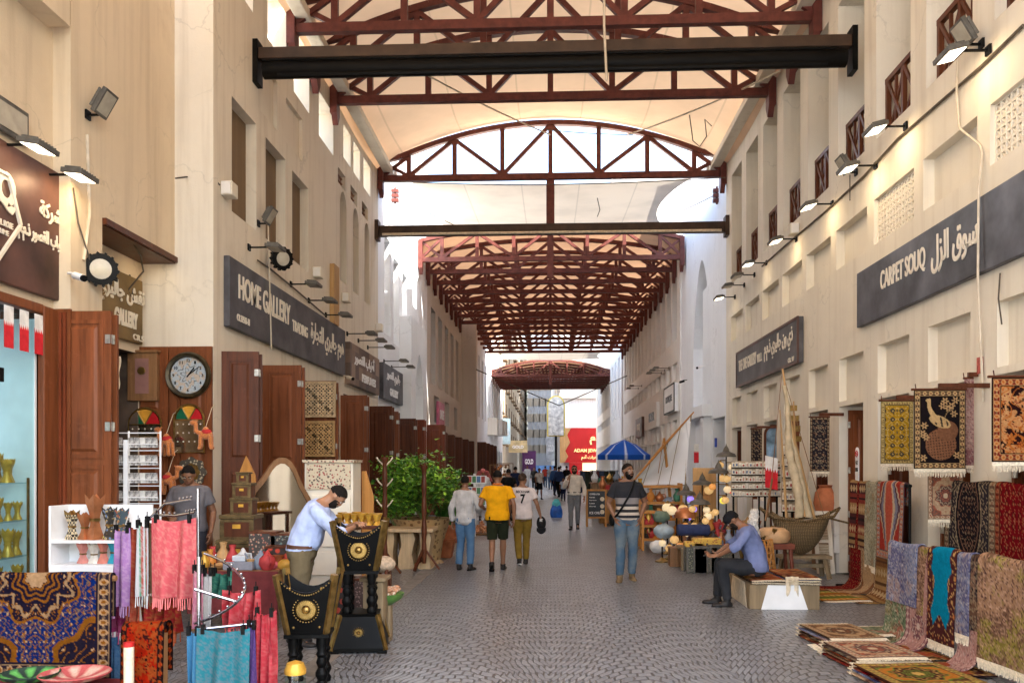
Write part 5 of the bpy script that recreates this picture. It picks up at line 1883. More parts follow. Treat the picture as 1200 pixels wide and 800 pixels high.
def wrap_text(fig, txts, mat, name, y_dir):
 me = fig.shirt.data
 bvh = BVHTree.FromPolygons([v.co.copy() for v in me.vertices], [tuple(p.vertices) for p in me.polygons])
 m = MB()
 for (t, cx, z0, h, w, b) in txts:
  v, f, tw = text_mesh(t, .02, b)
  k = w / tw
  vs = []
  for (a, bb, c) in v:
   x = cx + (a * k - w / 2) * (-1 if y_dir > 0 else 1)
   p = Vector((x, y_dir * 1.0, z0 + bb * h))
   hit = bvh.ray_cast(p, Vector((0, -y_dir, 0)))[0]
   y = hit.y if hit else y_dir * .12
   vs.append((x, y + y_dir * (.001 + .004 * (c > .01)), z0 + bb * h))
  m.add(vs, f)
 m.build(name, mat, fig.o)
def strap(fig, pts, w, mat, name='strap', out=.004):
 m = MB()
 pts = [Vector(p) for p in pts]
 m.tube(pts, w, 6)
 return m.build(name, mat, fig.o, smooth=60)
# --- man in the striped tee walking up the middle, hands in pockets
def striped_mat():
 k = NT('striped_jersey')
 co = k.objco()
 sp = k.n('SeparateXYZ')
 k.l(co, sp.inputs[0])
 z = k.math('DIVIDE', k.math('SUBTRACT', sp.outputs[2], .85), .65)
 nv, cr, gy = (.006, .0065, .012), (.60, .50, .40), (.25, .22, .21)
 st = [(0, gy), (.05, cr), (.12, nv), (.185, cr), (.25, nv), (.315, cr), (.38, nv), (.435, gy), (.575, nv)]
 band = k.ramp(z, st, 'CONSTANT')
 front = k.math('MULTIPLY', k.math('LESS_THAN', k.math('ABSOLUTE', sp.outputs[0]), .19), 1.0)
 c = k.mix(front, nv, band)
 k.l(k.mix(k.math('MULTIPLY', k.noise(co, 160, 2), .3), c, (.05, .05, .05)), k.b.inputs['Base Color'])
 k.b.inputs['Roughness'].default_value = .9
 k.bump(k.noise(co, 180, 2), .2, .003)
 return k.m
def denim(name, col, fade):
 k = NT(name)
 co = k.objco()
 f = k.noise(co, 3.5, 5)
 w = k.noise(co, 200, 2)
 sp = k.n('SeparateXYZ')
 k.l(co, sp.inputs[0])
 wear = k.math('MULTIPLY', k.ramp(f, [(.42, 0), (.68, 1)]), .7)
 c = k.mix(wear, col, fade)
 k.l(k.mix(k.math('MULTIPLY', w, .4), c, tuple(x * .5 for x in col)), k.b.inputs['Base Color'])
 k.b.inputs['Roughness'].default_value = .9
 k.bump(w, .25, .003)
 return k.m
JEANS = denim('washed_denim', (.055, .11, .175), (.26, .27, .24))
JEANS2 = denim('blue_denim', (.06, .14, .26), (.14, .24, .36))
SHOE_TAN = M('suede_shoe', (.17, .115, .06), .85, 0, .2, 20)
SHOE_BLK = M('black_shoe', (.018, .016, .016), .5, 0, .15, 20)
p = atz(735, 680)
F = Fig('bearded man in navy striped tee and washed jeans walking with hands in pockets', (p.x, p.y, 0), R(4), 1.80, hyaw=-28, bulk=1.0, vox=.0085)
F.pose({-1: ((-.275, .07, 1.14), (-.185, -.03, .93), (.25, -.35, -.9), (1, 0, 0)), 1: ((.275, .07, 1.14), (.185, -.03, .93), (-.25, -.35, -.9), (-1, 0, 0))},
       {-1: ((-.105, -.05, .49), (-.12, -.06, .085), (-.25, -1, 0)), 1: ((.088, .02, .485), (.085, .10, .095), (.1, -1, -.1))})
F.body().face(True).hair(low=-.30, front=.55).top(striped_mat(), .90, 'tee', .018, .010).trousers(JEANS, .96, 1.0, .014, .009, 'jeans').shoes(SHOE_TAN, M('pale_sole', (.45, .40, .32), .8))
strap(F, [(.10, -.05, 1.478), (.07, -.118, 1.40), (0, -.145, 1.25), (-.10, -.140, 1.08), (-.165, -.11, .98), (-.19, -.03, .94)], .017, MT['black'])
m = MB()
m.sphere((-.215, .06, .90), (.05, .09, .10), 12, 8)
m.build('shoulder_bag', MT['black'], F.o, smooth=180)
# --- three men walking away
p = atz(583, 668)
F = Fig('man in a yellow polo and dark green shorts walking away', (p.x, p.y, 0), R(180), 1.69, bulk=1.13, belly=.02, hpitch=4, vox=.0085)
F.pose({-1: ((-.285, .05, 1.14), (-.285, .02, .89), (0.1, -.1, -1), (1, -.2, 0)), 1: ((.29, .08, 1.14), (.24, -.13, 1.05), (-.3, -1, .1), (-1, 0, 0))}, walk_legs(-1, .8))
F.body().hair(low=-.30).top(cloth('yellow_polo', (.72, .33, .006)), .87, 'tee', .022, .010).trousers(cloth('dark_green_shorts', (.018, .022, .011)), 1.0, 1, .02, .005, 'shorts', True).shoes(SHOE_BLK)
m = MB()
m.tube([F.B(.07 * math.cos(t), .012 + .068 * math.sin(t), 1.488) for t in [2 * PI * i / 20 for i in range(21)]], .016, 8, False)
m.build('collar', cloth('orange_collar', (.62, .16, .02)), F.o, smooth=180)
p = atz(545, 667)
F = Fig('short man in a loose white shirt and blue jeans walking away beside the plants', (p.x, p.y, 0), R(170), 1.60, bulk=.94, hyaw=-12, vox=.0085)
F.pose({-1: ((-.27, .02, 1.15), (-.20, -.20, 1.06), (.2, -1, .2), (1, 0, 0)), 1: ((.255, .05, 1.13), (.25, -.02, .88), (0, -.1, -1), (-1, 0, 0))}, {1: ((.10, -.06, .49), (.11, .02, .09), (.2, -1, -.05)), -1: ((-.10, -.02, .485), (-.12, .08, .10), (-.3, -1, -.1))})
F.body().hair().top(cloth('white_shirt', (.46, .44, .43)), .83, 'long', .018, .012).trousers(JEANS2, .96, 1.0, .016, .009, 'jeans').shoes(SHOE_BLK)
p = atz(612, 661)
F = Fig('man in a pale number 7 jersey and mustard trousers carrying a black cap', (p.x, p.y, 0), R(186), 1.63, bulk=1.04, hyaw=32, vox=.0085)
F.pose({-1: ((-.275, .05, 1.15), (-.345, -.03, .93), (-.15, -.2, -1), (1, -.2, 0)), 1: ((.26, .05, 1.13), (.25, -.08, .88), (0, -.2, -1), (-1, 0, 0))}, {-1: ((-.085, -.10, .495), (-.075, -.10, .085), (0, -1, 0)), 1: ((.085, 0, .485), (.06, .10, .11), (0, -1, -.2))})
F.body().hair(M('brown_hair', (.035, .018, .010), .6, 0, .3, 60, .5, 120)).top(cloth('pale_jersey', (.60, .52, .50)), .86, 'tee', .022, .010).trousers(cloth('mustard_trousers', (.20, .12, .02)), .98, 1.0, .012, .007).shoes(SHOE_BLK, MT['white'])
wrap_text(F, [('7', 0, 1.16, .18, .095, .04)], MT['black'], 'jersey_number', 1)
wrap_text(F, [('BECKHAM', 0, 1.36, .05, .25, .03)], MT['black'], 'jersey_lettering', 1)
CAPM = cloth('black_cap_cloth', (.012, .012, .014))
p = world_m(F.o) @ Vector((-.37, -.08, .80))
o = thing('cap', 'black cap dangling from the hand of the jersey man', 'cap', p)
m = MB()
m.sphere((0, 0, -.02), (.085, .07, .125), 14, 10)
m.build('crown', CAPM, o, smooth=180)
m = MB()
m.sheet(lambda u, v: ((u - .5) * .16, -.06 - .02 * math.sin(PI * u), -.10 - .11 * v * (1 - (2 * u - 1) ** 2 * .5)), 8, 4, .006)
m.build('brim', CAPM, o, smooth=180)
m = MB()
letters(m, 'NY', (-.025, -.076, .01), (1, 0, 0), (0, 0, 1), .05, .05, .004, .02)
m.build('emblem', MT['letter_white'], o)
# --- man in the pale shirt and sunglasses coming up
p = atz(673, 620)
F = Fig('man in sunglasses with pale shirt and grey trousers walking up past the chalkboard', (p.x, p.y, 0), R(-4), 1.77, bulk=1.02, hyaw=-4, belly=.012, vox=.01, skin=SKIN2)
F.pose({-1: ((-.27, -.02, 1.16), (-.165, -.16, 1.36), (.3, -.1, 1), (0, .6, 0)), 1: ((.27, .04, 1.13), (.275, -.05, .88), (0, -.2, -1), (-1, 0, 0))}, walk_legs(-1, .55))
F.body().face(True).hair().top(cloth('pale_shirt', (.62, .55, .47)), .93, 'long', .018, .012).trousers(cloth('grey_trousers', (.17, .17, .18)), 1.0, 1.0, .010, .006).shoes(SHOE_BLK)
c, f, u, sd = F.hf
m = MB()
for sg in (-1, 1):
 m.sphere(c + u * .010 + sd * sg * .032 + f * .086, (.026, .006, .019), 12, 6, Matrix((sd, f, u)).transposed())
m.tube([c + u * .014 + sd * -.075, c + u * .014 + sd * -.058 + f * .075, c + u * .014 + f * .094, c + u * .014 + sd * .058 + f * .075, c + u * .014 + sd * .075], .004, 6)
m.build('sunglasses', MT['black'], F.o, smooth=60)
m = MB()
m.loft([F.ring(.985, .172, .122, .017, .006), F.ring(1.015, .165, .118, .02, .002)])
m.build('belt', MT['black'], F.o)
strap(F, [(-.11, .06, 1.46), (-.115, -.06, 1.455), (-.12, -.13, 1.35), (-.15, -.13, 1.18), (-.17, -.04, 1.08)], .018, M('brown_strap', (.22, .10, .05), .7))
# --- big blue carrier bag trolley beside him
o = thing('shopping_bag', 'blue and turquoise carrier bag standing on the paving behind the sunglasses man', 'bag', atz(652, 606))
o.scale = (.72, .72, .62)
m = MB()
m.loft([[Vector((.30 * a * math.copysign(abs(math.cos(t)) ** .6, math.cos(t)), .2 * a * math.copysign(abs(math.sin(t)) ** .6, math.sin(t)), z)) for t in [2 * PI * i / 16 for i in range(16)]] for z, a in ((0, .9), (.2, 1.0), (.42, .95), (.6, .72), (.72, .55))])
b = m.build('bag', M('blue_bag', (.02, .10, .42), .4, 0, .3, 4), o, smooth=60)
wrinkle(b, .02)
m = MB()
m.loft([[Vector((.30 * a * math.cos(t), .2 * a * math.sin(t), z)) for t in [2 * PI * i / 16 for i in range(16)]] for z, a in ((.6, .73), (.8, .66), (1.0, .3))])
b = m.build('top_bag', M('turquoise_bag', (.08, .38, .42), .4, 0, .3, 4), o, smooth=60)
wrinkle(b, .02)
# --- man leaning on the burner stand
F = Fig('man in light blue shirt and khaki trousers leaning on the tall burner stand', (-2.42, 8.25, 0), R(97), 1.70, lean=36, bulk=1.13, belly=.045, hpitch=22, vox=.0085, skin=SKIN2)
F.pose({-1: ((-.24, -.38, 1.12), (.0, -.50, 1.17), (.9, -.2, .0), (0, 0, -1)), 1: ((.23, -.36, 1.12), (.02, -.54, 1.21), (-.8, -.4, .1), (0, 0, -1))},
       {-1: ((-.10, .02, .49), (-.10, .04, .085), (-.15, -1, 0)), 1: ((.10, .05, .49), (.11, .12, .085), (.15, -1, 0))})
F.body().face(True).hair(low=-.25, front=.6).top(cloth('light_blue_shirt', (.42, .50, .74)), .95, 'rolled', .02, .016).trousers(cloth('khaki_trousers', (.15, .115, .065)), 1.01, 1.0, .018, .010).shoes(SHOE_BLK)
m = MB()
m.loft([F.ring(.975, .19, .135, .022, .0), F.ring(1.01, .185, .133, .026, -.006)])
m.build('belt', M('brown_belt', (.10, .04, .02), .5), F.o)
# --- man sitting on the carpet bench
F = Fig('man in a black cap and blue shirt sitting on the carpet bench over his phone', (2.55, 10.72, 0), R(-98), 1.70, hipz=.50, lean=30, bulk=1.06, hpitch=22, vox=.0085)
F.pose({-1: ((-.24, -.26, .80), (-.10, -.48, .66), (.3, -1, -.1), (0, 0, 1)), 1: ((.24, -.24, .80), (.10, -.47, .65), (-.3, -1, -.1), (0, 0, 1))},
       {-1: ((-.15, -.44, .53), (-.13, -.47, .09), (-.1, -1, 0)), 1: ((.13, -.43, .53), (.10, -.36, .09), (.1, -1, 0))})
F.body().face(True).hair(front=.6).top(cloth('dusty_blue_shirt', (.15, .18, .33)), .88, 'rolled', .02, .015).trousers(denim('black_denim', (.010, .011, .015), (.03, .033, .04)), .98, 1.0, .014, .007).shoes(SHOE_BLK)
c, f, u, sd = F.hf
R3 = Matrix((sd, f, u)).transposed()
m = MB()
m.sphere(c + u * .048 - f * .008, (.084, .104, .078), 18, 12, R3)
q = m.build('cap', CAPM, F.o, smooth=180)
m = MB()
m.sheet(lambda a, b: c + u * (.050 - .02 * b - .02 * (2 * a - 1) ** 2) + f * (.085 + .085 * b * (1 - .25 * (2 * a - 1) ** 2)) + sd * ((a - .5) * .155), 10, 4, .006)
m.build('peak', CAPM, F.o, smooth=180).parent = q
p = world_m(F.o) @ Vector((0, -.585, .66))
o = thing('phone', 'phone held in both hands of the man on the carpet bench', 'phone', p)
m = MB()
m.obox((0, 0, 0), (.07, .0, .03), (0, .036, 0), (-.002, 0, .005))
m.build('body', MT['black'], o, bevel=.003)
# --- shopkeeper in grey between the clocks and the shawls
F = Fig('shopkeeper in a grey tee looking down before the wooden clock doors', (-4.50, 10.5, 0), R(12), 1.80, lean=10, hpitch=24, bulk=1.05, vox=.0085)
F.pose({-1: ((-.26, -.02, 1.14), (-.18, -.26, 1.08), (.4, -1, 0), (0, 0, -1)), 1: ((.265, 0, 1.13), (.26, -.14, .90), (0, -.4, -1), (-1, 0, 0))}, still_legs())
F.body().face().hair().top(cloth('grey_tee', (.15, .14, .15)), .90, 'tee', .02, .007).trousers(cloth('dark_trousers', (.04, .04, .05)), .98).shoes(SHOE_BLK)
# --- the crowd down the street
def passer(label, px, py_feet, H, top, bottom, rz, fr=1, skirt=False, sleeve='tee', hairlow=-.35, Y=None, bulk=1.0, extra=None, hair=True):
 p = atz(px, py_feet) if Y is None else Vector((aty(px, 545, Y).x, Y, 0))
 F = Fig(label, (p.x, p.y, 0), R(rz), H, vox=.02, bulk=bulk)
 F.pose(stand_arms(.5 * fr), walk_legs(fr, .6))
 F.body()
 if hair:
  F.hair(low=hairlow)
 F.top(cloth('shirt_cloth', top), .88, sleeve, .022, .006)
 if skirt:
  F.trousers(cloth('skirt_cloth', bottom), .98, 1, .03, 0, 'skirt', True)
 else:
  F.trousers(cloth('trouser_cloth', bottom), .98, 1.0, .015, .004)
 F.shoes(SHOE_BLK)
 return F
NAVY, DENIM, BLK, WHT = (.012, .018, .05), (.05, .085, .15), (.008, .008, .009), (.6, .6, .6)
passer('woman with white top and short black skirt walking up the far street', 632, 580, 1.62, WHT, BLK, 20, 1, True, 'tee', -.75, Y=44)
passer('far man in navy shirt and dark trousers just beyond the jersey man', 604, 590, 1.72, NAVY, BLK, 170, -1, False, 'long', Y=36)
passer('distant man in blue shirt with hand on hip', 650, 580, 1.74, (.05, .13, .34), NAVY, 150, 1, False, 'long', Y=50)
passer('distant man in dark blue shirt beside the blue shirted man', 655, 580, 1.70, (.03, .06, .16), BLK, 200, -1, False, 'long', Y=47)
passer('small boy in pale blue standing among the distant crowd', 660, 580, 1.15, (.45, .55, .7), NAVY, 5, 1, Y=42)
passer('distant man in black before the lit shop window', 664, 580, 1.75, BLK, BLK, 180, 1, False, 'long', Y=55)
passer('distant man in grey shirt and jeans near the street end', 645, 580, 1.72, (.2, .2, .22), DENIM, 0, -1, Y=62)
passer('distant man in red shirt near the street end', 639, 580, 1.72, (.35, .04, .03), DENIM, 180, 1, Y=68)
passer('distant woman in a long black robe under the shop signs', 626, 580, 1.64, BLK, BLK, 0, 1, False, 'long', -.8, Y=60, bulk=1.1)
passer('distant man in a white robe under the hotel', 618, 580, 1.75, (.7, .7, .7), (.7, .7, .7), 10, -1, False, 'long', Y=66, bulk=1.08)
passer('distant man in jeans and white tee behind the boy', 657, 580, 1.74, WHT, DENIM, 180, -1, Y=60)
passer('man in black half hidden behind the yellow polo man', 596, 605, 1.66, BLK, BLK, 180, 1, Y=27)
F = passer('vendor with a red and white headscarf behind the postcard stand', 566, 600, 1.66, (.6, .6, .62), (.5, .5, .5), 8, 1, False, 'long', Y=27, hair=False)
c, f, u, sd = F.hf
m = MB()
m.sphere(c + u * .03 - f * .012, (.088, .108, .10), 14, 10, Matrix((sd, f, u)).transposed())
m.sheet(lambda a, b: c + sd * ((a - .5) * .32 * (1 + b)) - f * (.11 - .2 * abs(2 * a - 1) ** 2) - u * (.36 * b - .05), 10, 6, .01)
m.build('headscarf', M('red_check_scarf', (.5, .12, .11), .9, 0, .6, 40), F.o, smooth=180)
# ================================================================ LEFT SIDE GOODS
def px_box(x0, y0, x1, y1, Y):
 return aty(x0, y0, Y), aty(x1, y1, Y)
def colour(name, c, rough=.6, metal=0, var=.12, sc=12):
 if name not in MT:
  MT[name] = M(name, c, rough, metal, var, sc)
 return MT[name]
# --- glass shop front with glowing back and glass shelves
o = thing('display_case', 'glass shop front with pale lit back and glass shelves beneath the hexagon sign', 'display case', (-5.6, 8.2, 0))
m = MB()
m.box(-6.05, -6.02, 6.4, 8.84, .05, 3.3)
m.build('back_panel', emit('sky_glow_back', (.55, .74, .95), .09, (.40, .52, .64)), o, world=True)  # blue emission stands in for sky reflected by the shop glass
m = MB()
m.box(-6.02, -5.46, 8.81, 8.84, .05, 3.3)
m.build('end_panel', MT['white'], o, world=True)
for z in (.45, .80, 1.17, 1.56):
 m = MB()
 m.box(-5.95, -5.50, 6.5, 8.78, z, z + .012)
 m.build('glass_shelf', MT['glass'], o, world=True)
m = MB()
m.box(-5.50, -5.485, 8.73, 8.76, .1, 1.62)
m.build('shelf_post', MT['brass'], o, world=True)
m = MB()
m.box(-5.475, -5.465, 7.7, 8.82, .05, 3.3)
m.build('glass_door', MT['glass'], o, world=True)
m = MB()
m.box(-5.46, -5.44, 8.13, 8.27, 2.58, 2.72)
m.build('handle', MT['black'], o, world=True)
def burner(name, label, loc, h, mat, base_mat=None, w=.10, group=None, crown=True, n=4, cat='incense burner', waist=.45):
 o = thing(name, label, cat, loc, R(20) if n == 4 else 0, group)
 m = MB()
 prof = [(w * .95, 0), (w * .95, h * .05), (w * .55, h * .30), (w * waist, h * .45), (w * .62, h * .62), (w * 1.0, h * .88)]
 if n == 4:
  prof = [(r * .75, z) for r, z in prof]
 m.lathe(prof, n=n if n > 4 else 4)
 m.build('body', mat, o, smooth=40 if n > 4 else None)
 if crown:
  q = MB()
  r = prof[-1][0]
  k = 8 if n > 4 else 4
  for i in range(k):
   t0 = 2 * PI * i / k
   t1 = 2 * PI * (i + 1) / k
   a, b = Vector((r * math.cos(t0), r * math.sin(t0), h * .88)), Vector((r * math.cos(t1), r * math.sin(t1), h * .88))
   up = Vector((0, 0, h * .12))
   q.add([a, b, a * 1.06 + up, (a + b) / 2 + up * .35, b * 1.06 + up, a * .9, b * .9, a * .96 + up, (a + b) / 2 * .9 + up * .35, b * .96 + up],
                  [(0, 1, 3), (0, 3, 2), (1, 4, 3), (5, 8, 6), (5, 7, 8), (6, 8, 9), (2, 3, 8, 7), (3, 4, 9, 8), (0, 2, 7, 5), (1, 6, 9, 4)])
  q.build('crown_rim', base_mat or mat, o)
 q = MB()
 q.lathe([(w * waist * 1.25 * (.75 if n == 4 else 1), h * .42), (w * waist * 1.25 * (.75 if n == 4 else 1), h * .49)], n=n if n > 4 else 4)
 q.build('waist_band', base_mat or MT['brass'], o)
 return o
GB = burner('incense_burner', 'gold incense burner on a glass shelf behind the shop front', (-5.62, 8.62, 1.572), .24, MT['gold'], MT['gold'], .06, 'gold burners on the glass shelves', True, 12)
for zi, z in enumerate((.462, .812, 1.182, 1.572)):
 for i in range(12):
  y = 8.70 - i * .085
  if zi == 3 and i == 0:
   continue
  x = -5.57 - .16 * (i % 2) - .03 * rnd.random()
  dup(GB, (x, y, z), rnd.random() * 3, 'gold incense burner on a glass shelf behind the shop front', None, (.7 + .45 * rnd.random(), .7 + .45 * rnd.random(), .75 + .5 * rnd.random()))
# --- little flags along the door head
FL_R = cloth('flag_red', (.62, .03, .04))
FL_W = cloth('flag_white', (.75, .74, .72))
def flag(label, c, right, w, h, group=None, hang=False):
 o = thing('flag', label, 'flag', c, 0, group)
 right = Vector(right).normalized()
 n = 5
 e = .004
 nrm = right.cross(Vector((0, 0, 1))) * e
 zz = [(-w / 2, 0), (w / 2, 0), (w / 2, -h * .36)]
 for i in range(n):
  x = w / 2 - (i + .5) * w / n
  zz += [(x, -h * .48), (w / 2 - (i + 1) * w / n, -h * .36)]
 m = MB()
 m.prism(zz, (0, 0, 0), right, (0, 0, 1), nrm)
 m.build('white_band', FL_W, o)
 zr = [(-w / 2, -h), (w / 2, -h), (w / 2, -h * .36)]
 for i in range(n):
  x = w / 2 - (i + .5) * w / n
  zr += [(x, -h * .48), (w / 2 - (i + 1) * w / n, -h * .36)]
 m = MB()
 m.prism(zr, (0, 0, 0), right, (0, 0, 1), nrm)
 m.build('red_field', FL_R, o)
 return o
for i, y in enumerate((8.78, 8.53, 8.28)):
 flag('small red and white flag of the string over the glass door', (-5.40, y, 3.34), (0, 1, 0), .15, .42, 'flags strung over the glass door')
# --- white shelf of incense burners
YB = 7.7
a, b = px_box(66, 672, 168, 592, YB)
o = thing('white_shelf', 'white shelf unit holding incense burners behind the blue carpet', 'shelf', ((a.x + b.x) / 2, YB, 0))
m = MB()
m.box(a.x, b.x, YB + .18, YB + .2, .1, b.z)
m.build('back_panel', MT['white'], o, world=True)
for xx in (a.x, b.x - .02):
 m = MB()
 m.box(xx, xx + .02, YB - .12, YB + .18, .1, b.z - .3 * (xx > a.x + .1))
 m.build('side_panel', MT['white'], o, world=True)
zs = [aty(100, 632, YB).z, aty(100, 660, YB).z, .45]
for z in zs:
 m = MB()
 m.box(a.x + .02, b.x - .02, YB - .12, YB + .18, z - .022, z)
 m.build('shelf_board', MT['white'], o, world=True)
m = MB()
m.box(a.x + .02, b.x - .02, YB - .115, YB - .1, .45, zs[1] - .022)
m.build('front_panel', MT['white'], o, world=True)
def check_mat():
 k = NT('checker_burner')
 ch = k.n('TexChecker')
 ch.inputs['Scale'].default_value = 42
 ch.inputs['Color1'].default_value = (.02, .018, .015, 1)
 ch.inputs['Color2'].default_value = (.6, .5, .32, 1)
 k.l(k.objco(), ch.inputs['Vector'])
 k.l(ch.outputs[0], k.b.inputs['Base Color'])
 return k.m
def spot_mat(name, base, spot, sc=18, second=None):
 k = NT(name)
 v = k.n('TexVoronoi')
 v.inputs['Scale'].default_value = sc
 k.l(k.objco(), v.inputs['Vector'])
 f = k.ramp(v.outputs['Distance'], [(.30, 1), (.42, 0)])
 c = k.mix(f, base, spot)
 if second:
  c = k.mix(k.math('MULTIPLY', f, k.ramp(k.noise(k.objco(), sc * .8), [(.5, 0), (.52, 1)])), c, second)
 k.l(c, k.b.inputs['Base Color'])
 k.b.inputs['Roughness'].default_value = .55
 return k.m
COP = M('copper', (.45, .17, .07), .4, .6, .15, 10)
row = [(83, .26, check_mat(), 'black and cream checkered incense burner on the white shelf', MT['brass']), (98, .24, COP, 'short copper incense burner beside the checkered one', None), (110, .40, COP, 'tall copper incense burner with wide crown on the white shelf', None),
       (127, .29, spot_mat('black_gold_burner', (.03, .025, .02), (.5, .36, .1), 30, (.1, .2, .4)), 'black burner with gold and blue pattern on the white shelf', None), (141, .28, spot_mat('blue_gold_burner', (.05, .08, .1), (.45, .3, .1), 30, (.4, .08, .05)), 'dark burner with blue and red flecks at the shelf end', None)]
for (x, h, mt, lb, bm) in row:
 q = aty(x, 632, YB)
 burner('incense_burner', lb, (q.x, YB + .02, zs[0] + .001), h, mt, bm, .085 if h < .35 else .11)
for (x, h, mt, lb) in ((96, .19, colour('pink_enamel', (.62, .24, .20)), 'small pink waisted burner on the lower white shelf'), (109, .18, colour('white_enamel', (.7, .68, .6)), 'small white and gold burner on the lower white shelf'), (120, .22, colour('coral_enamel', (.66, .22, .16)), 'coral crowned burner on the lower white shelf'), (132, .22, colour('turquoise_enamel', (.03, .33, .46)), 'turquoise burner with gold waist on the lower white shelf')):
 q = aty(x, 660, YB)
 burner('incense_burner', lb, (q.x, YB + .02, zs[1] + .001), h, mt, None, .075)
# --- postcard rack
YP = 9.5
a, b = px_box(126, 655, 188, 505, YP)
o = thing('postcard_rack', 'wire postcard rack full of small packets next to the clock doors', 'rack', ((a.x + b.x) / 2, YP, 0))
m = MB()
xm = aty(151, 500, YP).x
for xx in (a.x, xm, b.x):
 m.tube([(xx, YP, .1), (xx, YP, b.z)], .012, 6)
for i in range(7):
 z = b.z - .02 - i * .20
 m.tube([(a.x, YP, z), (b.x, YP, z)], .006, 5)
 m.tube([(a.x, YP - .07, z - .13), (b.x, YP - .07, z - .13)], .006, 5)
m.build('wire_frame', MT['white'], o, world=True)
m = MB()
m.box(a.x - .05, b.x + .05, YP - .2, YP + .2, 0, .1)
m.build('base', MT['black'], o, world=True, bevel=.01)
m = MB()
m.box(xm - .02, xm + .03, YP - .09, YP - .04, .1, b.z - .1)
m.build('post', MT['white'], o, world=True)
PKT = [colour('packet_white', (.68, .66, .62), .3), colour('packet_grey', (.42, .40, .38), .3, 0, .5, 30), colour('packet_cream', (.6, .52, .40), .3, 0, .3, 30)]
pk0 = None
for i in range(7):
 for j in range(9):
  x = a.x + .035 + j * (b.x - a.x - .05) / 8.4
  if abs(x - xm) < .04:
   continue
  z = b.z - .13 - i * .20
  q = MB()
  q.obox((0, 0, 0), (.030, 0, 0), (0, .012, .003), (0, -.016, .055))
  q = q.build('souvenir_packet', PKT[(i * 3 + j * j) % 3])
  q.location = (x, YP - .05, z)
  tag(q, 'small pale souvenir packet hanging in the wire postcard rack', 'packet', 'packets in the postcard rack')
# --- clocks and ornaments on the unfolded doors (their face stands at Y = 11.78)
YD = 11.635
c = aty(222, 440, YD)
o = thing('wall_clock', 'big round wall clock with dark rim and ornate pale dial', 'clock', (c.x, YD, c.z))
RY = Matrix(((1, 0, 0), (0, 0, -1), (0, 1, 0)))
m = MB()
m.lathe([(.31, 0), (.325, .05), (.30, .09), (.262, .075), (.255, .03)], (0, 0, 0), 40, M=RY)
m.build('rim', M('bronze_black_rim', (.05, .038, .02), .35, .4, .4, 8), o, smooth=40)
nu = 80
cc = []
q = MB()
q.sheet(lambda u, v: ((u - .5) * .53, -.034, (v - .5) * .53), nu, nu)
uu = np.linspace(-.5, .5, nu + 1)[None, :].repeat(nu + 1, 0)
vv = uu.T
rr = np.hypot(uu, vv) * 2
aa = np.arctan2(vv, uu)
base = np.ones(uu.shape + (3,)) * np.array((.42, .47, .50))
base = _put(base, (np.sin(rr * 26 + 3 * np.sin(aa * 6)) > .55) * (rr < .62), (.16, .17, .17))
base = _put(base, (_n2(uu, vv, 14, 3) > .6), (.50, .42, .34))
base = _put(base, (rr > .94), (.08, .07, .05))
keep = rr.ravel() <= 1.0
fs = [f for f in q.f if all(keep[i] for i in f)]
q.f = fs
q.mi = [0] * len(fs)
q.build('dial', MT['paint'], o, cols=base.reshape(-1, 3))
m = MB()
for i in range(12):
 t = PI / 2 - 2 * PI * (i + 1) / 12
 letters(m, str(i + 1), (.205 * math.cos(t) - .02, -.036, .205 * math.sin(t) - .022), (1, 0, 0), (0, 0, 1), .044, .026 if i < 9 else .044, .004, .02)
m.build('numerals', MT['black'], o)
m = MB()
for (ang, L, w) in ((52, .14, .016), (38, .20, .010)):
 d = Vector((math.cos(R(ang)), 0, math.sin(R(ang))))
 m.bar(d * -.03 + Vector((0, -.044, 0)), d * L + Vector((0, -.044, 0)), w, .004, (0, 1, 0))
m.build('hands', MT['black'], o)
a, b = px_box(153, 470, 187, 414, YD)
o = thing('box_clock', 'pale wooden box clock with a tiny dial next to the big round clock', 'clock', ((a.x + b.x) / 2, YD, a.z))
m = MB()
m.box(a.x, b.x, YD - .09, YD, a.z, b.z)
m.box(a.x - .02, b.x + .02, YD - .12, YD, b.z, b.z + .035)
m.build('case', MT['wood_mid'], o, world=True, bevel=.006)
m = MB()
xm, w = (a.x + b.x) / 2, (b.x - a.x)
m.box(xm - w * .23, xm + w * .23, YD - .098, YD - .088, a.z + .1, b.z - .08)
m.build('inner_panel', M('mauve_panel', (.28, .14, .12), .5), o, world=True)
m = MB()
m.lathe([(.052, 0), (.055, .012), (.045, .014)], (xm, YD - .098, a.z + (b.z - a.z) * .62), 18, M=RY)
m.build('bezel', MT['brass'], o, world=True)
m = MB()
m.lathe([(.0005, .010), (.044, .010)], (xm, YD - .098, a.z + (b.z - a.z) * .62), 18, M=RY)
m.build('dial', MT['cream'], o, world=True)
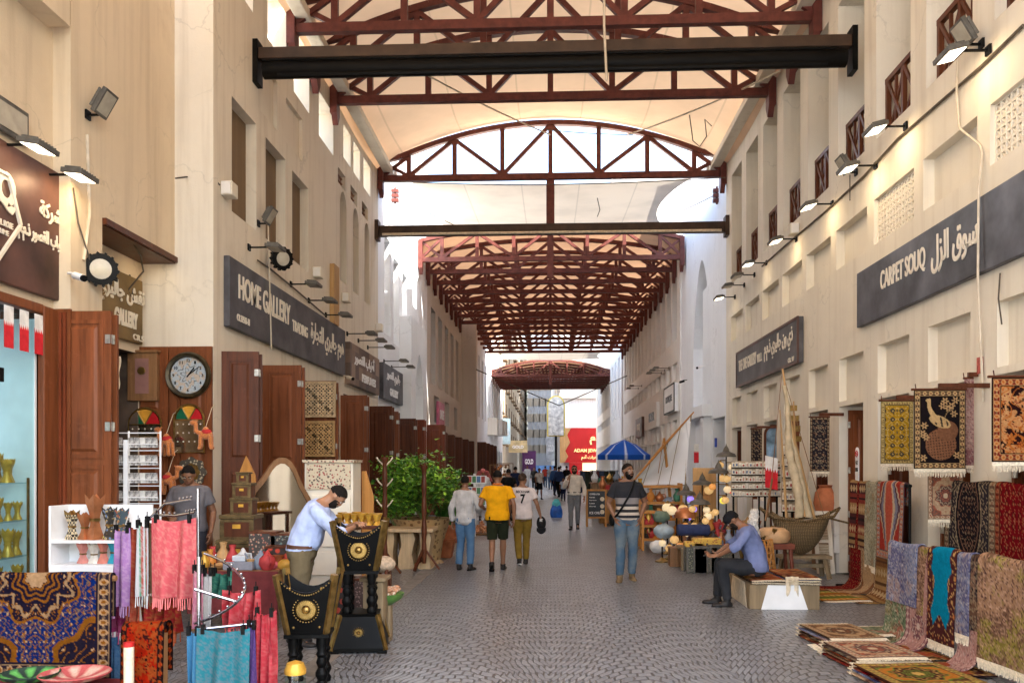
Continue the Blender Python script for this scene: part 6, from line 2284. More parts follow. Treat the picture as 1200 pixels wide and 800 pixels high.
for (x0, y0, x1, y1, lb) in ((152, 478, 190, 512, 'arched mirror with green amber and red glass below the box clock'), (205, 474, 240, 530, 'arched mirror with green amber and red glass below the big round clock')):
 a, b = px_box(x0, y1, x1, y0, YD)
 xm, r = (a.x + b.x) / 2, (b.x - a.x) / 2
 o = thing('arched_mirror', lb, 'mirror', (xm, YD, a.z))
 zc = b.z - r
 m = MB()
 m.box(a.x, b.x, YD - .03, YD - .012, a.z, zc)
 m.build('mirror_glass', M('old_mirror', (.42, .36, .26), .12, .9, .2, 4), o, world=True)
 for i, col in enumerate((colour('green_glass', (.01, .10, .05), .2), colour('amber_glass', (.62, .30, .04), .2), colour('red_glass', (.42, .015, .02), .2))):
  t0, t1 = PI - i * PI / 3, PI - (i + 1) * PI / 3
  pts = [(0, 0)] + [((r - .03) * math.cos(t0 + (t1 - t0) * j / 6), (r - .03) * math.sin(t0 + (t1 - t0) * j / 6)) for j in range(7)]
  m = MB()
  m.prism(pts, (xm, YD - .03, zc + .01), (1, 0, 0), (0, 0, 1), (0, .02, 0))
  m.build('glass_wedge', col, o, world=True)
 m = MB()
 m.tube([(xm + r * math.cos(t), YD - .03, zc + r * math.sin(t)) for t in [PI * j / 16 for j in range(17)]], .014, 6)
 m.tube([(a.x, YD - .03, zc), (a.x, YD - .03, a.z), (b.x, YD - .03, a.z), (b.x, YD - .03, zc)], .014, 6)
 m.tube([(a.x, YD - .035, zc), (b.x, YD - .035, zc)], .010, 6)
 for t in (PI / 3, 2 * PI / 3):
  m.tube([(xm, YD - .035, zc), (xm + r * math.cos(t), YD - .035, zc + r * math.sin(t))], .008, 6)
 m.build('frame', MT['brass'], o, world=True)
 m = MB()
 for i in range(5):
  for j in range(2 + (y1 > 520)):
   m.sphere((a.x + r * .25 + i * r * .38, YD - .034, zc - .06 - j * .12), .012, 6, 4)
 m.build('studs', MT['letter'], o, world=True)
c = aty(225, 553, YD)
o = thing('star_mirror', 'scalloped inlaid mirror frame partly hidden by the shopkeeper in grey', 'mirror', (c.x, YD, c.z))
m = MB()
pts = [(.20 * (1 + .07 * math.cos(8 * t)) * math.cos(t), .20 * (1 + .07 * math.cos(8 * t)) * math.sin(t)) for t in [2 * PI * i / 48 for i in range(48)]]
m.prism(pts, (0, 0, 0), (1, 0, 0), (0, 0, 1), (0, -.03, 0))
m.build('frame', spot_mat('inlay_frame', (.06, .05, .035), (.45, .38, .25), 26), o)
m = MB()
m.prism([(x * .6, z * .6) for x, z in pts], (0, -.031, 0), (1, 0, 0), (0, 0, 1), (0, -.004, 0))
m.build('glass', MT['brass'], o)
PLUSH = M('orange_plush', (.56, .19, .055), .95, 0, .2, 60, .7, 90, sheen=.4)
def toy_camel(label, p, rz, s=.9):
 o = thing('toy_camel', label, 'soft toy', p, rz)
 m = MB()
 m.sphere((0, 0, 0), (.10 * s, .06 * s, .07 * s), 12, 8)
 m.sphere((0, 0, .06 * s), (.045 * s, .04 * s, .05 * s), 10, 6)
 capsule(m, [(-.08 * s, 0, .02 * s), (-.13 * s, 0, .05 * s), (-.13 * s, 0, .14 * s)], [.035 * s, .032 * s, .03 * s], 8)
 m.sphere((-.16 * s, 0, .16 * s), (.055 * s, .038 * s, .038 * s), 10, 8)
 m.sphere((-.115 * s, .03 * s, .19 * s), .014 * s, 6, 5)
 m.sphere((-.115 * s, -.03 * s, .19 * s), .014 * s, 6, 5)
 m.build('body', PLUSH, o, remesh=.007, smooth_it=2)
 for (x, y) in ((-.06, .035), (-.06, -.035), (.065, .035), (.065, -.035)):
  m = MB()
  capsule(m, [(x * s, y * s, -.03 * s), (x * s * 1.1, y * s * 1.2, -.16 * s), (x * s * 1.25, y * s * 1.2, -.18 * s)], [.03 * s, .024 * s, .026 * s], 8)
  m.build('leg', PLUSH, o, smooth=60)
 m = MB()
 m.sphere((.01, 0, .03 * s), (.075 * s, .066 * s, .05 * s), 10, 8)
 m.build('saddle_cloth', colour('red_felt', (.45, .03, .03), .9), o, smooth=60)
for (x, y, lb, rz) in ((195, 517, 'orange plush camel hanging under the box clock mirror', -20), (241, 509, 'orange plush camel hanging at the edge of the clock door', 10), (197, 562, 'orange plush camel facing away, hanging lowest beside the packet rack', 175)):
 c = aty(x, y, 11.42)
 toy_camel(lb, c, R(rz), 1.0)
 cable([c + Vector((0, 0, .1)), c + Vector((.05, .1, .38)), (c.x + .05, YD - .01, c.z + .42)], 'thin string holding the camel ' + ('under the box clock mirror' if y == 517 else 'at the door edge' if y == 509 else 'beside the packet rack'), .004, None, MT['cream'], 'string')
c = aty(135, 420, 10.9)
m = MB()
m.sheet(lambda u, v: ((u - .5) * .17 * (1 - .25 * v) + .01 * math.sin(v * 9), .02 * math.sin(u * 11), -.42 * v + .05 * abs(u - .5)), 10, 12, .02)
q = m.build('cloth_bag', MT['cream'], smooth=60)
q.location = c
tag(q, 'cream cloth bag hanging in the dark doorway of the bronze sign shop', 'bag')
# --- blue carpet over its rail, front corner
YC = 6.25
a, b = aty(-45, 672, YC), aty(131, 672, YC)
zb = aty(60, 790, YC).z
o = thing('carpet_rail', 'low wooden rail under the hanging blue medallion carpet', 'rail', ((a.x + b.x) / 2, YC + .03, 0))
m = MB()
m.tube([(a.x - .1, YC + .03, a.z - .03), (b.x + .02, YC + .03, a.z - .03)], .022, 8)
m.build('bar', MT['wood_mid'], o, world=True)
for xx in (a.x, b.x - .08):
 m = MB()
 m.tube([(xx, YC + .03, 0), (xx, YC + .03, a.z - .03)], .02, 8)
 m.build('post', MT['wood_mid'], o, world=True)
carpet('royal blue medallion carpet with dark floral border hung over the low front rail', drape(((a.x + b.x) / 2, YC + .03, a.z - .02), (0, -1, 0), .3, a.z - zb, .026), (1, 0, 0), b.x - a.x, 'blue', P_BLUE, 3, False, dens=125, ripple=.004, dlen=1.55, v0=.25)
for (x, y, r, c1, c2, lb) in ((35, 792, .20, (.03, .05, .04), (.12, .4, .1), 'black and green woven plate at the foot of the blue carpet'), (88, 792, .24, (.45, .10, .10), (.62, .42, .34), 'red and pink petal patterned plate below the blue carpet')):
 c = aty(x, y, 5.9)
 o = thing('woven_plate', lb, 'plate', (c.x, 5.9, c.z - .03))
 m = MB()
 n = 40
 prof = [(.01, .0), (r * .5, .003), (r * .9, .03), (r, .055), (r * .98, .06), (r * .88, .037), (r * .5, .012), (.01, .01)]
 m.lathe(prof, n=n)
 cols = []
 for (rr_, z_) in prof:
  for k in range(n):
   pet = math.cos(9 * 2 * PI * k / n) > 0
   cols.append(c2 if (pet and .3 * r < rr_ < .95 * r) else c1)
 m.build('plate', MT['paint'], o, smooth=60, cols=cols)
m = MB()
cx, cz = aty(60, 800, 5.95).x, aty(60, 797, 5.95).z
o = thing('goods_table', 'low draped table carrying the woven plates', 'table', (cx, 5.95, 0))
m.box(cx - .55, cx + .55, 5.65, 6.15, cz - .06, cz - .03)
m.build('tabletop', colour('maroon_cloth', (.16, .02, .03), .9), o, world=True)
for sx in (-.5, .5):
 for sy in (5.7, 6.1):
  m = MB()
  m.box(cx + sx - .025, cx + sx + .025, sy - .025, sy + .025, 0, cz - .06)
  m.build('leg', MT['wood_mid'], o, world=True)
# --- shawls
def shawl_cols(nu, nv, base, alt, seed, stripes=False):
 u = np.linspace(0, 1, nu + 1)[None, :].repeat(nv + 1, 0)
 v = np.linspace(0, 1, nv + 1)[:, None].repeat(nu + 1, 1)
 c = np.ones(u.shape + (3,)) * np.array(base)
 if stripes:
  k = np.floor(u * 9 + seed)
  for i, cl in enumerate(stripes):
   c = _put(c, np.mod(k, len(stripes)) == i, cl)
 a = np.arctan2(np.sin(v * 22 + seed), np.sin(u * 14 + seed * 2))
 r = np.hypot(np.sin(u * 14 + seed * 2 + np.sin(v * 9)), np.sin(v * 22 + seed))
 c = _put(c, ((np.sin(r * 7 + 2 * a) > .35) * (r < 1.1)) * .4, alt)
 c = _put(c, ((_n2(u, v, 40, seed) > .66)) * .4, alt)
 return np.clip(c * .72, 0, 1)
def shawl(label, x0, x1, ytop, ybot, Y, base, alt, seed, folds=3, depth=.05, tilt=(1, 0, 0), stripes=None, fringe=True, taper=.0, group=None, clip=True):
 a, b = aty(x0, ytop, Y), aty(x1, ytop, Y)
 L = a.z - aty(x0, ybot, Y).z
 w = b.x - a.x
 t = Vector(tilt).normalized()
 o = thing('shawl', label, 'shawl', ((a.x + b.x) / 2, Y, a.z))
 def fn(u, v):
  k = (1 - taper * v)
  depth_ = depth * 1.5
  f = depth_ * math.sin(u * folds * 2 * PI + seed + .8 * v) * (.25 + .75 * v) + depth * .5 * math.sin(u * folds * 9.3 + seed * 3 + v * 2)
  return Vector((0, 0, -L * v - .03 * math.sin(u * PI) * (1 - v))) + t * ((u - .5) * w * k) + Vector((0, f, 0))
 nu, nv = max(14, int(w * 110)), max(20, int(L * 75))
 m = MB()
 m.sheet(fn, nu, nv, .006)
 c = shawl_cols(nu, nv, base, alt, seed, stripes)
 m.build('cloth', MT['shawl'], o, smooth=60, cols=np.concatenate([c.reshape(-1, 3), c.reshape(-1, 3)]))
 if fringe:
  q = MB()
  n = int(w / .014) + 3
  rr = random.Random(seed)
  for i in range(n):
   p = fn((i + .5) / n, 1)
   q.bar(p + Vector((0, .002, .01)), p + Vector(((rr.random() - .5) * .015, (rr.random() - .5) * .015, -.07 - .03 * rr.random())), .006, .006, (0, 1, 0))
  q.build('fringe', colour('fringe_%d' % seed, tuple(.6 * b_ + .4 * a_ for a_, b_ in zip(alt, base)), .9), o)
 if clip:
  for u in (.12, .88):
   p = fn(u, 0)
   q = MB()
   q.box(p.x - .012, p.x + .012, p.y - .016, p.y + .016, p.z - .03, p.z + .035)
   q.tube([p + Vector((0, 0, .03)), p + Vector((0, 0, .07))], .004, 5)
   q.build('clip', MT['black'], o)
 return o
YS = 6.55
o = thing('shawl_stand', 'tall chrome shawl stand with slanting arms beside the white shelf', 'stand', (aty(226, 700, YS).x, YS, 0))
m = MB()
top = aty(232, 572, YS)
m.tube([(top.x, YS, .02), (top.x, YS, top.z)], .013, 10)
m.build('pole', MT['steel'], o, world=True, smooth=40)
m = MB()
for (x, y) in ((-.3, 0), (.3, 0), (0, .3), (0, -.3)):
 m.tube([(top.x, YS, .05), (top.x + x, YS + y, .02)], .014, 8)
m.build('foot', MT['steel'], o, world=True)
for pts in (((224, 585), (193, 590), (176, 606), (168, 622)), ((228, 600), (205, 604), (186, 603))):
 m = MB()
 P = [aty(x, y, YS - .02) for x, y in pts]
 m.tube(P, .010, 8)
 for i in range(7):
  q = P[0].lerp(P[1], i / 7) if i < 4 else P[1].lerp(P[-1], (i - 4) / 3)
  m.sphere(q + Vector((0, 0, .022)), .011, 6, 5)
 m.build('arm', MT['steel'], o, world=True, smooth=40)
shawl('lavender paisley shawl on the chrome stand, longest at its outer end', 133, 152, 618, 710, YS - .05, (.42, .22, .50), (.60, .42, .62), 2, 2, .03)
shawl('rust orange shawl between the lavender and striped ones', 150, 166, 615, 735, YS, (.42, .07, .04), (.5, .2, .1), 5, 2, .03, fringe=False)
shawl('shawl with mint white and brown stripes on the chrome stand', 161, 174, 612, 698, YS - .08, (.4, .4, .4), (.6, .6, .6), 3, 1, .02, stripes=[(.6, .62, .66), (.08, .42, .25), (.5, .12, .1), (.65, .6, .62)])
shawl('dark brown striped shawl behind the coral one', 171, 184, 608, 695, YS - .04, (.14, .07, .04), (.3, .2, .1), 4, 1, .02, stripes=[(.14, .06, .04), (.24, .15, .08), (.05, .03, .03)])
shawl('coral red paisley shawl hanging broad at the front of the chrome stand', 177, 229, 606, 700, YS - .12, (.70, .13, .15), (.80, .32, .28), 7, 2, .025)
shawl('magenta shawl hanging low behind the lavender one', 128, 150, 690, 740, YS + .12, (.52, .06, .22), (.6, .2, .3), 9, 2, .03)
shawl('red and gold shawl bunched low under the coral one', 165, 212, 695, 740, YS + .08, (.42, .03, .03), (.42, .2, .05), 6, 4, .04)
shawl('long sky blue shawl tail near the ground', 129, 140, 742, 795, YS + .1, (.07, .19, .40), (.15, .3, .5), 8, 2, .02, fringe=False, clip=False)
YQ = 6.15
cx = aty(252, 700, YQ).x
o = thing('spiral_stand', 'chrome spiral shawl stand nearest the street', 'stand', (cx, YQ, 0))
m = MB()
m.tube([(cx - .12, YQ, .02), (cx - .12, YQ, aty(250, 652, YQ).z)], .016, 10)
m.build('pole', MT['steel'], o, world=True, smooth=40)
m = MB()
P = []
for i in range(31):
 t = i / 30
 ang = 2.2 - t * 5.0
 x = 228 + (287 - 228) * max(0, math.sin(PI * min(1, t * .98 + .03))) ** .7
 y = 648 + 82 * t
 P.append(aty(x, y, YQ + .25 * math.cos(t * PI * 1.6)))
m.tube(P, .010, 8)
for i in range(2, 30, 2):
 m.sphere(P[i] + Vector((0, 0, .022)), .010, 6, 5)
m.build('spiral_arm', MT['steel'], o, world=True, smooth=40)
m = MB()
m.tube([aty(228, 690, YQ - .1), aty(278, 705, YQ)], .012, 8)
m.tube([aty(232, 737, YQ - .3), aty(300, 730, YQ - .2)], .010, 8)
m.build('cross_arm', MT['steel'], o, world=True, smooth=40)
m = MB()
for (x, y) in ((-.3, 0), (.3, 0), (0, .3), (0, -.3)):
 m.tube([(cx - .12, YQ, .05), (cx - .12 + x, YQ + y, .02)], .014, 8)
m.build('foot', MT['steel'], o, world=True)
shawl('teal shawl with small diamonds hanging nearest on the spiral stand', 231, 293, 735, 812, YQ - .32, (.03, .22, .28), (.22, .22, .26), 11, 2, .02)
shawl('sky blue shawl edge beside the teal one', 220, 233, 737, 812, YQ - .28, (.07, .26, .48), (.12, .32, .5), 12, 1, .02, fringe=False)
shawl('purple shawl peeking out right behind the teal one', 290, 299, 730, 806, YQ - .24, (.10, .06, .22), (.2, .1, .3), 13, 1, .02, fringe=False)
shawl('crimson shawl hanging broad on the street side of the spiral stand', 298, 322, 715, 808, YQ - .15, (.55, .05, .07), (.62, .16, .16), 14, 3, .03, taper=-.1)
shawl('pale pink shawl at the back of the spiral stand', 226, 238, 665, 735, YQ + .15, (.60, .22, .32), (.62, .45, .45), 15, 1, .02, fringe=False)
shawl('grey white shawl hanging inside the spiral', 240, 248, 668, 735, YQ + .2, (.5, .5, .5), (.6, .6, .6), 16, 1, .02, fringe=False)
shawl('dark green shawl hanging inside the spiral', 249, 272, 668, 700, YQ + .3, (.03, .14, .11), (.1, .3, .2), 17, 2, .03, fringe=False)
shawl('strawberry red shawl folded over the middle of the spiral', 262, 305, 690, 735, YQ + .1, (.60, .06, .08), (.66, .2, .2), 18, 3, .04)
def roll(label, x, ytop, Y, r, pal, style, seed):
 c = aty(x, ytop, Y)
 o = thing('rolled_carpet', label, 'carpet', (c.x, Y, 0))
 m = MB()
 nu, nv = 60, 50
 h = c.z
 m.sheet(lambda u, v: (r * (1 - .002 * u * 10) * math.cos(2 * PI * u), r * math.sin(2 * PI * u), h * v), nu, nv)
 cl = design(2 * PI * r, h, nu, nv, style, pal, seed)
 m.build('pile', MT['carpet'], o, smooth=60, cols=cl.reshape(-1, 3))
 q = MB()
 pts = [Vector((r * (.12 + .88 * t) * math.cos(t * 5 * 2 * PI), r * (.12 + .88 * t) * math.sin(t * 5 * 2 * PI), h - .004)) for t in [i / 90 for i in range(91)]]
 q.tube(pts, r * .085, 5)
 q.build('coil_end', colour('carpet_back', (.12, .05, .04), .95), o)
carpet('black and red carpet bent over a low stand at the front corner', drape((aty(172, 738, 6.0).x, 6.0, aty(172, 738, 6.0).z), (0, -1, 0), .3, .5, .06), (1, 0, .0), .32, 'hunt', ((.03, .008, .008), (.012, .006, .006), (.22, .02, .012), (.20, .05, .02), (.01, .006, .006)), 21, False, dens=100)
m = MB()
m.box(aty(172, 738, 6).x - .14, aty(172, 738, 6).x + .14, 5.97, 6.03, 0, aty(172, 738, 6).z - .02)
tag(m.build('carpet_stand', MT['wood_mid']), 'low plank stand under the bent red and black carpet', 'stand')
c = aty(151, 752, 5.8)
o = thing('candle_pole', 'cream wooden pole with a red top in front of the shawls', 'pole', (c.x, 5.8, 0))
m = MB()
m.tube([(0, 0, 0), (0, 0, c.z - .03)], .034, 14)
m.build('shaft', MT['cream'], o, smooth=40)
m = MB()
m.tube([(0, 0, c.z - .03), (0, 0, c.z)], .036, 14)
m.build('cap', RED, o, smooth=40)
# --- black and brass burner stands
def sunburst(m, c, r, n=28):
 RY2 = Matrix(((1, 0, 0), (0, 0, -1), (0, 1, 0)))
 m.lathe([(.001, .012), (r * .12, .012), (r * .2, .006), (r * .24, .012), (r * .3, .004)], c, 24, M=RY2)
 m.lathe([(r * .70, .0), (r * .74, .010), (r * .8, .0)], c, 30, M=RY2)
 for i in range(n):
  t = 2 * PI * i / n
  d = Vector((math.cos(t), 0, math.sin(t)))
  m.obox(Vector(c) + d * r * .52 + Vector((0, -.004, 0)), d * r * .18, Vector((0, .005, 0)), d.cross(Vector((0, 1, 0))) * r * .055)
  m.sphere(Vector(c) + d * r * .93 + Vector((0, -.004, 0)), r * .065, 6, 5)
BLKWOOD = M('black_lacquer', (.003, .003, .003), .45, 0, .2, 8, .05, 30, spec=.1)
def burner_stand(label, loc, rz, body_h=.47, wt=.27, wb=.17, legh=.42, base=True, z0=0.0):
 o = thing('burner_stand', label, 'incense burner', loc, rz)
 zb = z0 + legh + (.36 if base else 0)
 zt = zb + body_h
 m = MB()
 prof = []
 for sg, (p0, p1) in ((0, ((-1, -1), (1, -1))), (1, ((1, -1), (1, 1))), (2, ((1, 1), (-1, 1))), (3, ((-1, 1), (-1, -1)))):
  n = 10
  a0, b0 = Vector((p0[0] * wb, p0[1] * wb, zb)), Vector((p1[0] * wb, p1[1] * wb, zb))
  vs = []
  for i in range(n + 1):
   t = i / n
   w = 1 - (2 * t - 1) ** 2
   zz = zt - .14 * w
   k = wb + (wt - wb) * (zz - zb) / body_h
   f = Vector((p0[0], p0[1], 0)).lerp(Vector((p1[0], p1[1], 0)), t) * k
   lo = a0.lerp(b0, t)
   up = Vector((f.x, f.y, zz))
   nin = -(Vector((p0[0] + p1[0], p0[1] + p1[1], 0)) / 2) * .025
   vs += [lo, up, lo + nin, up + nin]
  fs = []
  for i in range(n):
   o4 = i * 4
   fs += [(o4, o4 + 4, o4 + 5, o4 + 1), (o4 + 2, o4 + 3, o4 + 7, o4 + 6), (o4 + 1, o4 + 5, o4 + 7, o4 + 3)]
  m.add(vs, fs)
 m.box(-wb - .02, wb + .02, -wb - .02, wb + .02, zb - .03, zb)
 m.box(-wb + .02, wb - .02, -wb + .02, wb - .02, zb + body_h * .5, zb + body_h * .52)
 m.build('body', BLKWOOD, o)
 for sx in (-1, 1):
  for sy in (-1, 1):
   m = MB()
   a = Vector((sx * (wb - .012), sy * (wb - .012), zb))
   b = Vector((sx * (wt - .012), sy * (wt - .012), zt + .004))
   m.bar(a, b, .045, .045, (sx, sy, 0))
   m.build('brass_corner', MT['brass'], o)
 m = MB()
 sl = (wt - wb) / body_h
 zc = zb + body_h * .42
 yc = -(wb + sl * (zc - zb)) - .004
 sunburst(m, (0, yc, zc), .105)
 for (x, z) in ((-.12, .78), (.12, .78), (-.10, .12), (.10, .12)):
  m.sphere((x, -(wb + sl * body_h * z) - .004, zb + body_h * z), .011, 8, 5)
 q = m.build('sunburst', MT['brass'], o, smooth=50)
 m = MB()
 for i in range(24):
  t = i / 23
  w = 1 - (2 * t - 1) ** 2
  zz = zt - .14 * w - .018
  k = wb + (wt - wb) * (zz - zb) / body_h
  m.sphere(((2 * t - 1) * k * .97, -k - .006, zz), .007, 6, 4)
 m.build('rim_studs', MT['brass'], o)
 lz0 = z0 + (.36 if base else 0)
 for sx in (-1, 1):
  for sy in (-1, 1):
   x, y = sx * (wb - .045), sy * (wb - .045)
   m = MB()
   h = zb - .03 - lz0
   m.lathe([(.045, 0), (.05, .03), (.034, .06), (.05, .10), (.05, .12), (.030, .16), (.046, .20), (.032, .24), (.048, h * .66), (.034, h * .72), (.044, h * .85), (.044, h)], (x, y, lz0), 12)
   m.build('leg', BLKWOOD, o, smooth=40)
 if base:
  w0, w1 = .26, .17
  m = MB()
  rings = []
  for (w, z) in ((w0, .02), (w0, .05), (w1 + .01, .33), (w1 + .02, .36)):
   rings.append([Vector((-w, -w, z)), Vector((w, -w, z)), Vector((w, w, z)), Vector((-w, w, z))])
  m.loft(rings)
  for sx in (-1, 1):
   for sy in (-1, 1):
    m.box(sx * .22 - .045, sx * .22 + .045, sy * .22 - .045, sy * .22 + .045, 0, .021)
  m.build('base', BLKWOOD, o)
  for sx in (-1, 1):
   for sy in (-1, 1):
    m = MB()
    m.bar((sx * (w0 - .01), sy * (w0 - .01), .03), (sx * (w1 + .002), sy * (w1 + .002), .35), .04, .04, (sx, sy, 0))
    m.build('brass_edge', MT['brass'], o)
  m = MB()
  sunburst(m, (0, -.222, .19), .055, 16)
  m.build('base_sunburst', MT['brass'], o, smooth=50)
 return o
c = atz(415, 766)
burner_stand('tall black burner stand with brass sunburst, the one the man leans on', (c.x, c.y + .26, 0), R(8), .47, .25, .16, .40, True)
c2 = aty(352, 700, 6.5)
burner_stand('shorter black burner stand with brass sunburst nearest the camera', (c2.x, 6.75, 0), R(8), .47, .235, .155, .43, False)
c = aty(346, 786, 6.2)
o = thing('glass_lantern', 'gold topped glass jar before the nearest burner stand', 'lantern', (c.x, 6.2, 0))
m = MB()
m.lathe([(.07, 0), (.075, .02), (.075, .22), (.06, .26)], (0, 0, 0), 18)
m.build('jar', MT['glass'], o, smooth=40)
m = MB()
m.lathe([(.078, .22), (.08, .25), (.06, .30), (.001, .32)], (0, 0, 0), 18)
m.build('lid', MT['gold'], o, smooth=40)
# --- trinket table
YT = 9.2
ta, tb = aty(236, 672, YT), aty(322, 672, YT)
tz = aty(280, 664, YT).z
o = thing('trinket_table', 'cloth covered table of trinkets below the tower of chests', 'table', ((ta.x + tb.x) / 2, YT, 0))
m = MB()
m.box(ta.x, tb.x + .15, YT - .35, YT + .55, tz - .04, tz)
m.build('tabletop', MT['wood_mid'], o, world=True)
m = MB()
m.sheet(lambda u, v: (ta.x + (tb.x + .15 - ta.x) * u, YT - .355 - .012 * math.sin(u * 40) * v, tz - .45 * v), 60, 6, .01)
m.build('cloth', colour('dark_red_cloth', (.16, .03, .03), .9), o, world=True, smooth=60)
for x in (ta.x + .05, tb.x + .1):
 for y in (YT - .3, YT + .5):
  m = MB()
  m.box(x - .03, x + .03, y - .03, y + .03, 0, tz - .04)
  m.build('leg', MT['wood_mid'], o, world=True)
def bowl(label, p, r, h, mat, name='bowl', cat='bowl', group=None):
 m = MB()
 m.lathe([(r * .45, 0), (r * .5, h * .08), (r * .9, h * .6), (r, h), (r * .92, h), (r * .8, h * .6), (r * .3, h * .2), (.001, h * .18)], (0, 0, 0), 16)
 o = m.build(name, mat, smooth=50)
 o.location = p
 return tag(o, label, cat, group)
def trinket(kind_, p, s, mat):
 m = MB()
 if kind_ == 'vase':
  m.lathe([(.03 * s, 0), (.05 * s, .04 * s), (.055 * s, .08 * s), (.02 * s, .14 * s), (.03 * s, .18 * s), (.026 * s, .18 * s)], n=14)
 elif kind_ == 'box':
  m.box(-.05 * s, .05 * s, -.035 * s, .035 * s, 0, .045 * s)
  m.box(-.054 * s, .054 * s, -.039 * s, .039 * s, .046 * s, .062 * s)
 elif kind_ == 'teapot':
  m.lathe([(.035 * s, 0), (.06 * s, .04 * s), (.055 * s, .08 * s), (.02 * s, .11 * s), (.012 * s, .13 * s), (.001, .14 * s)], n=14)
  m.tube([(.05 * s, 0, .05 * s), (.09 * s, 0, .07 * s), (.11 * s, 0, .12 * s)], [.014 * s, .010 * s, .007 * s], 7)
  m.tube([(-.05 * s, 0, .03 * s), (-.09 * s, 0, .06 * s), (-.08 * s, 0, .10 * s), (-.03 * s, 0, .10 * s)], .006 * s, 6)
 elif kind_ == 'dish':
  m.lathe([(.03 * s, 0), (.07 * s, .02 * s), (.09 * s, .035 * s), (.085 * s, .037 * s), (.03 * s, .012 * s), (.001, .012 * s)], n=16)
 elif kind_ == 'cup':
  m.lathe([(.03 * s, 0), (.012 * s, .03 * s), (.02 * s, .05 * s), (.04 * s, .10 * s), (.036 * s, .10 * s)], n=12)
 o = m.build(kind_, mat, smooth=45)
 o.location = p
 o.rotation_euler = (0, 0, rnd.random() * 6)
 return o
TM = [MT['brass'], MT['gold'], COP, colour('grey_blue_tin', (.22, .26, .32)), colour('white_tin', (.6, .6, .6)), colour('red_tin', (.45, .05, .05)), colour('orange_tin', (.55, .22, .04)), colour('green_tin', (.06, .20, .12)), colour('dark_tin', (.05, .04, .04)), MT['wood_light']]
KN = {'vase': 'vase', 'box': 'box', 'teapot': 'teapot', 'dish': 'dish', 'cup': 'cup'}
def scatter(x0, x1, y0, y1, z, n, seed, where, smin=.8, smax=1.3, kinds=('dish', 'box', 'vase', 'cup', 'teapot')):
 rr = random.Random(seed)
 pts = []
 for i in range(n * 6):
  p = (x0 + (x1 - x0) * rr.random(), y0 + (y1 - y0) * rr.random())
  if all((p[0] - q[0]) ** 2 + (p[1] - q[1]) ** 2 > .10 ** 2 for q in pts):
   pts.append(p)
  if len(pts) >= n:
   break
 for i, p in enumerate(pts):
  k = kinds[i % len(kinds)]
  o = trinket(k, (p[0], p[1], z + .001), smin + (smax - smin) * rr.random(), TM[rr.randrange(len(TM))])
  tag(o, 'small %s among the trinkets %s' % (k, where), k, 'trinkets ' + where)
scatter(ta.x + .08, tb.x + .1, YT - .28, YT + .2, tz, 34, 4, 'on the table below the chests', .9, 1.6)
c = aty(290, 668, YT)
o = thing('gift_box', 'pale grey gift box at the street edge of the trinket table', 'box', (c.x, YT - .2, tz + .001))
m = MB()
m.box(-.16, .16, -.1, .1, 0, .09)
m.build('box', colour('grey_card', (.22, .22, .25)), o, bevel=.006)
m = MB()
m.box(-.07, .07, -.07, .07, .091, .15)
m.build('lid', colour('pale_card', (.55, .58, .62)), o, bevel=.006)
CHB = M('tarnished_brass', (.13, .088, .038), .4, .5, .3, 14)
def chest(label, x, Y, z, w, h, d, group=None, rz=0):
 o = thing('chest', label, 'chest', (x, Y, z), rz, group)
 m = MB()
 m.box(-w / 2, w / 2, -d / 2, d / 2, 0, h * .82)
 m.build('body', MT['door_dark'], o)
 m = MB()
 m.box(-w / 2 - .015, w / 2 + .015, -d / 2 - .015, d / 2 + .015, h * .83, h)
 m.build('lid', CHB, o, bevel=.008)
 m = MB()
 e = .035 * (w / .4) + .012
 for sx in (-1, 1):
  m.box(sx * w / 2 - e / 2 * (1 + sx) - .002 * (1 - sx), sx * w / 2 + e / 2 * (1 - sx) + .002 * (1 + sx), -d / 2 - .006, -d / 2 + .02, 0, h * .82)
 m.box(-w / 2 + e, w / 2 - e, -d / 2 - .005, -d / 2 + .01, 0, e * .7)
 m.box(-w / 2 + e, w / 2 - e, -d / 2 - .005, -d / 2 + .01, h * .82 - e * .7, h * .82)
 m.build('brass_straps', CHB, o)
 m = MB()
 m.box(-w * .12, w * .12, -d / 2 - .01, -d / 2 + .01, h * .45, h * .62)
 m.build('lock_plate', MT['gold'], o)
 return o
YCH = 9.65
zz = tz + .001
names = ('bottom chest of the brass bound chest tower', 'second chest from the bottom of the chest tower', 'third chest of the brass bound chest tower', 'fourth chest of the chest tower, smaller again', 'tiny top chest of the brass bound chest tower')
for lb, w, h in zip(names, (.44, .38, .24, .20, .13), (.27, .28, .19, .17, .12)):
 chest(lb, aty(283, 640, YCH).x + (.03 if w < .3 else 0), YCH, zz, w, h, w * .8)
 zz += h + .001
for (x, lb, mt, h) in ((312, 'tall mosaic patterned box behind the trinkets', spot_mat('mosaic_box', (.05, .04, .035), (.45, .33, .22), 34, (.4, .1, .06)), .36), (337, 'dark mosaic box half behind the leaning man', spot_mat('mosaic_box_dark', (.03, .03, .03), (.35, .28, .2), 30, (.1, .2, .2)), .34), (331, 'red and black patterned box among the trinkets', spot_mat('red_black_box', (.025, .015, .012), (.5, .05, .02), 14), .22)):
 Yb = 9.4 if h > .3 else 9.15
 c = aty(x, 650, Yb)
 o = thing('mosaic_box', lb, 'box', (c.x, Yb, tz + .001))
 m = MB()
 w = .15 if h > .3 else .16
 m.box(-w, w, -.14 if h > .3 else -.1, .14 if h > .3 else .1, 0, h)
 m.build('body', mt, o, bevel=.006)
 m = MB()
 m.box(-w - .006, w + .006, -.146 if h > .3 else -.106, .146 if h > .3 else .106, h, h + .02)
 m.build('lid', MT['door_dark'], o)
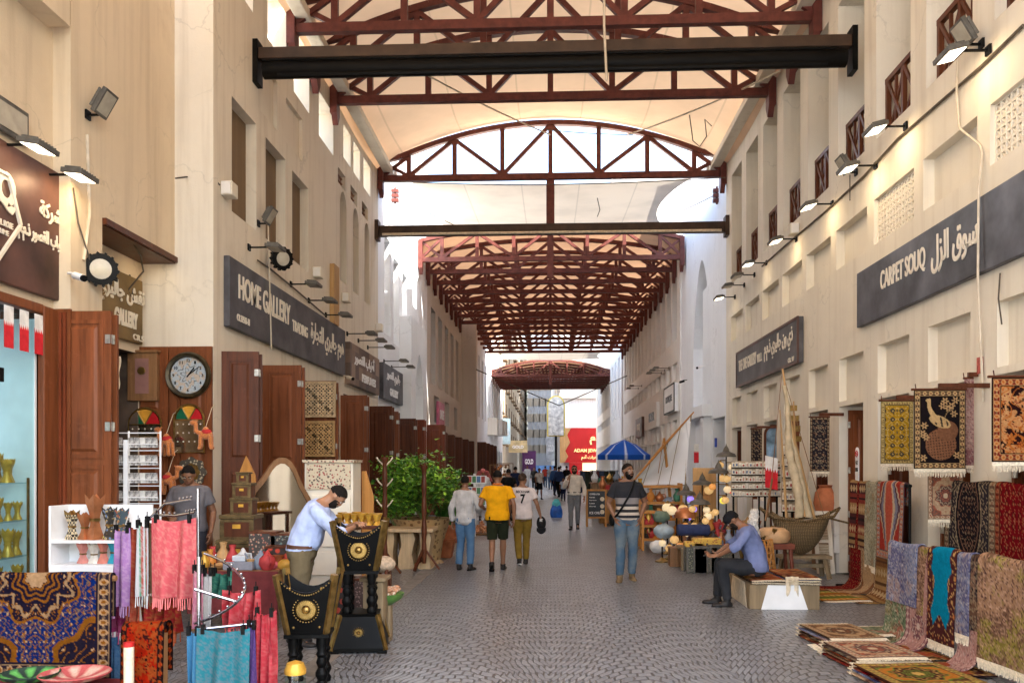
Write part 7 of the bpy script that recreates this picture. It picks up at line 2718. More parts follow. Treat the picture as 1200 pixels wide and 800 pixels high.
for (x, y, mt, lb) in ((318, 668, colour('pink_satin', (.5, .10, .12), .4), 'crimson satin pouch on the trinket table'), (335, 655, colour('gold_satin', (.55, .30, .05), .35), 'golden satin pouch on the trinket table')):
 c = aty(x, y, 9.0)
 m = MB()
 m.sphere((0, 0, .05), (.10, .07, .06), 14, 8)
 q = m.build('satin_pouch', mt, smooth=180)
 wrinkle(q, .012, (20, 20, 20))
 q.location = (c.x, 9.0, tz + .001)
 tag(q, lb, 'pouch')
# --- shaped mirror and inlaid chest of drawers
YM = 10.4
c = aty(328, 600, YM)
o = thing('standing_mirror', 'tall scalloped mirror in a carved wooden frame behind the leaning man', 'mirror', (c.x, YM, 0))
def heart(w, h, n=40):
 out = []
 for i in range(n):
  t = 2 * PI * i / n
  x, y = math.cos(t), math.sin(t)
  k = 1 + .10 * math.cos(4 * t + .4)
  out.append((w * k * x * (1 - .12 * (y < 0)), h * k * y))
 return out
mz = aty(328, 600, YM).z - .02
m = MB()
o.rotation_euler = (0, 0, R(36))
ho, hi = heart(.40, .64), heart(.34, .57)
n = len(ho)
vs = [Vector((x, -.03, mz + z)) for x, z in ho] + [Vector((x, -.035, mz + z)) for x, z in hi] + [Vector((x, .03, mz + z)) for x, z in ho]
m.add(vs, [(i, (i + 1) % n, n + (i + 1) % n, n + i) for i in range(n)] + [(i, 2 * n + i, 2 * n + (i + 1) % n, (i + 1) % n) for i in range(n)] + [tuple(2 * n + i for i in range(n))])
m.build('frame', MT['wood_mid'], o, smooth=50)
m = MB()
m.prism(hi, (0, -.022, mz), (1, 0, 0), (0, 0, 1), (0, .01, 0))
m.build('glass', M('mirror_silver', (.75, .73, .68), .04, 1.0, .02, 2), o)
m = MB()
m.box(-.2, .2, -.1, .15, 0, mz - .56)
m.build('base', MT['wood_mid'], o)
m = MB()
m.prism([(-.10, 0), (.12, 0), (.14, .5), (.10, 1.0), (-.02, 1.25), (-.10, 1.05)], (aty(290, 600, 10.6).x, 10.6, .62), (1, 0, 0), (0, 0, 1), (0, .03, 0))
tag(m.build('curved_board', MT['wood_orange']), 'orange wood curved panel leaning beside the scalloped mirror', 'panel')
YI = 10.9
a, b = px_box(362, 655, 418, 540, YI)
o = thing('inlaid_cabinet', 'ivory inlaid chest of drawers behind the leaning man', 'cabinet', ((a.x + b.x) / 2, YI, 0))
m = MB()
m.box(a.x, b.x, YI - .2, YI + .25, .05, b.z - .02)
m.build('carcass', MT['letter'], o, world=True, bevel=.01)
INL = spot_mat('inlay', (.55, .46, .32), (.07, .05, .04), 30, (.35, .06, .05))
for i, (f0, f1) in enumerate(((.80, .98), (.60, .76), (.40, .56), (.2, .36))):
 m = MB()
 m.box(a.x + .03, b.x - .03, YI - .225, YI - .202, b.z * f0, b.z * f1)
 d = m.build('drawer', INL if i == 0 else MT['letter'], o, world=True, bevel=.004)
m = MB()
m.box(a.x - .02, b.x + .02, YI - .24, YI + .27, b.z - .02, b.z + .015)
m.build('top', INL, o, world=True)
for (x0, x1, lb) in ((354, 363, 'narrow orange plank left of the inlaid cabinet'), (419, 433, 'pointed orange wooden panel right of the inlaid cabinet')):
 a2, b2 = px_box(x0, 660, x1, 540 if x0 < 400 else 552, YI + .1)
 m = MB()
 w = b2.x - a2.x
 m.prism([(0, 0), (w, 0), (w, b2.z * .8), (w * .35, b2.z), (0, b2.z)], (a2.x, YI + .35, 0), (1, 0, 0), (0, 0, 1), (0, .04, 0))
 tag(m.build('pointed_board', MT['wood_orange']), lb, 'panel')
YL = 15.86
MT['lattice_wood'] = MT['wood_pale']
def carved_screen(label, x0, x1, y0, y1, Y, mat):
 a, b = px_box(x0, y1, x1, y0, Y)
 o = thing('carved_screen', label, 'screen', ((a.x + b.x) / 2, Y, a.z))
 w, h = b.x - a.x, b.z - a.z
 m = MB()
 e = .045
 for (p, q, r, s_) in ((0, w, 0, e), (0, w, h - e, h), (0, e, e, h - e), (w - e, w, e, h - e)):
  m.box(a.x + p, a.x + q, Y - .04, Y, a.z + r, a.z + s_)
 m.build('frame', mat, o, world=True, bevel=.005)
 m = MB()
 n = 9
 for i in range(n + 1):
  for sg in (-1, 1):
   t = i / n
   p = Vector((a.x + e + (w - 2 * e) * t, Y - .02 + .003 * sg, a.z + e))
   d = Vector((sg * (w - 2 * e), 0, h - 2 * e))
   k = 1 - t if sg > 0 else t
   m.bar(p, p + d * k, .018, .014, (0, 1, 0))
   p2 = Vector((a.x + e if sg > 0 else b.x - e, Y - .02 + .003 * sg, a.z + e + (h - 2 * e) * t))
   m.bar(p2, p2 + d * (1 - t), .018, .014, (0, 1, 0))
 for i in range(5):
  for j in range(5):
   c_ = (a.x + e + (w - 2 * e) * (i + .5) / 5, Y - .022, a.z + e + (h - 2 * e) * (j + .5) / 5)
   m.lathe([(.022, 0), (.030, .006), (.022, .012)], c_, 8, M=RY)
 m.build('lattice', mat, o, world=True)
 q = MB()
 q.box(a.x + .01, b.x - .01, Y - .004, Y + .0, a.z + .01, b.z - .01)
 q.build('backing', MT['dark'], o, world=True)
carved_screen('pale carved lattice panel hung topmost on the open shutter', 352, 394, 447, 489, YL - .01, MT['wood_pale'])
carved_screen('golden carved lattice panel hung right below the pale one', 352, 393, 493, 535, YL - .01, MT['wood_light'])
# --- carved tables, stool, basket, coat stands, plants
o = thing('stump_table', 'pale carved stump table in front of the leafy bush', 'table', (atz(470, 662).x, 14.5, 0))
a, b = px_box(453, 662, 510, 618, 14.5)
m = MB()
m.box(a.x, b.x, 14.2, 14.9, b.z - .06, b.z)
m.build('tabletop', MT['wood_pale'], o, world=True, bevel=.01)
for i, (f0, f1) in enumerate(((.02, .2), (.28, .62), (.68, .95))):
 m = MB()
 xa, xb = a.x + (b.x - a.x) * f0, a.x + (b.x - a.x) * f1
 w = xb - xa
 m.prism([(0, 0), (w, 0), (w * .8, .25), (w, .5), (w * .9, b.z - .06), (w * .1, b.z - .06), (w * .2, .4), (0, .2)], (xa, 14.3, 0), (1, 0, 0), (0, 0, 1), (0, .45, 0))
 m.build('leg', MT['wood_pale'], o, world=True)
o = thing('carved_planter', 'tall carved wooden planter at the back of the stump table', 'planter', (aty(493, 640, 15.3).x, 15.3, 0))
m = MB()
m.lathe([(.42, 0), (.36, .06), (.40, .35), (.52, .72), (.56, .80), (.50, .80), (.44, .6)], (0, 0, 0), 20)
m.build('bowl', spot_mat('carved_bowl', (.42, .27, .12), (.16, .08, .03), 12), o, smooth=40)
def coat_stand(label, px, ytop, ybot, Y=None, tri=True):
 g_ = atz(px, ybot) if Y is None else Vector((aty(px, 545, Y).x, Y, 0))
 zt_ = aty(px, ytop, g_.y).z
 o = thing('coat_stand', label, 'coat stand', (g_.x, g_.y, 0))
 m = MB()
 n = 14
 prof = []
 for i in range(n * 3):
  t = i / (n * 3 - 1)
  prof.append((.032 + .014 * abs(math.sin(t * n * 1.0)) + (.02 if t > .97 else 0), .12 + (zt_ - .12) * t))
 m.lathe(prof, (0, 0, 0), 10)
 m.build('post', MT['door_dark'], o, smooth=50)
 for t in (0, 2.1, 4.2):
  m = MB()
  m.bar((.02 * math.cos(t), .02 * math.sin(t), .35), (.26 * math.cos(t), .26 * math.sin(t), .02), .05, .03)
  m.build('foot', MT['door_dark'], o)
 return o, zt_
coat_stand('turned dark wood coat stand post before the carved planter', 497, 545, 668)
o, zt_ = coat_stand('slim dark coat stand with forked hooks by the third shutter', 451, 535, 660, 13.6)
for k, z in enumerate((zt_ * .98, zt_ * .80, zt_ * .62)):
 for sg in (-1, 1):
  m = MB()
  m.tube([(0, 0, z - .12), (sg * .10, -.02, z - .02), (sg * .13, -.02, z + .03)], [.014, .012, .014], 7)
  m.build('hook', MT['cream'], o, smooth=60)
o = thing('stool', 'small stool with pale sheepskin seat beside the tall burner stand', 'stool', (aty(448, 660, 9.3).x, 9.3, 0))
zt_ = aty(448, 652, 9.3).z
m = MB()
m.sphere((0, 0, zt_ - .08), (.15, .14, .09), 16, 10)
q = m.build('sheepskin_seat', M('sheepskin', (.58, .45, .32), .95, 0, .2, 30, .8, 60), o, smooth=180)
wrinkle(q, .012, (25, 25, 25))
for t in range(4):
 m = MB()
 x, y = .09 * math.cos(t * PI / 2 + .7), .09 * math.sin(t * PI / 2 + .7)
 m.tube([(x * 1.3, y * 1.3, 0), (x, y, zt_ - .12)], [.014, .022], 8)
 m.build('leg', MT['door_dark'], o, smooth=40)
o = thing('shell_basket', 'green dish of shells on a pale post by the tall burner stand', 'dish', (aty(452, 700, 8.6).x, 8.6, 0))
zt_ = aty(452, 700, 8.6).z
m = MB()
m.lathe([(.05, zt_ - .08), (.17, zt_), (.19, zt_ + .05), (.16, zt_ + .04), (.04, zt_ - .02)], (0, 0, 0), 18)
m.build('dish', colour('green_glaze', (.10, .22, .05), .3), o, smooth=40)
m = MB()
rr = random.Random(3)
for i in range(26):
 m.sphere((rr.uniform(-.12, .12), rr.uniform(-.12, .12), zt_ + .05 + rr.random() * .05), (.03 + .02 * rr.random(), .025, .02), 7, 5)
m.build('shells', spot_mat('shells', (.5, .25, .14), (.6, .5, .38), 30), o, smooth=60)
m = MB()
m.box(-.06, .06, -.06, .06, 0, zt_ - .07)
m.build('post', MT['wood_old'], o)
o = thing('post_stand', 'weathered pale wooden pedestal right behind the tall burner stand', 'pedestal', (aty(440, 720, 8.35).x, 8.35, 0))
m = MB()
m.box(-.10, .10, -.12, .12, .06, .62)
m.build('post', MT['wood_old'], o, bevel=.01)
m = MB()
m.box(-.14, .14, -.16, .16, 0, .06)
m.box(-.13, .13, -.15, .15, .62, .66)
m.build('base', MT['wood_old'], o, bevel=.01)
o = thing('brass_table', 'small dark side table of gold cups behind the leaning man', 'table', (aty(425, 640, 9.3).x, 9.3, 0))
zt_ = aty(425, 614, 9.3).z
m = MB()
m.box(-.28, .22, -.22, .22, zt_ - .04, zt_)
m.build('tabletop', MT['door_dark'], o, bevel=.008)
for sx in (-.22, .16):
 for sy in (-.17, .17):
  m = MB()
  m.box(sx - .02, sx + .02, sy - .02, sy + .02, 0, zt_ - .04)
  m.build('leg', MT['door_dark'], o)
bx = o.location.x
for i in range(12):
 q = trinket('cup', (bx - .22 + .08 * (i % 6), 9.15 + .12 * (i // 6), zt_ + .001), 1.1 + .3 * rnd.random(), MT['gold'])
 tag(q, 'small gold cup on the side table behind the leaning man', 'cup', 'gold cups on the dark side table')
for (x, y, Y, mt, lb) in ((402, 690, 9.0, spot_mat('red_black_trunk', (.025, .015, .012), (.45, .05, .02), 12), 'red and black patterned box low behind the tall burner stand'), (425, 690, 9.1, spot_mat('brown_mosaic', (.06, .03, .025), (.25, .16, .14), 40), 'brown mosaic box low behind the tall burner stand')):
 c = aty(x, y, Y)
 o = thing('patterned_box', lb, 'box', (c.x, Y, .001))
 m = MB()
 m.box(-.12, .12, -.12, .12, 0, .52)
 m.build('body', mt, o, bevel=.006)
 m = MB()
 m.box(-.125, .125, -.125, .125, .52, .55)
 m.build('lid', MT['door_dark'], o)
LEAF = [M('leaf_dark', (.05, .15, .02), .5, 0, .3, 9), M('leaf_bright', (.24, .44, .035), .45, 0, .3, 9), M('leaf_mid', (.13, .30, .03), .45, 0, .3, 9)]
def bush(label, loc, r, h, n, z0=0.0, mat=None, seed=1, leaf=.055, group=None, stems=9):
 o = thing('plant', label, 'plant', loc, 0, group)
 rr = random.Random(seed)
 m = MB()
 tips = []
 for i in range(stems):
  a = rr.random() * 2 * PI
  k = rr.random() ** .5
  tip = Vector((r * k * math.cos(a), r * k * math.sin(a), z0 + h * (.55 + .45 * rr.random() * (1.15 - k * .5))))
  mid = tip * .5 + Vector((0, 0, z0 * .5))
  m.tube([(0, 0, z0), mid + Vector((rr.uniform(-.05, .05), rr.uniform(-.05, .05), 0)), tip], [.012, .009, .004], 5)
  tips.append(tip)
  for j in range(3):
   t2 = mid.lerp(tip, rr.random()) + Vector((rr.uniform(-.2, .2), rr.uniform(-.2, .2), rr.uniform(-.05, .15))) * r * 1.2
   m.tube([mid.lerp(tip, .4), t2], [.006, .003], 4)
   tips.append(t2)
 m.build('stems', colour('green_stem', (.12, .14, .04), .7), o)
 m = MB()
 for i in range(n):
  t = tips[rr.randrange(len(tips))]
  c_ = t + Vector((rr.gauss(0, .09), rr.gauss(0, .09), rr.gauss(0, .07))) * (r / .5)
  d = Vector((rr.uniform(-1, 1), rr.uniform(-1, 1), rr.uniform(-.5, .7))).normalized()
  s_ = d.cross(Vector((rr.uniform(-.4, .4), rr.uniform(-.4, .4), 1))).normalized()
  L = leaf * (.4 + 1.3 * rr.random() ** 1.5)
  w = L * .36
  nn = s_.cross(d) * L * .12
  m.m = min(2, int(rr.random() * 3.2))
  m.add([c_, c_ + d * L * .5 + s_ * w - nn, c_ + d * L, c_ + d * L * .5 - s_ * w - nn, c_ + d * L * .5], [(0, 1, 4), (1, 2, 4), (2, 3, 4), (3, 0, 4)])
 m.m = 0
 m.build('leaves', mat or LEAF, o)
 return o
c = aty(497, 610, 15.3)
bush('big bright green leafy bush growing from the carved planter', (c.x, 15.3, 0), .72, 1.12, 4200, .74, None, 5, .085, None, 24)
c = aty(464, 610, 15.0)
bush('smaller leafy plant leaning out by the slim coat stand', (c.x, 15.0, 0), .36, .75, 1100, .62, None, 9, .075, None, 12)
def blade_plant(label, loc, z0, h, n, seed, spread=.35, w=.05):
 o = thing('plant', label, 'plant', loc)
 rr = random.Random(seed)
 m = MB()
 for i in range(n):
  a = rr.random() * 2 * PI
  lean = spread * (.3 + .9 * rr.random())
  H = h * (.6 + .5 * rr.random())
  d = Vector((math.cos(a), math.sin(a), 0))
  s_ = d.cross(Vector((0, 0, 1)))
  m.sheet(lambda u, v: Vector((0, 0, z0)) + d * lean * v ** 1.8 + Vector((0, 0, H * (v - .25 * v ** 3 * lean / .35))) + s_ * ((u - .5) * w * math.sin(PI * min(1, .12 + v * .88)) * 2) + d * (.02 * abs(u - .5)), 3, 9)
 m.build('leaves', LEAF, o)
 return o
g_ = atz(518, 654)
blade_plant('tall broad leaved plant in the front terracotta tub', (g_.x, g_.y + .2, 0), .34, 1.15, 16, 4, .42, .06)
for (x, y, lb, s) in ((518, 654, 'square terracotta tub holding the broad leaved plant', 1), (528, 636, 'terracotta pot right behind the square tub', 1.1)):
 g_ = atz(x, y)
 o = thing('flower_pot', lb, 'pot', (g_.x, g_.y + .2, 0))
 m = MB()
 m.loft([[Vector((sx * w * s, sy * w * s, z * s)) for sx, sy in ((-1, -1), (1, -1), (1, 1), (-1, 1))] for w, z in ((.16, 0), (.21, .30), (.235, .30), (.24, .37), (.21, .37), (.20, .33))])
 m.build('tub', MT['terracotta'], o, bevel=.01)
 m = MB()
 m.box(-.2 * s, .2 * s, -.2 * s, .2 * s, .28 * s, .335 * s)
 m.build('soil', colour('soil', (.05, .035, .025), .95), o)
g_ = atz(528, 636)
blade_plant('upright plant with wide pale leaves in the rear pot', (g_.x, g_.y + .2, 0), .36, 1.55, 7, 8, .22, .11)
g_ = Vector((aty(556, 545, 21).x, 21, 0))
o = thing('postcard_stand', 'white postcard stand beyond the white shirted man', 'rack', g_)
m = MB()
m.tube([(0, 0, 0), (0, 0, 1.55)], .03, 8)
m.build('pole', MT['white'], o)
for i, z in enumerate((.75, 1.02, 1.3)):
 m = MB()
 m.box(-.30, .30, -.03, .03, z, z + .20)
 m.build('tier', MT['white'], o)
 for j in range(5):
  q = MB()
  q.box(-.27 + j * .11, -.18 + j * .11, -.045, -.031, z + .03, z + .18)
  q = q.build('postcard', (colour('card_red', (.4, .08, .06)), colour('card_green', (.1, .25, .12)), colour('card_blue', (.1, .2, .4)))[(i + j) % 3])
  q.location = g_
  tag(q, 'postcard in the white stand beyond the white shirted man', 'postcard', 'postcards in the white stand')
g_ = atz(563, 626)
o = thing('nut_tray', 'pile of orange brown shells heaped on the ground left of the yellow polo man', 'heap', (g_.x, g_.y, 0))
m = MB()
m.lathe([(.30, 0), (.32, .04), (.30, .05), (.27, .03)], (0, 0, 0), 18)
m.build('tray', MT['wood_mid'], o)
m = MB()
rr = random.Random(9)
for i in range(110):
 a, k = rr.random() * 6.28, rr.random() ** .5
 m.sphere((.27 * k * math.cos(a), .27 * k * math.sin(a), .05 + .28 * (1 - k) * rr.random() + .04), .035, 6, 5)
q = m.build('shells', spot_mat('nut_shells', (.50, .20, .08), (.62, .38, .2), 20), o, smooth=60)
q['kind'] = 'stuff'
for (x, Y, h, col, lb) in ((585, 34, 1.5, (.35, .14, .05), 'rack of hanging copper ware at the end of the brown shutters'), (592, 42, 1.6, (.40, .22, .10), 'lit stall of brassware under the tan arcade'), (520, 30, 1.0, (.35, .03, .03), 'red display box among the far shutters')):
 c = aty(x, 545, Y)
 o = thing('stall', lb, 'stall', (c.x, Y, 0))
 m = MB()
 m.box(-.35, .35, -.2, .2, 0, .7)
 m.build('counter', MT['wood_mid'], o)
 m = MB()
 rr = random.Random(int(x))
 for i in range(28):
  m.sphere((rr.uniform(-.35, .35), rr.uniform(-.2, .1), .7 + rr.random() * h * .7), .04 + .05 * rr.random(), 7, 5)
 m.build('wares', colour('wares_%d' % x, col, .4, .4, .3, 5), o, smooth=60)
 m = MB()
 for sx in (-.38, .38):
  m.box(sx - .02, sx + .02, .16, .2, 0, .7 + h * .7)
 m.box(-.4, .4, .16, .2, .7 + h * .7, .74 + h * .7)
 m.build('frame', MT['wood_mid'], o)
# ================================================================ RIGHT SIDE GOODS
P0, P1 = Vector((3.48, 8.86, .95)), Vector((3.74, 6.5, .95))
RN = Vector((-(P0.y - P1.y), -(P1.x - P0.x), 0)).normalized()
def rail_y(px, a, b):
 u = (px - 600) / 1000
 d = Vector((-_s + u * _c, _c + u * _s))
 e = (b - a).to_2d()
 t = (a.x * d.y - a.y * d.x) / (e.y * d.x - e.x * d.y)
 return a.lerp(b, t)
def rail(label, a, b, name='carpet_rail', n=3):
 o = thing(name, label, 'rail', ((a.x + b.x) / 2, (a.y + b.y) / 2, 0))
 m = MB()
 m.tube([a, b], .022, 8)
 m.build('bar', MT['black'], o, world=True)
 for i in range(n):
  p = a.lerp(b, i / (n - 1) * .98 + .01)
  m = MB()
  m.tube([(p.x, p.y, 0), p], .018, 8)
  m.build('post', MT['black'], o, world=True)
  m = MB()
  m.bar((p.x - .22, p.y, .02), (p.x + .2, p.y, .02), .04, .03)
  m.build('foot', MT['black'], o, world=True)
def hang(label, x0, x1, a, b, front, style, pal, seed, r=.03, fringe=True, floor=None, sweep=0, dens=75, back=.25, **k):
 p, q = rail_y(x0, a, b), rail_y(x1, a, b)
 mid = (p + q) / 2
 e = (b - a).normalized()
 n = Vector((e.y, -e.x, 0))
 if n.x > 0:
  n = -n
 return carpet(label, drape(mid, n, back, front, r, floor, sweep), e, (q - p).length, style, pal, seed, fringe, dens=dens, **k)
rail('black rail holding the row of draped carpets nearest the street edge', P0, P1)
hang('grey blue patterned carpet at the far end of the front rail', 1046, 1081, P0, P1, .56, 'faded', P_GRYB, 31, .035, False)
hang('narrow olive and gold carpet between the grey blue and turquoise ones', 1080, 1095, P0, P1, .62, 'faded', P_OLV, 32, .03, False)
hang('turquoise prayer carpet with floral border and long white fringe', 1094, 1128, P0, P1, .80, 'plain', P_TURQ, 33, .05)
hang('slim grey blue carpet right of the turquoise prayer carpet', 1127, 1144, P0, P1, .66, 'faded', P_GRYB, 34, .04)
hang('dark olive carpet edge behind the big faded one', 1142, 1157, P0, P1, .60, 'faded', P_DRK, 35, .03, False)
hang('big faded olive and lime carpet with white fringe nearest the camera', 1156, 1218, P0, P1, .80, 'faded', P_OLV, 36, .055)
hang('dark green carpet running from the front rail down onto the paving', 1044, 1068, P0, P1, .8, 'faded', P_GRN, 37, .02, False, .012, .25)
hang('dusty pink carpet spilling from the front rail across the paving', 1068, 1096, P0, P1, .8, 'medallion', P_PNK, 38, .02, True, .016, .75)
hang('pale rose carpet sweeping from the front rail to the orange pile', 1128, 1156, P0, P1, .8, 'faded', P_PNK, 39, .02, True, .02, .62)
B0, B1 = Vector((4.52, 10.0, 1.54)), Vector((4.52, 7.6, 1.54))
rail('black rail against the wall under the peacock carpet', B0, B1)
hang('black oval medallion carpet draped under the peacock carpet', 1112, 1172, B0, B1, 1.0, 'arch', P_DRK, 41, .03, False)
hang('wine red carpet draped at the photo edge on the wall rail', 1172, 1222, B0, B1, 1.0, 'allover', P_WINE, 42, .03, False)
C0, C1 = Vector((4.36, 12.6, 1.50)), Vector((4.36, 10.55, 1.50))
rail('black rail of carpets beside the leaning white shutter', C0, C1)
hang('brown striped kilim at the far end of the back rail', 1000, 1018, C0, C1, .92, 'kilim', P_KIL, 43, .03, False)
hang('narrow sage and cream carpet between the kilim and red diamond one', 1018, 1031, C0, C1, 1.10, 'faded', ((.36, .34, .26), (.26, .25, .18), (.30, .2, .12), (.46, .42, .33), (.14, .13, .10)), 44, .035)
hang('red carpet with grey diamond medallions on the back rail', 1032, 1063, C0, C1, .95, 'medal_kilim', ((.30, .05, .04), (.38, .10, .07), (.20, .20, .25), (.46, .36, .26), (.10, .06, .08)), 45, .04, False)
hang('deep wine carpet sliding off the back rail onto the paving', 999, 1014, C0, C1, .9, 'allover', P_WINE, 46, .015, False, .012, .42)
hang('tan carpet flowing from the back rail to the ground', 1013, 1031, C0, C1, .9, 'medallion', P_TAN, 47, .015, False, .018, .34)
hang('ochre checked carpet below the red diamond carpet', 1031, 1052, C0, C1, .9, 'kilim', ((.24, .15, .07), (.28, .18, .09), (.16, .08, .04), (.36, .27, .16), (.09, .05, .03)), 48, .015, False, .012, .3)
def flat(label, x, y, w, l, z, style, pal, seed, rz=0.0, fringe='both', dens=60):
 e = Vector((math.cos(rz), math.sin(rz), 0))
 f = Vector((-math.sin(rz), math.cos(rz), 0))
 c = Vector((x, y, z))
 return carpet(label, [c + f * l / 2, c, c - f * l / 2], e, w, style, pal, seed, fringe, dens=dens, ripple=.003, thick=.012)
flat('rust and yellow carpet lying before the tan carpet of the back rail', 3.72, 11.55, .62, .9, .016, 'kilim', P_ORG, 51, .15)
def pile(x, y, w, l, rz, n, top, pal, seed, lb, zh=.024):
 pals = [P_RST, P_DRK, P_CRM, P_GRYB, P_WINE, P_OLV]
 for i in range(n):
  flat('folded carpet inside the %s pile on the paving' % lb, x + .012 * ((i * 7) % 3 - 1), y + .012 * ((i * 5) % 3 - 1), w * (1 - .01 * (i % 2)), l, .014 + i * zh, 'faded', pals[(i + seed) % 6], seed + i, rz, 'both', 20)['group'] = 'folded carpets of the %s pile' % lb
 flat(top, x, y, w * .98, l * .98, .016 + n * zh, 'medallion', pal, seed + 20, rz, 'both', 90)
pile(2.86, 8.55, .56, .70, .12, 4, 'tan medallion carpet topmost on the farthest floor pile', P_TAN, 60, 'farthest')
pile(2.86, 7.72, .62, .66, .12, 4, 'cream oval medallion carpet topmost on the middle floor pile', P_CRM, 70, 'middle')
pile(2.92, 6.92, .74, .72, .12, 3, 'orange flowered carpet topmost on the floor pile nearest the camera', P_ORG, 80, 'nearest')
flat('folded green and blue carpet with cream fringe behind the farthest pile', 3.28, 8.85, .50, .36, .06, 'faded', P_GRN, 83, .1)
flat('dark red carpet lying flat between the piles and the front rail', 3.40, 7.75, .42, 1.2, .014, 'medallion', P_RST, 84, .1, False)
def facing(label, x0, y0, x1, y1, Y, style, pal, seed, tilt=0.0, dens=110, door=None, fringe=True):
 a, b = px_box(x0, y1, x1, y0, Y)
 e = Vector((math.cos(tilt), math.sin(tilt), 0))
 c = Vector(((a.x + b.x) / 2, Y, b.z))
 o = carpet(label, [c, c - Vector((0, 0, (b.z - a.z) / 2)), c - Vector((0, 0, b.z - a.z))], e, b.x - a.x, style, pal, seed, fringe, dens=dens, ripple=.004, flip=True, name='wall_carpet', cat='carpet')
 m = MB()
 m.tube([c - e * (b.x - a.x) * .54 + Vector((0, .015, .01)), c + e * (b.x - a.x) * .54 + Vector((0, .015, .01))], .014, 6)
 for s_ in (-.45, .45):
  m.tube([c + e * (b.x - a.x) * s_ + Vector((0, .015, .01)), c + e * (b.x - a.x) * s_ + Vector((0, .03, .07))], .006, 5)
 m.bar(c + Vector((0, .02, .05)), (4.7, Y + .02, b.z + .05), .04, .05)
 m.build('hanging_rod', MT['door_dark'], o, world=True)
 return o
facing('black carpet with a big golden peacock hung from an open door', 1071, 457, 1131, 549, 9.35, 'peacock', P_PEA, 1, 0, 170)
facing('golden yellow floral carpet hung left of the peacock carpet', 1032, 470, 1070, 543, 10.9, 'allover', P_YEL, 2, 0, 120)
facing('black and red hunting scene carpet cut by the photo edge', 1162, 442, 1246, 541, 8.0, 'hunt', P_RED, 3, 0, 130)
facing('small cream medallion carpet hung below the peacock carpet', 1087, 553, 1128, 608, 9.75, 'medallion', P_CRM, 4, 0, 130)
facing('dim olive brown carpet hung by the no smoking plate', 949, 489, 972, 552, 13.9, 'allover', P_DRK, 5, 0, 80)
facing('pale lilac carpet edge showing behind the peacock carpet', 1130, 444, 1141, 545, 9.6, 'faded', P_PNK, 6, 0, 80)
facing('dark patterned carpet in the shop doorway behind the packet boards', 880, 503, 893, 542, 18.0, 'allover', P_DRK, 7, 0, 50)
# --- carpet bench
o = thing('display_bench', 'low white and wood display bench stacked with folded carpets', 'bench', (2.82, 11.0, 0))
x0, x1, y0, y1 = 2.42, 3.26, 10.5, 11.75
m = MB()
m.box(x0, x1, y0, y1, 0, .30)
m.build('box', MT['wood_old'], o, world=True, bevel=.006)
m = MB()
m.prism([(.14, 0.002), (.70, 0.002), (.60, .298), (.22, .298)], (x0, y0 - .001, 0), (1, 0, 0), (0, 0, 1), (0, -.004, 0))
m.build('white_panel', MT['white'], o, world=True)
m = MB()
m.prism([(.14, 0.002), (1.1, 0.002), (.95, .298), (.25, .298)], (x0 - .001, y0, 0), (0, 1, 0), (0, 0, 1), (-.004, 0, 0))
m.build('white_panel', MT['cream'], o, world=True)
for i, (xa, pal, lb) in enumerate(((2.64, P_RST, 'brown folded carpet on the bench under the sitting man'), (2.64, P_DRK, 'black folded carpet lowest under the sitting man'), (3.06, P_DRK, 'black folded carpet lowest at the street end of the bench'), (3.06, P_GRYB, 'grey blue folded carpet on the bench behind the sitting man'), (3.06, P_RST, 'rust striped folded carpet topmost on the bench'))):
 z = .315 + .03 * (i % 2 if i < 2 else i - 2)
 if i < 2:
  z = .315 + .03 * (1 - i)
 flat(lb, xa, 10.98, .40, .9, z, 'faded', pal, 90 + i, .02, 'both', 30)
m = MB()
m.sheet(lambda u, v: (2.86 + .14 * u, 10.52 - .02 * math.sin(u * 9) - .012, .40 - .2 * v * (1 + .2 * math.sin(u * 14))), 10, 6, .01)
tag(m.build('cotton_scarf', MT['cream'], smooth=60), 'cream cotton scarf drooping over the front of the carpet bench', 'scarf')
# --- model dhow of woven palm on its trestle
YB = 13.5
c = aty(938, 622, YB)
o = thing('model_boat', 'woven palm model dhow with furled sail on a rough trestle', 'model boat', (c.x, YB, c.z))
m = MB()
rings = []
for i in range(13):
 t = i / 12
 x = -.45 + .9 * t
 w = .26 * math.sin(PI * (t * .92 + .04)) ** .6
 h = .42 * math.sin(PI * (t * .86 + .07)) ** .45
 top = .16 + .16 * (2 * t - 1) ** 2
 rings.append([Vector((x * (1 - .12 * (1 - math.sin(a)) / 2), w * math.cos(a) * (.55 + .45 * (1 + math.sin(a)) / 2), top - h + h * math.sin(a) if False else top - h * (1 - math.sin(a)) / 2 * 1.25)) for a in [PI / 2 + 2 * PI * k / 16 for k in range(16)]])
m.loft(rings)
def weave_mat():
 k = NT('woven_palm')
 co = k.objco()
 w1 = k.n('TexWave', wave_type='BANDS', bands_direction='X')
 w1.inputs['Scale'].default_value = 12
 w2 = k.n('TexWave', wave_type='BANDS', bands_direction='Z')
 w2.inputs['Scale'].default_value = 14
 for w in (w1, w2):
  w.inputs['Distortion'].default_value = 2.5
  k.l(co, w.inputs['Vector'])
 f = k.math('MULTIPLY', w1.outputs['Fac'], w2.outputs['Fac'])
 k.l(k.ramp(f, [(0, (.075, .045, .018)), (.5, (.30, .20, .09)), (1, (.42, .30, .15))]), k.b.inputs['Base Color'])
 k.b.inputs['Roughness'].default_value = .9
 k.bump(f, .8, .02)
 return k.m
WEAVE = weave_mat()
m.build('hull', WEAVE, o, smooth=50)
m = MB()
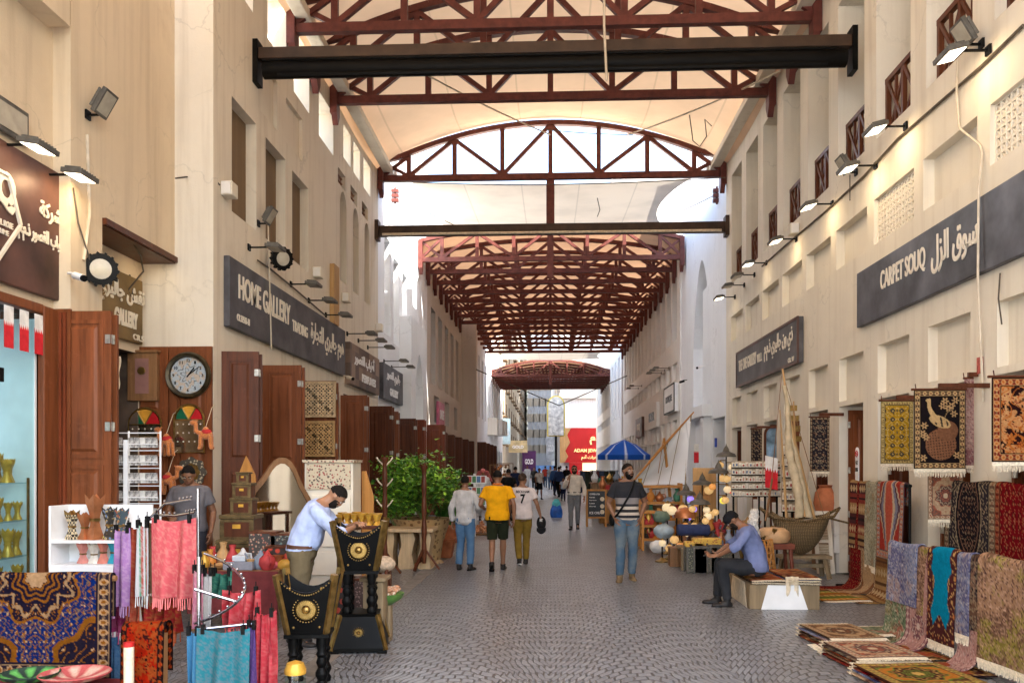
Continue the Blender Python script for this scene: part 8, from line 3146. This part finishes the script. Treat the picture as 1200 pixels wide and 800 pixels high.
m.tube([(-.62, 0, .36), (-.45, .20, .22), (0, .26, .17), (.45, .2, .24), (.60, 0, .36), (.45, -.2, .24), (0, -.26, .17), (-.45, -.2, .22), (-.62, 0, .36)], .022, 6)
m.tube([(.45, 0, .20), (.85, -.02, .10)], .018, 6)
m.build('gunwale', WEAVE, o, smooth=60)
for i, (pa, pb, r) in enumerate((((943, 605), (917, 432), .032), ((955, 610), (920, 470), .024), ((922, 610), (914, 480), .022), ((934, 612), (930, 470), .026))):
 m = MB()
 A, B_ = aty(*pa, YB + .05 * i), aty(*pb, YB + .05 * i)
 m.tube([A, A.lerp(B_, .5), B_], [r, r * .9, r * .45], 8)
 m.build('spar', MT['wood_light'], o, world=True, smooth=40)
m = MB()
A, B_ = aty(936, 606, YB), aty(917, 452, YB)
pts, rs = [], []
for i in range(15):
 t = i / 14
 pts.append(A.lerp(B_, t) + Vector((.03 * math.sin(t * 9), -.03, 0)))
 rs.append(.025 + .065 * (1 - t) ** .8 * (.6 + .4 * math.sin(t * PI)) + .012 * math.sin(t * 40))
m.tube(pts, rs, 12)
A = aty(948, 606, YB)
pts = [A.lerp(aty(921, 480, YB), i / 12) for i in range(13)]
m.tube(pts, [.045 * (1 - i / 14) + .015 for i in range(13)], 10)
q = m.build('furled_sail', M('old_sailcloth', (.50, .40, .26), .95, 0, .15, 8, .5, 40), o, world=True, smooth=60)
wrinkle(q, .02, (16, 16, 4))
m = MB()
m.tube([aty(916, 440, YB), aty(900, 606, YB)], .006, 5)
m.tube([aty(918, 440, YB), aty(968, 612, YB)], .006, 5)
m.tube([aty(905, 560, YB - .2), aty(897, 610, YB - .2)], .016, 6)
m.build('rigging', MT['wood_mid'], o, world=True)
o = thing('trestle', 'rough wooden trestle carrying the woven model dhow', 'trestle', (c.x, YB, 0))
zt_ = c.z - .37
m = MB()
m.box(-.34, .44, -.16, .16, zt_ - .05, zt_)
m.build('top', MT['wood_old'], o)
for sx in (-.24, .34):
 for sy in (-.12, .12):
  m = MB()
  m.bar((sx * 1.15, sy * 1.5, 0), (sx, sy, zt_ - .04), .055, .055)
  m.build('leg', MT['wood_old'], o)
m = MB()
m.box(-.26, .36, -.03, .03, zt_ * .45, zt_ * .45 + .06)
m.build('stretcher', MT['wood_old'], o)
o = thing('louvred_shutter', 'old white louvred shutter leaning on the pier beside the dhow', 'shutter', atz(968, 672))
c2 = o.location
RX = Vector((-.02, .20, 1)).normalized()
ax = Vector((1, -.15, 0)).normalized()
m = MB()
for (f0, f1, g0, g1) in ((0, .06, 0, 1.02), (.22, .28, 0, 1.02), (.06, .22, 0, .07), (.06, .22, .95, 1.02), (.06, .22, .5, .55)):
 m.obox(RX * (g0 + g1) / 2 + ax * ((f0 + f1) / 2 - .14), ax * (f1 - f0) / 2, RX.cross(ax) * .018, RX * (g1 - g0) / 2)
m.build('frame', MT['letter'], o)
m = MB()
for i in range(34):
 g_ = .085 + i * .0255
 if .48 < g_ < .56:
  continue
 m.obox(RX * g_, ax * .082, RX.cross(ax) * .012 + RX * .006, RX * .004)
m.build('slats', MT['cream'], o)
# --- stands and stools behind the sitting man
burner_stand('black burner stand with brass corners behind the sitting man', (aty(885, 620, 12.3).x, 12.3, 0), R(-12), .45, .27, .18, .30, False, .12)
o = thing('fur_hide', 'white fur tassel hanging inside the black burner stand behind the sitting man', 'hide', (aty(884, 610, 12.0).x, 11.98, aty(884, 600, 12.0).z - .2))
m = MB()
capsule(m, [(0, 0, .2), (-.03, 0, .05), (.02, 0, -.12), (-.03, 0, -.3)], [.06, .075, .06, .08], 10)
q = m.build('fur', M('white_fur', (.6, .57, .52), .95, 0, .2, 40, .9, 80), o, remesh=.014, smooth_it=1)
wrinkle(q, .02, (30, 30, 30))
o = thing('leather_stool', 'round tan leather stool on dark legs right of the sitting man', 'stool', (aty(904, 640, 12.3).x, 12.2, 0))
zt_ = aty(904, 618, 12.2).z
m = MB()
m.lathe([(.001, zt_ - .2), (.20, zt_ - .2), (.23, zt_ - .14), (.22, zt_ - .05), (.15, zt_), (.001, zt_ + .01)], n=20)
m.build('seat', colour('tan_leather', (.50, .30, .15), .5), o, smooth=50)
m = MB()
m.box(-.25, .25, -.2, .2, zt_ - .29, zt_ - .21)
m.build('frame', colour('red_wood', (.16, .04, .02), .4), o, bevel=.01)
for sx in (-.2, .2):
 for sy in (-.15, .15):
  m = MB()
  m.tube([(sx * 1.2, sy * 1.2, 0), (sx, sy, zt_ - .29)], .028, 8)
  m.build('leg', colour('red_wood', (.16, .04, .02), .4), o)
o = thing('cane_basket', 'tall orange cane basket with round holes behind the sitting man', 'basket', (aty(893, 650, 11.95).x, 11.95, 0))
zt_ = aty(893, 630, 11.95).z
m = MB()
for j in range(9):
 z = .03 + (zt_ - .05) * j / 8
 r = .21 * (1 - .35 * j / 8)
 m.tube([(r * math.cos(t), r * math.sin(t), z) for t in [2 * PI * k / 20 for k in range(21)]], .010, 5, False)
for k in range(16):
 for sg in (-1, 1):
  m.tube([(.21 * (1 - .35 * i / 6) * math.cos(2 * PI * k / 16 + sg * i * .13), .21 * (1 - .35 * i / 6) * math.sin(2 * PI * k / 16 + sg * i * .13), .03 + (zt_ - .05) * i / 6) for i in range(7)], .009, 4, False)
m.build('wicker', MT['wood_orange'], o)
o = thing('clay_jar', 'red clay jar in the shop opening under the olive carpet', 'jar', (4.62, 14.55, 0))
zt_ = aty(970, 568, 14.5).z
m = MB()
m.lathe([(.001, zt_ - .62), (.13, zt_ - .6), (.2, zt_ - .3), (.17, zt_ - .12), (.10, zt_ - .04), (.13, zt_)], n=20)
m.build('jar', MT['terracotta'], o, smooth=50)
m = MB()
m.box(-.18, .18, -.18, .18, 0, zt_ - .62)
m.build('plinth', MT['wood_mid'], o)
# --- souvenir boards
def board(label, x0, y0, x1, y1, Y, rows, per, grp, seed):
 a, b = px_box(x0, y1, x1, y0, Y)
 o = thing('souvenir_board', label, 'display board', ((a.x + b.x) / 2, Y, 0))
 m = MB()
 m.box(a.x, b.x, Y, Y + .02, a.z, b.z)
 m.build('panel', colour('board_tan', (.40, .30, .20), .8), o, world=True)
 for i in range(rows):
  m = MB()
  z = a.z + (b.z - a.z) * i / rows
  m.box(a.x, b.x, Y - .045, Y, z, z + .018)
  m.build('ledge', MT['black'], o, world=True)
 for xx in (a.x + .03, b.x - .06):
  m = MB()
  m.box(xx, xx + .03, Y + .021, Y + .05, 0, a.z + .2)
  m.build('leg', MT['black'], o, world=True)
 rr = random.Random(seed)
 cs = [colour('mag_red', (.45, .05, .04)), colour('mag_cream', (.62, .52, .40)), colour('mag_brown', (.30, .14, .07)), colour('mag_white', (.66, .62, .56)), colour('mag_pink', (.55, .28, .22)), colour('mag_blue', (.12, .17, .3))]
 for i in range(rows):
  for j in range(per):
   w = (b.x - a.x) / per
   q = MB()
   h = (b.z - a.z) / rows * (.50 + .28 * rr.random())
   q.box(-w * .42, w * .42, -.008, .008, 0, h)
   q = q.build('souvenir_card', MT['letter'])
   q.location = (a.x + (j + .5) * w, Y - .02, a.z + (b.z - a.z) * i / rows + .019)
   tag(q, 'small souvenir card with a coloured charm on the ' + grp, 'souvenir', 'souvenir cards on the ' + grp)
   ch = MB()
   ch.sphere((rr.uniform(-.1, .1) * w, -.014, h * .45), (w * (.18 + .14 * rr.random()), .010, h * (.2 + .16 * rr.random())), 7, 5)
   ch.build('charm', cs[rr.randrange(6)], q, smooth=180)
board('cream souvenir board with five rows of charms behind the sitting man', 857, 540, 893, 582, 15.6, 5, 9, 'near souvenir board', 5)
board('narrow souvenir board beside the hanging flag', 894, 540, 914, 582, 15.3, 5, 5, 'narrow souvenir board', 6)
board('wall of pale postcards behind the furled dhow sail', 916, 520, 932, 600, 15.0, 6, 4, 'postcard wall', 7)
f_ = flag('red flag with white serrated band hanging before the narrow souvenir board', aty(904, 535, 14.9), (1, 0, -.25), .22, .55)
c = aty(907, 520, 18.6)
o = thing('arched_picture', 'arched picture of sea and sky in the doorway above the souvenir boards', 'picture', (c.x, 18.6, c.z))
m = MB()
pts = [(-.16, -.38), (.16, -.38), (.16, .2)] + [(.16 * math.cos(t), .2 + .16 * math.sin(t)) for t in [PI * i / 8 for i in range(1, 8)]] + [(-.16, .2)]
m.prism([(x * 1.3, z * 1.15) for x, z in pts], (0, .01, 0), (1, 0, 0), (0, 0, 1), (0, .03, 0))
m.build('frame', MT['door_dark'], o)
m = MB()
m.prism(pts, (0, 0, 0), (1, 0, 0), (0, 0, 1), (0, .009, 0))
m.build('picture', M('blue_picture', (.24, .36, .48), .3, 0, .5, 4), o)
for k, (x, y) in enumerate(((929, 478), (931, 490), (933, 502), (934, 514))):
 c = aty(x, y, 15.2)
 m = MB()
 m.box(-.07, .07, -.02, 0, -.05, .05)
 q = m.build('gilt_frame', MT['brass'])
 q.location = c
 tag(q, 'small gilt frame in the column beside the dhow spar', 'frame', 'gilt frames beside the dhow spar')
# --- lamp tables
GLOW = [emit('lamp_glow_warm', (1, .62, .24), 0.07, (.5, .3, .12)), emit('lamp_glow_amber', (1, .42, .10), 0.07, (.5, .2, .05)), emit('lamp_glow_red', (1, .10, .06), 0.10, (.6, .1, .08)), emit('lamp_glow_yellow', (1, .85, .1), 0.12, (.8, .7, .1)), emit('lamp_glow_violet', (.35, .22, 1), 0.14, (.3, .25, .7)), emit('lamp_glow_cream', (1, .78, .48), 0.08, (.6, .45, .25))]
def lamp_tree(label, px, ytop, Y, globes, cap=True, z0=0.0):
 c = aty(px, ytop, Y)
 o = thing('mosaic_lamp', label, 'lamp', (c.x, Y, z0))
 H = c.z - z0
 m = MB()
 m.tube([(0, 0, .02), (0, 0, H - .05)], .014, 8)
 m.build('post', MT['black'], o, smooth=40)
 m = MB()
 m.lathe([(.13, 0), (.13, .02), (.05, .05), (.02, .08)], n=16)
 m.build('base', MT['brass'], o, smooth=40)
 if cap:
  m = MB()
  m.lathe([(.20, H - .20), (.17, H - .14), (.07, H - .10), (.05, H - .04), (.012, H + .02), (.001, H + .06)], n=16)
  m.build('hood', MT['housing'], o, smooth=40)
 for (dx, dz, r, g_) in globes:
  m = MB()
  r *= .85
  m.sphere((dx, -.03, H + dz), (r, r, r * .9), 14, 10)
  m.build('globe', GLOW[g_], o, smooth=180)
  m = MB()
  m.lathe([(r * .45, H + dz + r * .82), (r * .35, H + dz + r * 1.05), (.01, H + dz + r * 1.3)], (dx, -.03, 0), 10)
  m.tube([(0, 0, H + dz + r * 1.25), (dx, -.03, H + dz + r * 1.28)], .008, 5)
  m.build('globe_cap', MT['brass'], o, smooth=40)
 return o
lamp_tree('tall hooded lamp tree nearest the souvenir board', 851, 523, 16.8, [(-.12, -.36, .085, 0), (.10, -.40, .085, 5), (.14, -.62, .09, 0), (-.08, -.62, .09, 0), (.1, -.85, .085, 2), (-.06, -1.05, .09, 3)])
lamp_tree('hooded lamp tree with a yellow globe low on its post', 842, 542, 16.2, [(.14, -.30, .09, 0), (.16, -.50, .09, 5), (-.12, -.45, .08, 1), (.12, -.70, .085, 0)])
lamp_tree('broad hooded lamp tree before the carved wood panel', 823, 556, 16.8, [(.12, -.30, .11, 0), (-.14, -.55, .09, 1), (.16, -.78, .10, 0), (.02, -.95, .09, 5)])
lamp_tree('dark hooded lamp tree with violet globes by the sail', 804, 568, 17.2, [(.08, -.28, .085, 4), (.14, -.48, .085, 4), (.1, -.66, .075, 4)])
lamp_tree('small hooded lamp tree between the violet globes and the carved panel', 820, 578, 15.8, [(-.14, -.28, .08, 0), (.12, -.30, .08, 5), (.1, -.5, .08, 0)])
lamp_tree('lamp stand with one large amber globe at the street edge', 782, 590, 17.0, [(0, -.08, .13, 5)], False)
lamp_tree('lamp stand with twin cream globes beside the amber one', 793, 594, 16.6, [(-.10, -.06, .12, 5), (.12, -.04, .12, 0)], False)
o = lamp_tree('floor lamp with a copper dome shade among the lamp tables', 803, 598, 15.9, [(0, -.26, .06, 1)], False)
m = MB()
H = aty(803, 598, 15.9).z
m.lathe([(.20, H - .13), (.19, H - .04), (.12, H + .04), (.001, H + .07)], n=18)
m.build('dome_shade', COP, o, smooth=50)
for i, (x, y, g_, r, lb) in enumerate(((799, 618, 4, .08, 'violet globe lamp low on the lamp table'), (807, 621, 5, .09, 'cream globe lamp beside the low violet one'), (790, 628, 0, .10, 'warm globe lamp low at the street edge'), (784, 638, 0, .09, 'lowest warm globe lamp near the white bundles'), (797, 636, 1, .10, 'amber globe lamp before the basket crate'), (813, 612, 0, .08, 'warm globe lamp under the copper dome'), (829, 601, 5, .09, 'cream globe lamp beside the rolled blue cushion'), (838, 596, 0, .08, 'warm globe lamp left of the yellow boxes'), (776, 632, 5, .08, 'small cream globe lamp above the white bundles'))):
 q = lamp_tree(lb, x, y, 15.6 + .12 * (i % 4), [(0, -.06, r, g_)], False, max(0.0, aty(x, y, 15.6).z - .42))
o = thing('lamp_table', 'long dark table under the mosaic lamps', 'table', (3.0, 16.4, 0))
m = MB()
m.box(2.55, 4.1, 16.05, 17.3, .40, .45)
m.build('tabletop', MT['door_dark'], o, world=True)
for x in (2.6, 4.05):
 for y in (16.1, 17.25):
  m = MB()
  m.box(x - .03, x + .03, y - .03, y + .03, 0, .40)
  m.build('leg', MT['door_dark'], o, world=True)
scatter(2.6, 4.05, 16.1, 17.2, .451, 46, 12, 'under the mosaic lamps', 1.2, 2.2)
o = thing('stepped_stand', 'low stepped stand of brass ware at the street edge of the lamps', 'stand', (2.75, 15.5, 0))
for i, (y, z) in enumerate(((15.15, .16), (15.45, .32), (15.75, .50))):
 m = MB()
 m.box(2.42, 3.15, y, y + .295, 0, z)
 m.build('step', MT['wood_mid'], o, world=True)
 scatter(2.46, 3.12, y + .04, y + .26, z, 12, 40 + i, 'on the stepped stand', 1.3, 2.0)
a, b = px_box(812, 625, 839, 548, 17.4)
m = MB()
moulded_leaf(m, (a.x, 17.4, a.z), (1, 0, 0), (0, 1, 0), b.x - a.x, b.z - a.z, .05)
tag(m.build('carved_door_leaf', MT['wood_light']), 'carved brown wooden door leaf standing behind the mosaic lamps', 'door')
o = thing('display_table', 'low table of yellow boxes and blue cushion beside the sitting man', 'table', (aty(838, 640, 14.6).x, 14.6, 0))
zt_ = aty(838, 640, 14.6).z
bx = o.location.x
m = MB()
m.box(-.62, .62, -.3, .35, zt_ - .04, zt_)
m.build('tabletop', MT['wood_old'], o)
for sx in (-.58, .58):
 for sy in (-.26, .3):
  m = MB()
  m.box(sx - .03, sx + .03, sy - .03, sy + .03, 0, zt_ - .04)
  m.build('leg', MT['wood_old'], o)
for (x, w, h, lb) in ((813, .17, .10, 'small yellow patterned box on the low table'), (828, .24, .16, 'larger yellow patterned box on the low table')):
 q = aty(x, 636, 14.45)
 m = MB()
 m.box(-w, w, -.1, .1, 0, h)
 k = m.build('patterned_box', spot_mat('yellow_box_%d' % x, (.62, .38, .05), (.35, .12, .03), 30), bevel=.03)
 k.location = (q.x, 14.45, zt_ + .001)
 tag(k, lb, 'box')
m = MB()
q = aty(812, 615, 14.9)
m.tube([(-.28, 0, .10), (.28, 0, .10)], .10, 14)
k = m.build('bolster', colour('navy_cloth', (.03, .04, .10), .9), bevel=.03, smooth=50)
k.location = (q.x, 14.85, zt_ + .16)
tag(k, 'dark navy bolster cushion behind the yellow boxes', 'cushion')
scatter(bx - .1, bx + .55, 14.35, 14.85, zt_, 14, 15, 'on the low table beside the sitting man', 1.0, 1.8)
for i, (x, lb) in enumerate(((816, 'pale green metal mesh chest under the low table edge'), (826, 'tall dark mesh chest in the middle before the low table'), (843, 'dark mesh chest hidden by the sitting man'))):
 q = aty(x, 650, 14.05)
 o = thing('mesh_chest', lb, 'chest', (q.x, 14.1, 0))
 w, h = .16 + .03 * (i == 1), .40 + .02 * i
 m = MB()
 m.box(-w, w, -.15, .15, .02, h)
 m.build('body', spot_mat('mesh_metal_%d' % i, (.05, .05, .035), (.24, .23, .14), 36), o)
 m = MB()
 for sx in (-1, 1):
  for sy in (-1, 1):
   m.box(sx * w - .014, sx * w + .014, sy * .15 - .014, sy * .15 + .014, 0, h + .02)
 for z in (.03, h):
  m.box(-w + .014, w - .014, -.16, -.135, z, z + .022)
 m.build('edge_frame', MT['housing'], o)
o = thing('lattice_crate', 'small brown lattice crate at the foot of the lamps', 'crate', (aty(797, 650, 15.0).x, 15.0, 0))
m = MB()
for i in range(6):
 t = -.17 + i * .068
 m.bar((t, -.16, .02), (t * .8 + .03, -.16, .32), .016, .012, (0, 1, 0))
 m.bar((t, -.163, .32), (t * .8 + .03, -.163, .02), .016, .012, (0, 1, 0))
m.box(-.19, .19, -.15, .15, 0, .30)
m.box(-.20, .20, -.165, .165, .30, .33)
m.build('crate', MT['wood_mid'], o)
for i, (x, y, lb, mt, r) in enumerate(((772, 640, 'white wrapped bundle lowest beside the lamps', MT['white'], .16), (778, 622, 'pale blue plastic wrapped bundle on the white one', colour('pale_blue_wrap', (.42, .52, .58), .3), .18), (775, 605, 'green metal tin topmost on the wrapped bundles', colour('green_tin2', (.14, .20, .15), .5), .15))):
 q = aty(x, y, 16.4)
 m = MB()
 m.sphere((0, 0, 0), (r * 1.1, r, r * .8), 14, 10)
 k = m.build('bundle', mt, smooth=180)
 wrinkle(k, .03, (12, 12, 12), i)
 k.location = (q.x, 16.4, max(q.z, r * .75))
 tag(k, lb, 'bundle')
# --- white lateen sail of the display boat
Y = 24.9
o = thing('sail', 'big white lateen sail rising behind the mosaic lamps', 'sail', (aty(785, 590, Y).x, Y, 0))
A, B_, C_ = aty(735, 572, Y - .9), aty(810, 486, Y + .9), aty(803, 568, Y - .9)
m = MB()
m.sheet(lambda u, v: A.lerp(B_, u).lerp(A.lerp(C_, u), v) + Vector((0, .7 * math.sin(PI * u) * math.sin(PI * v * .9), 0)) + Vector((0, 0, .05 * math.sin(u * PI) * v)), 24, 16, .006)
m.build('cloth', fabric_mat('white_sailcloth', (.95, .95, .95), .25), o, world=True, smooth=60)
m = MB()
m.tube([B_, B_.lerp(C_, .5) + Vector((-.04, .1, 0)), C_, C_.lerp(A, .5) + Vector((0, .05, -.06)), A], .022, 6)
for t in (.35, .62, .82):
 m.tube([A.lerp(B_, t) + Vector((0, -.03, 0)), A.lerp(B_, t - .06).lerp(A.lerp(C_, t - .06), .5) + Vector((0, -.04, 0)), A.lerp(C_, t - .1) + Vector((0, -.02, 0))], .010, 5)
m.build('rope', MT['wood_old'], o, world=True, smooth=40)
m = MB()
m.tube([A + (A - B_) * .04, A.lerp(B_, .5) + Vector((0, -.03, .03)), B_ + (B_ - A) * .04], [.02, .045, .02], 8)
m.build('yard', MT['wood_orange'], o, world=True, smooth=40)
m = MB()
m.tube([aty(787, 600, Y + .1), aty(778, 513, Y + .1)], [.05, .035], 8)
m.tube([aty(765, 600, Y), aty(777, 515, Y)], .010, 6)
m.build('mast', MT['wood_orange'], o, world=True, smooth=40)
m = MB()
m.loft([[Vector((aty(x, 612, Y).x, Y + sy * w, .35 + dz)) for (sy, dz) in ((-1, .25), (-.6, 0), (.6, 0), (1, .25))] for x, w in ((752, .05), (768, .3), (790, .34), (806, .1))])
m.build('hull', MT['wood_mid'], o, world=True)
# --- wooden stall furniture by the sail
for (x0, y0, x1, y1, Yk, lb, n) in ((748, 566, 800, 604, 18.6, 'orange pine shelf stall under the white sail', 3), (752, 596, 776, 636, 17.6, 'small orange trolley shelf at the street side of the sail', 2)):
 a, b = px_box(x0, y1, x1, y0, Yk)
 z0 = 0.0
 o = thing('wooden_shelf', lb, 'shelf', ((a.x + b.x) / 2, Yk, 0))
 for xx in (a.x, b.x - .05):
  for yy in (Yk, Yk + .4):
   m = MB()
   m.box(xx, xx + .05, yy, yy + .05, 0, b.z)
   m.build('post', MT['wood_orange'], o, world=True)
 for i in range(n + 1):
  z = .25 + (b.z - .3) * i / n
  m = MB()
  m.box(a.x + .002, b.x - .002, Yk - .01, Yk + .44, z - .05, z)
  m.build('board', MT['wood_orange'], o, world=True)
  if i < n:
   rr = random.Random(i + int(x0))
   for j in range(5):
    t = trinket(('box', 'vase', 'teapot')[j % 3], (a.x + .1 + (b.x - a.x - .2) * j / 4, Yk + .15, z + .001), 1.6, TM[rr.randrange(10)])
    tag(t, 'ornament on the boards of the ' + lb.split(' under')[0].split(' at')[0], 'ornament', 'ornaments on the ' + lb.split(' under')[0].split(' at')[0])
# --- parasol, chalkboard, planter
Y = 26.0
c = aty(731, 537, Y)
o = thing('parasol', 'blue and white striped parasol over the stall beyond the sail', 'parasol', (c.x, Y, 0))
zt_, ze = aty(731, 515, Y).z, aty(731, 533, Y).z
r = .80
m = MB()
n = 80
cols = []
prof = [(.02, zt_), (r * .5, zt_ - (zt_ - ze) * .35), (r * .85, ze + .08), (r, ze), (r * .99, ze - .14)]
m.lathe(prof, n=n)
for (rr_, z) in prof:
 for k in range(n):
  cols.append((.50, .56, .68) if k % 10 == 0 else (.012, .07, .34))
m.build('canopy', MT['paint'], o, smooth=30, cols=cols)
m = MB()
m.tube([(0, 0, 0), (0, 0, zt_ + .1)], .022, 8)
m.build('pole', MT['white'], o)
m = MB()
for k in range(8):
 m.tube([(0, 0, zt_ - .05), (r * .95 * math.cos(k * PI / 4), r * .95 * math.sin(k * PI / 4), ze)], .008, 4)
m.build('ribs', MT['steel'], o)
m = MB()
m.lathe([(.25, 0), (.25, .08), (.05, .12)], n=16)
m.build('base', MT['black'], o)
g_ = atz(699, 617)
Y = g_.y
a, b = px_box(687, 618, 711, 573, Y)
o = thing('chalkboard', 'orange framed chalkboard menu standing on the paving', 'chalkboard', (g_.x, Y, 0))
w, h = b.x - a.x, b.z
m = MB()
for (p, q, s_, t) in ((0, .05, 0, h), (w - .05, w, 0, h), (.05, w - .05, .24, .29), (.05, w - .05, h - .05, h)):
 m.box(a.x + p, a.x + q, Y - .02, Y + .02, s_, t)
for xx in (a.x, b.x - .05):
 m.bar((xx + .025, Y + .03, h - .03), (xx + .025, Y + .42, 0), .045, .03)
m.build('frame', MT['wood_orange'], o, world=True)
m = MB()
m.box(a.x + .05, b.x - .05, Y - .005, Y + .01, .29, h - .05)
m.build('board', M('slate_board', (.04, .045, .055), .6, 0, .2, 6), o, world=True)
m = MB()
for i, (t, ww, hh) in enumerate((('COFFEE & TEA', .30, .045), ('Karak', .16, .035), ('Espresso', .2, .035), ('Latte', .15, .035), ('Mint tea', .18, .035), ('ICE CREAM', .40, .07))):
 zz = h - .16 - i * .085 - (.12 if i == 5 else 0)
 letters(m, t, (a.x + .09, Y - .006, zz), (1, 0, 0), (0, 0, 1), hh, ww, .003, .02)
m.build('chalk_lettering', MT['letter_white'], o, world=True)
m = MB()
for (x, z, c_) in ((.78, .74, 0), (.78, .55, 0), (.78, .40, 0)):
 m.lathe([(.001, .004), (.06, .004), (.062, 0)], (a.x + w * x, Y - .008, h * z), 14, M=RY)
m.build('chalk_drawings', MT['cream'], o, world=True)
for (x, Yk, w, h, col, lb) in ((722, 25.2, .5, 1.0, (.50, .22, .05), 'orange counter behind the chalkboard'), (714, 28, .6, 1.15, (.30, .18, .09), 'brown counter of crates below the parasol'), (742, 24.0, .45, .95, (.20, .14, .10), 'dark counter beside the striped tee man')):
 c = aty(x, 545, Yk)
 o = thing('stall_counter', lb, 'counter', (c.x, Yk, 0))
 m = MB()
 m.box(-w, w, -.3, .3, .06, h)
 m.build('body', wood('counter_%d' % x, col), o, bevel=.01)
 m = MB()
 m.box(-w - .04, w + .04, -.34, .34, h, h + .04)
 m.build('top', MT['wood_mid'], o)
 for j in range(5):
  t = trinket(('vase', 'box', 'teapot')[j % 3], (c.x - w * .8 + w * .4 * j, Yk - .1, h + .041), 2.2, TM[(j * 3 + x) % 10])
  tag(t, 'ware standing on the ' + lb, 'ware', 'wares on the ' + lb)
for (x, Yk, seed) in ((668, 40, 3), (680, 44, 4)):
 c = aty(x + 28, 545, Yk)
 o = thing('clothes_rack', 'row of dark garments hanging ' + ('beyond the chalkboard' if seed == 3 else 'farther beyond the chalkboard'), 'clothes rack', (c.x, Yk, 0))
 m = MB()
 m.tube([(-.7, 0, 0), (-.7, 0, 1.5), (.7, 0, 1.5), (.7, 0, 0)], .02, 6)
 m.build('frame', MT['steel'], o)
 for j in range(6):
  m = MB()
  m.sheet(lambda u, v: (-.55 + j * .22 + (u - .5) * .2, .03 * math.sin(u * 7), 1.48 - 1.0 * v), 5, 4, .05)
  m.build('garment', colour('garment_%d' % ((j + seed) % 4), ((.03, .04, .03), (.06, .05, .04), (.10, .03, .03), (.03, .05, .09))[(j + seed) % 4], .9), o)
for (px, py, lb, sz) in ((683, 492, 'small red flag on a slanting pole high on the white corner house', .5), (801, 500, 'red flag tip beside the sail on the white tower house', .35)):
 pass
c = aty(816, 520, 22.9)
flag('thin red flag hanging at the tower house corner by the sail', (c.x, 22.9, c.z), (1, .3, 0), .14, .5)
m = MB()
m.box(-.05, .0, -.06, .06, -.13, .13)
k = m.build('wall_plate', colour('blue_plate', (.02, .06, .4), .4))
k.location = (4.74, 24.6, 2.4)
tag(k, 'tiny blue street plate on the white tower house', 'sign')
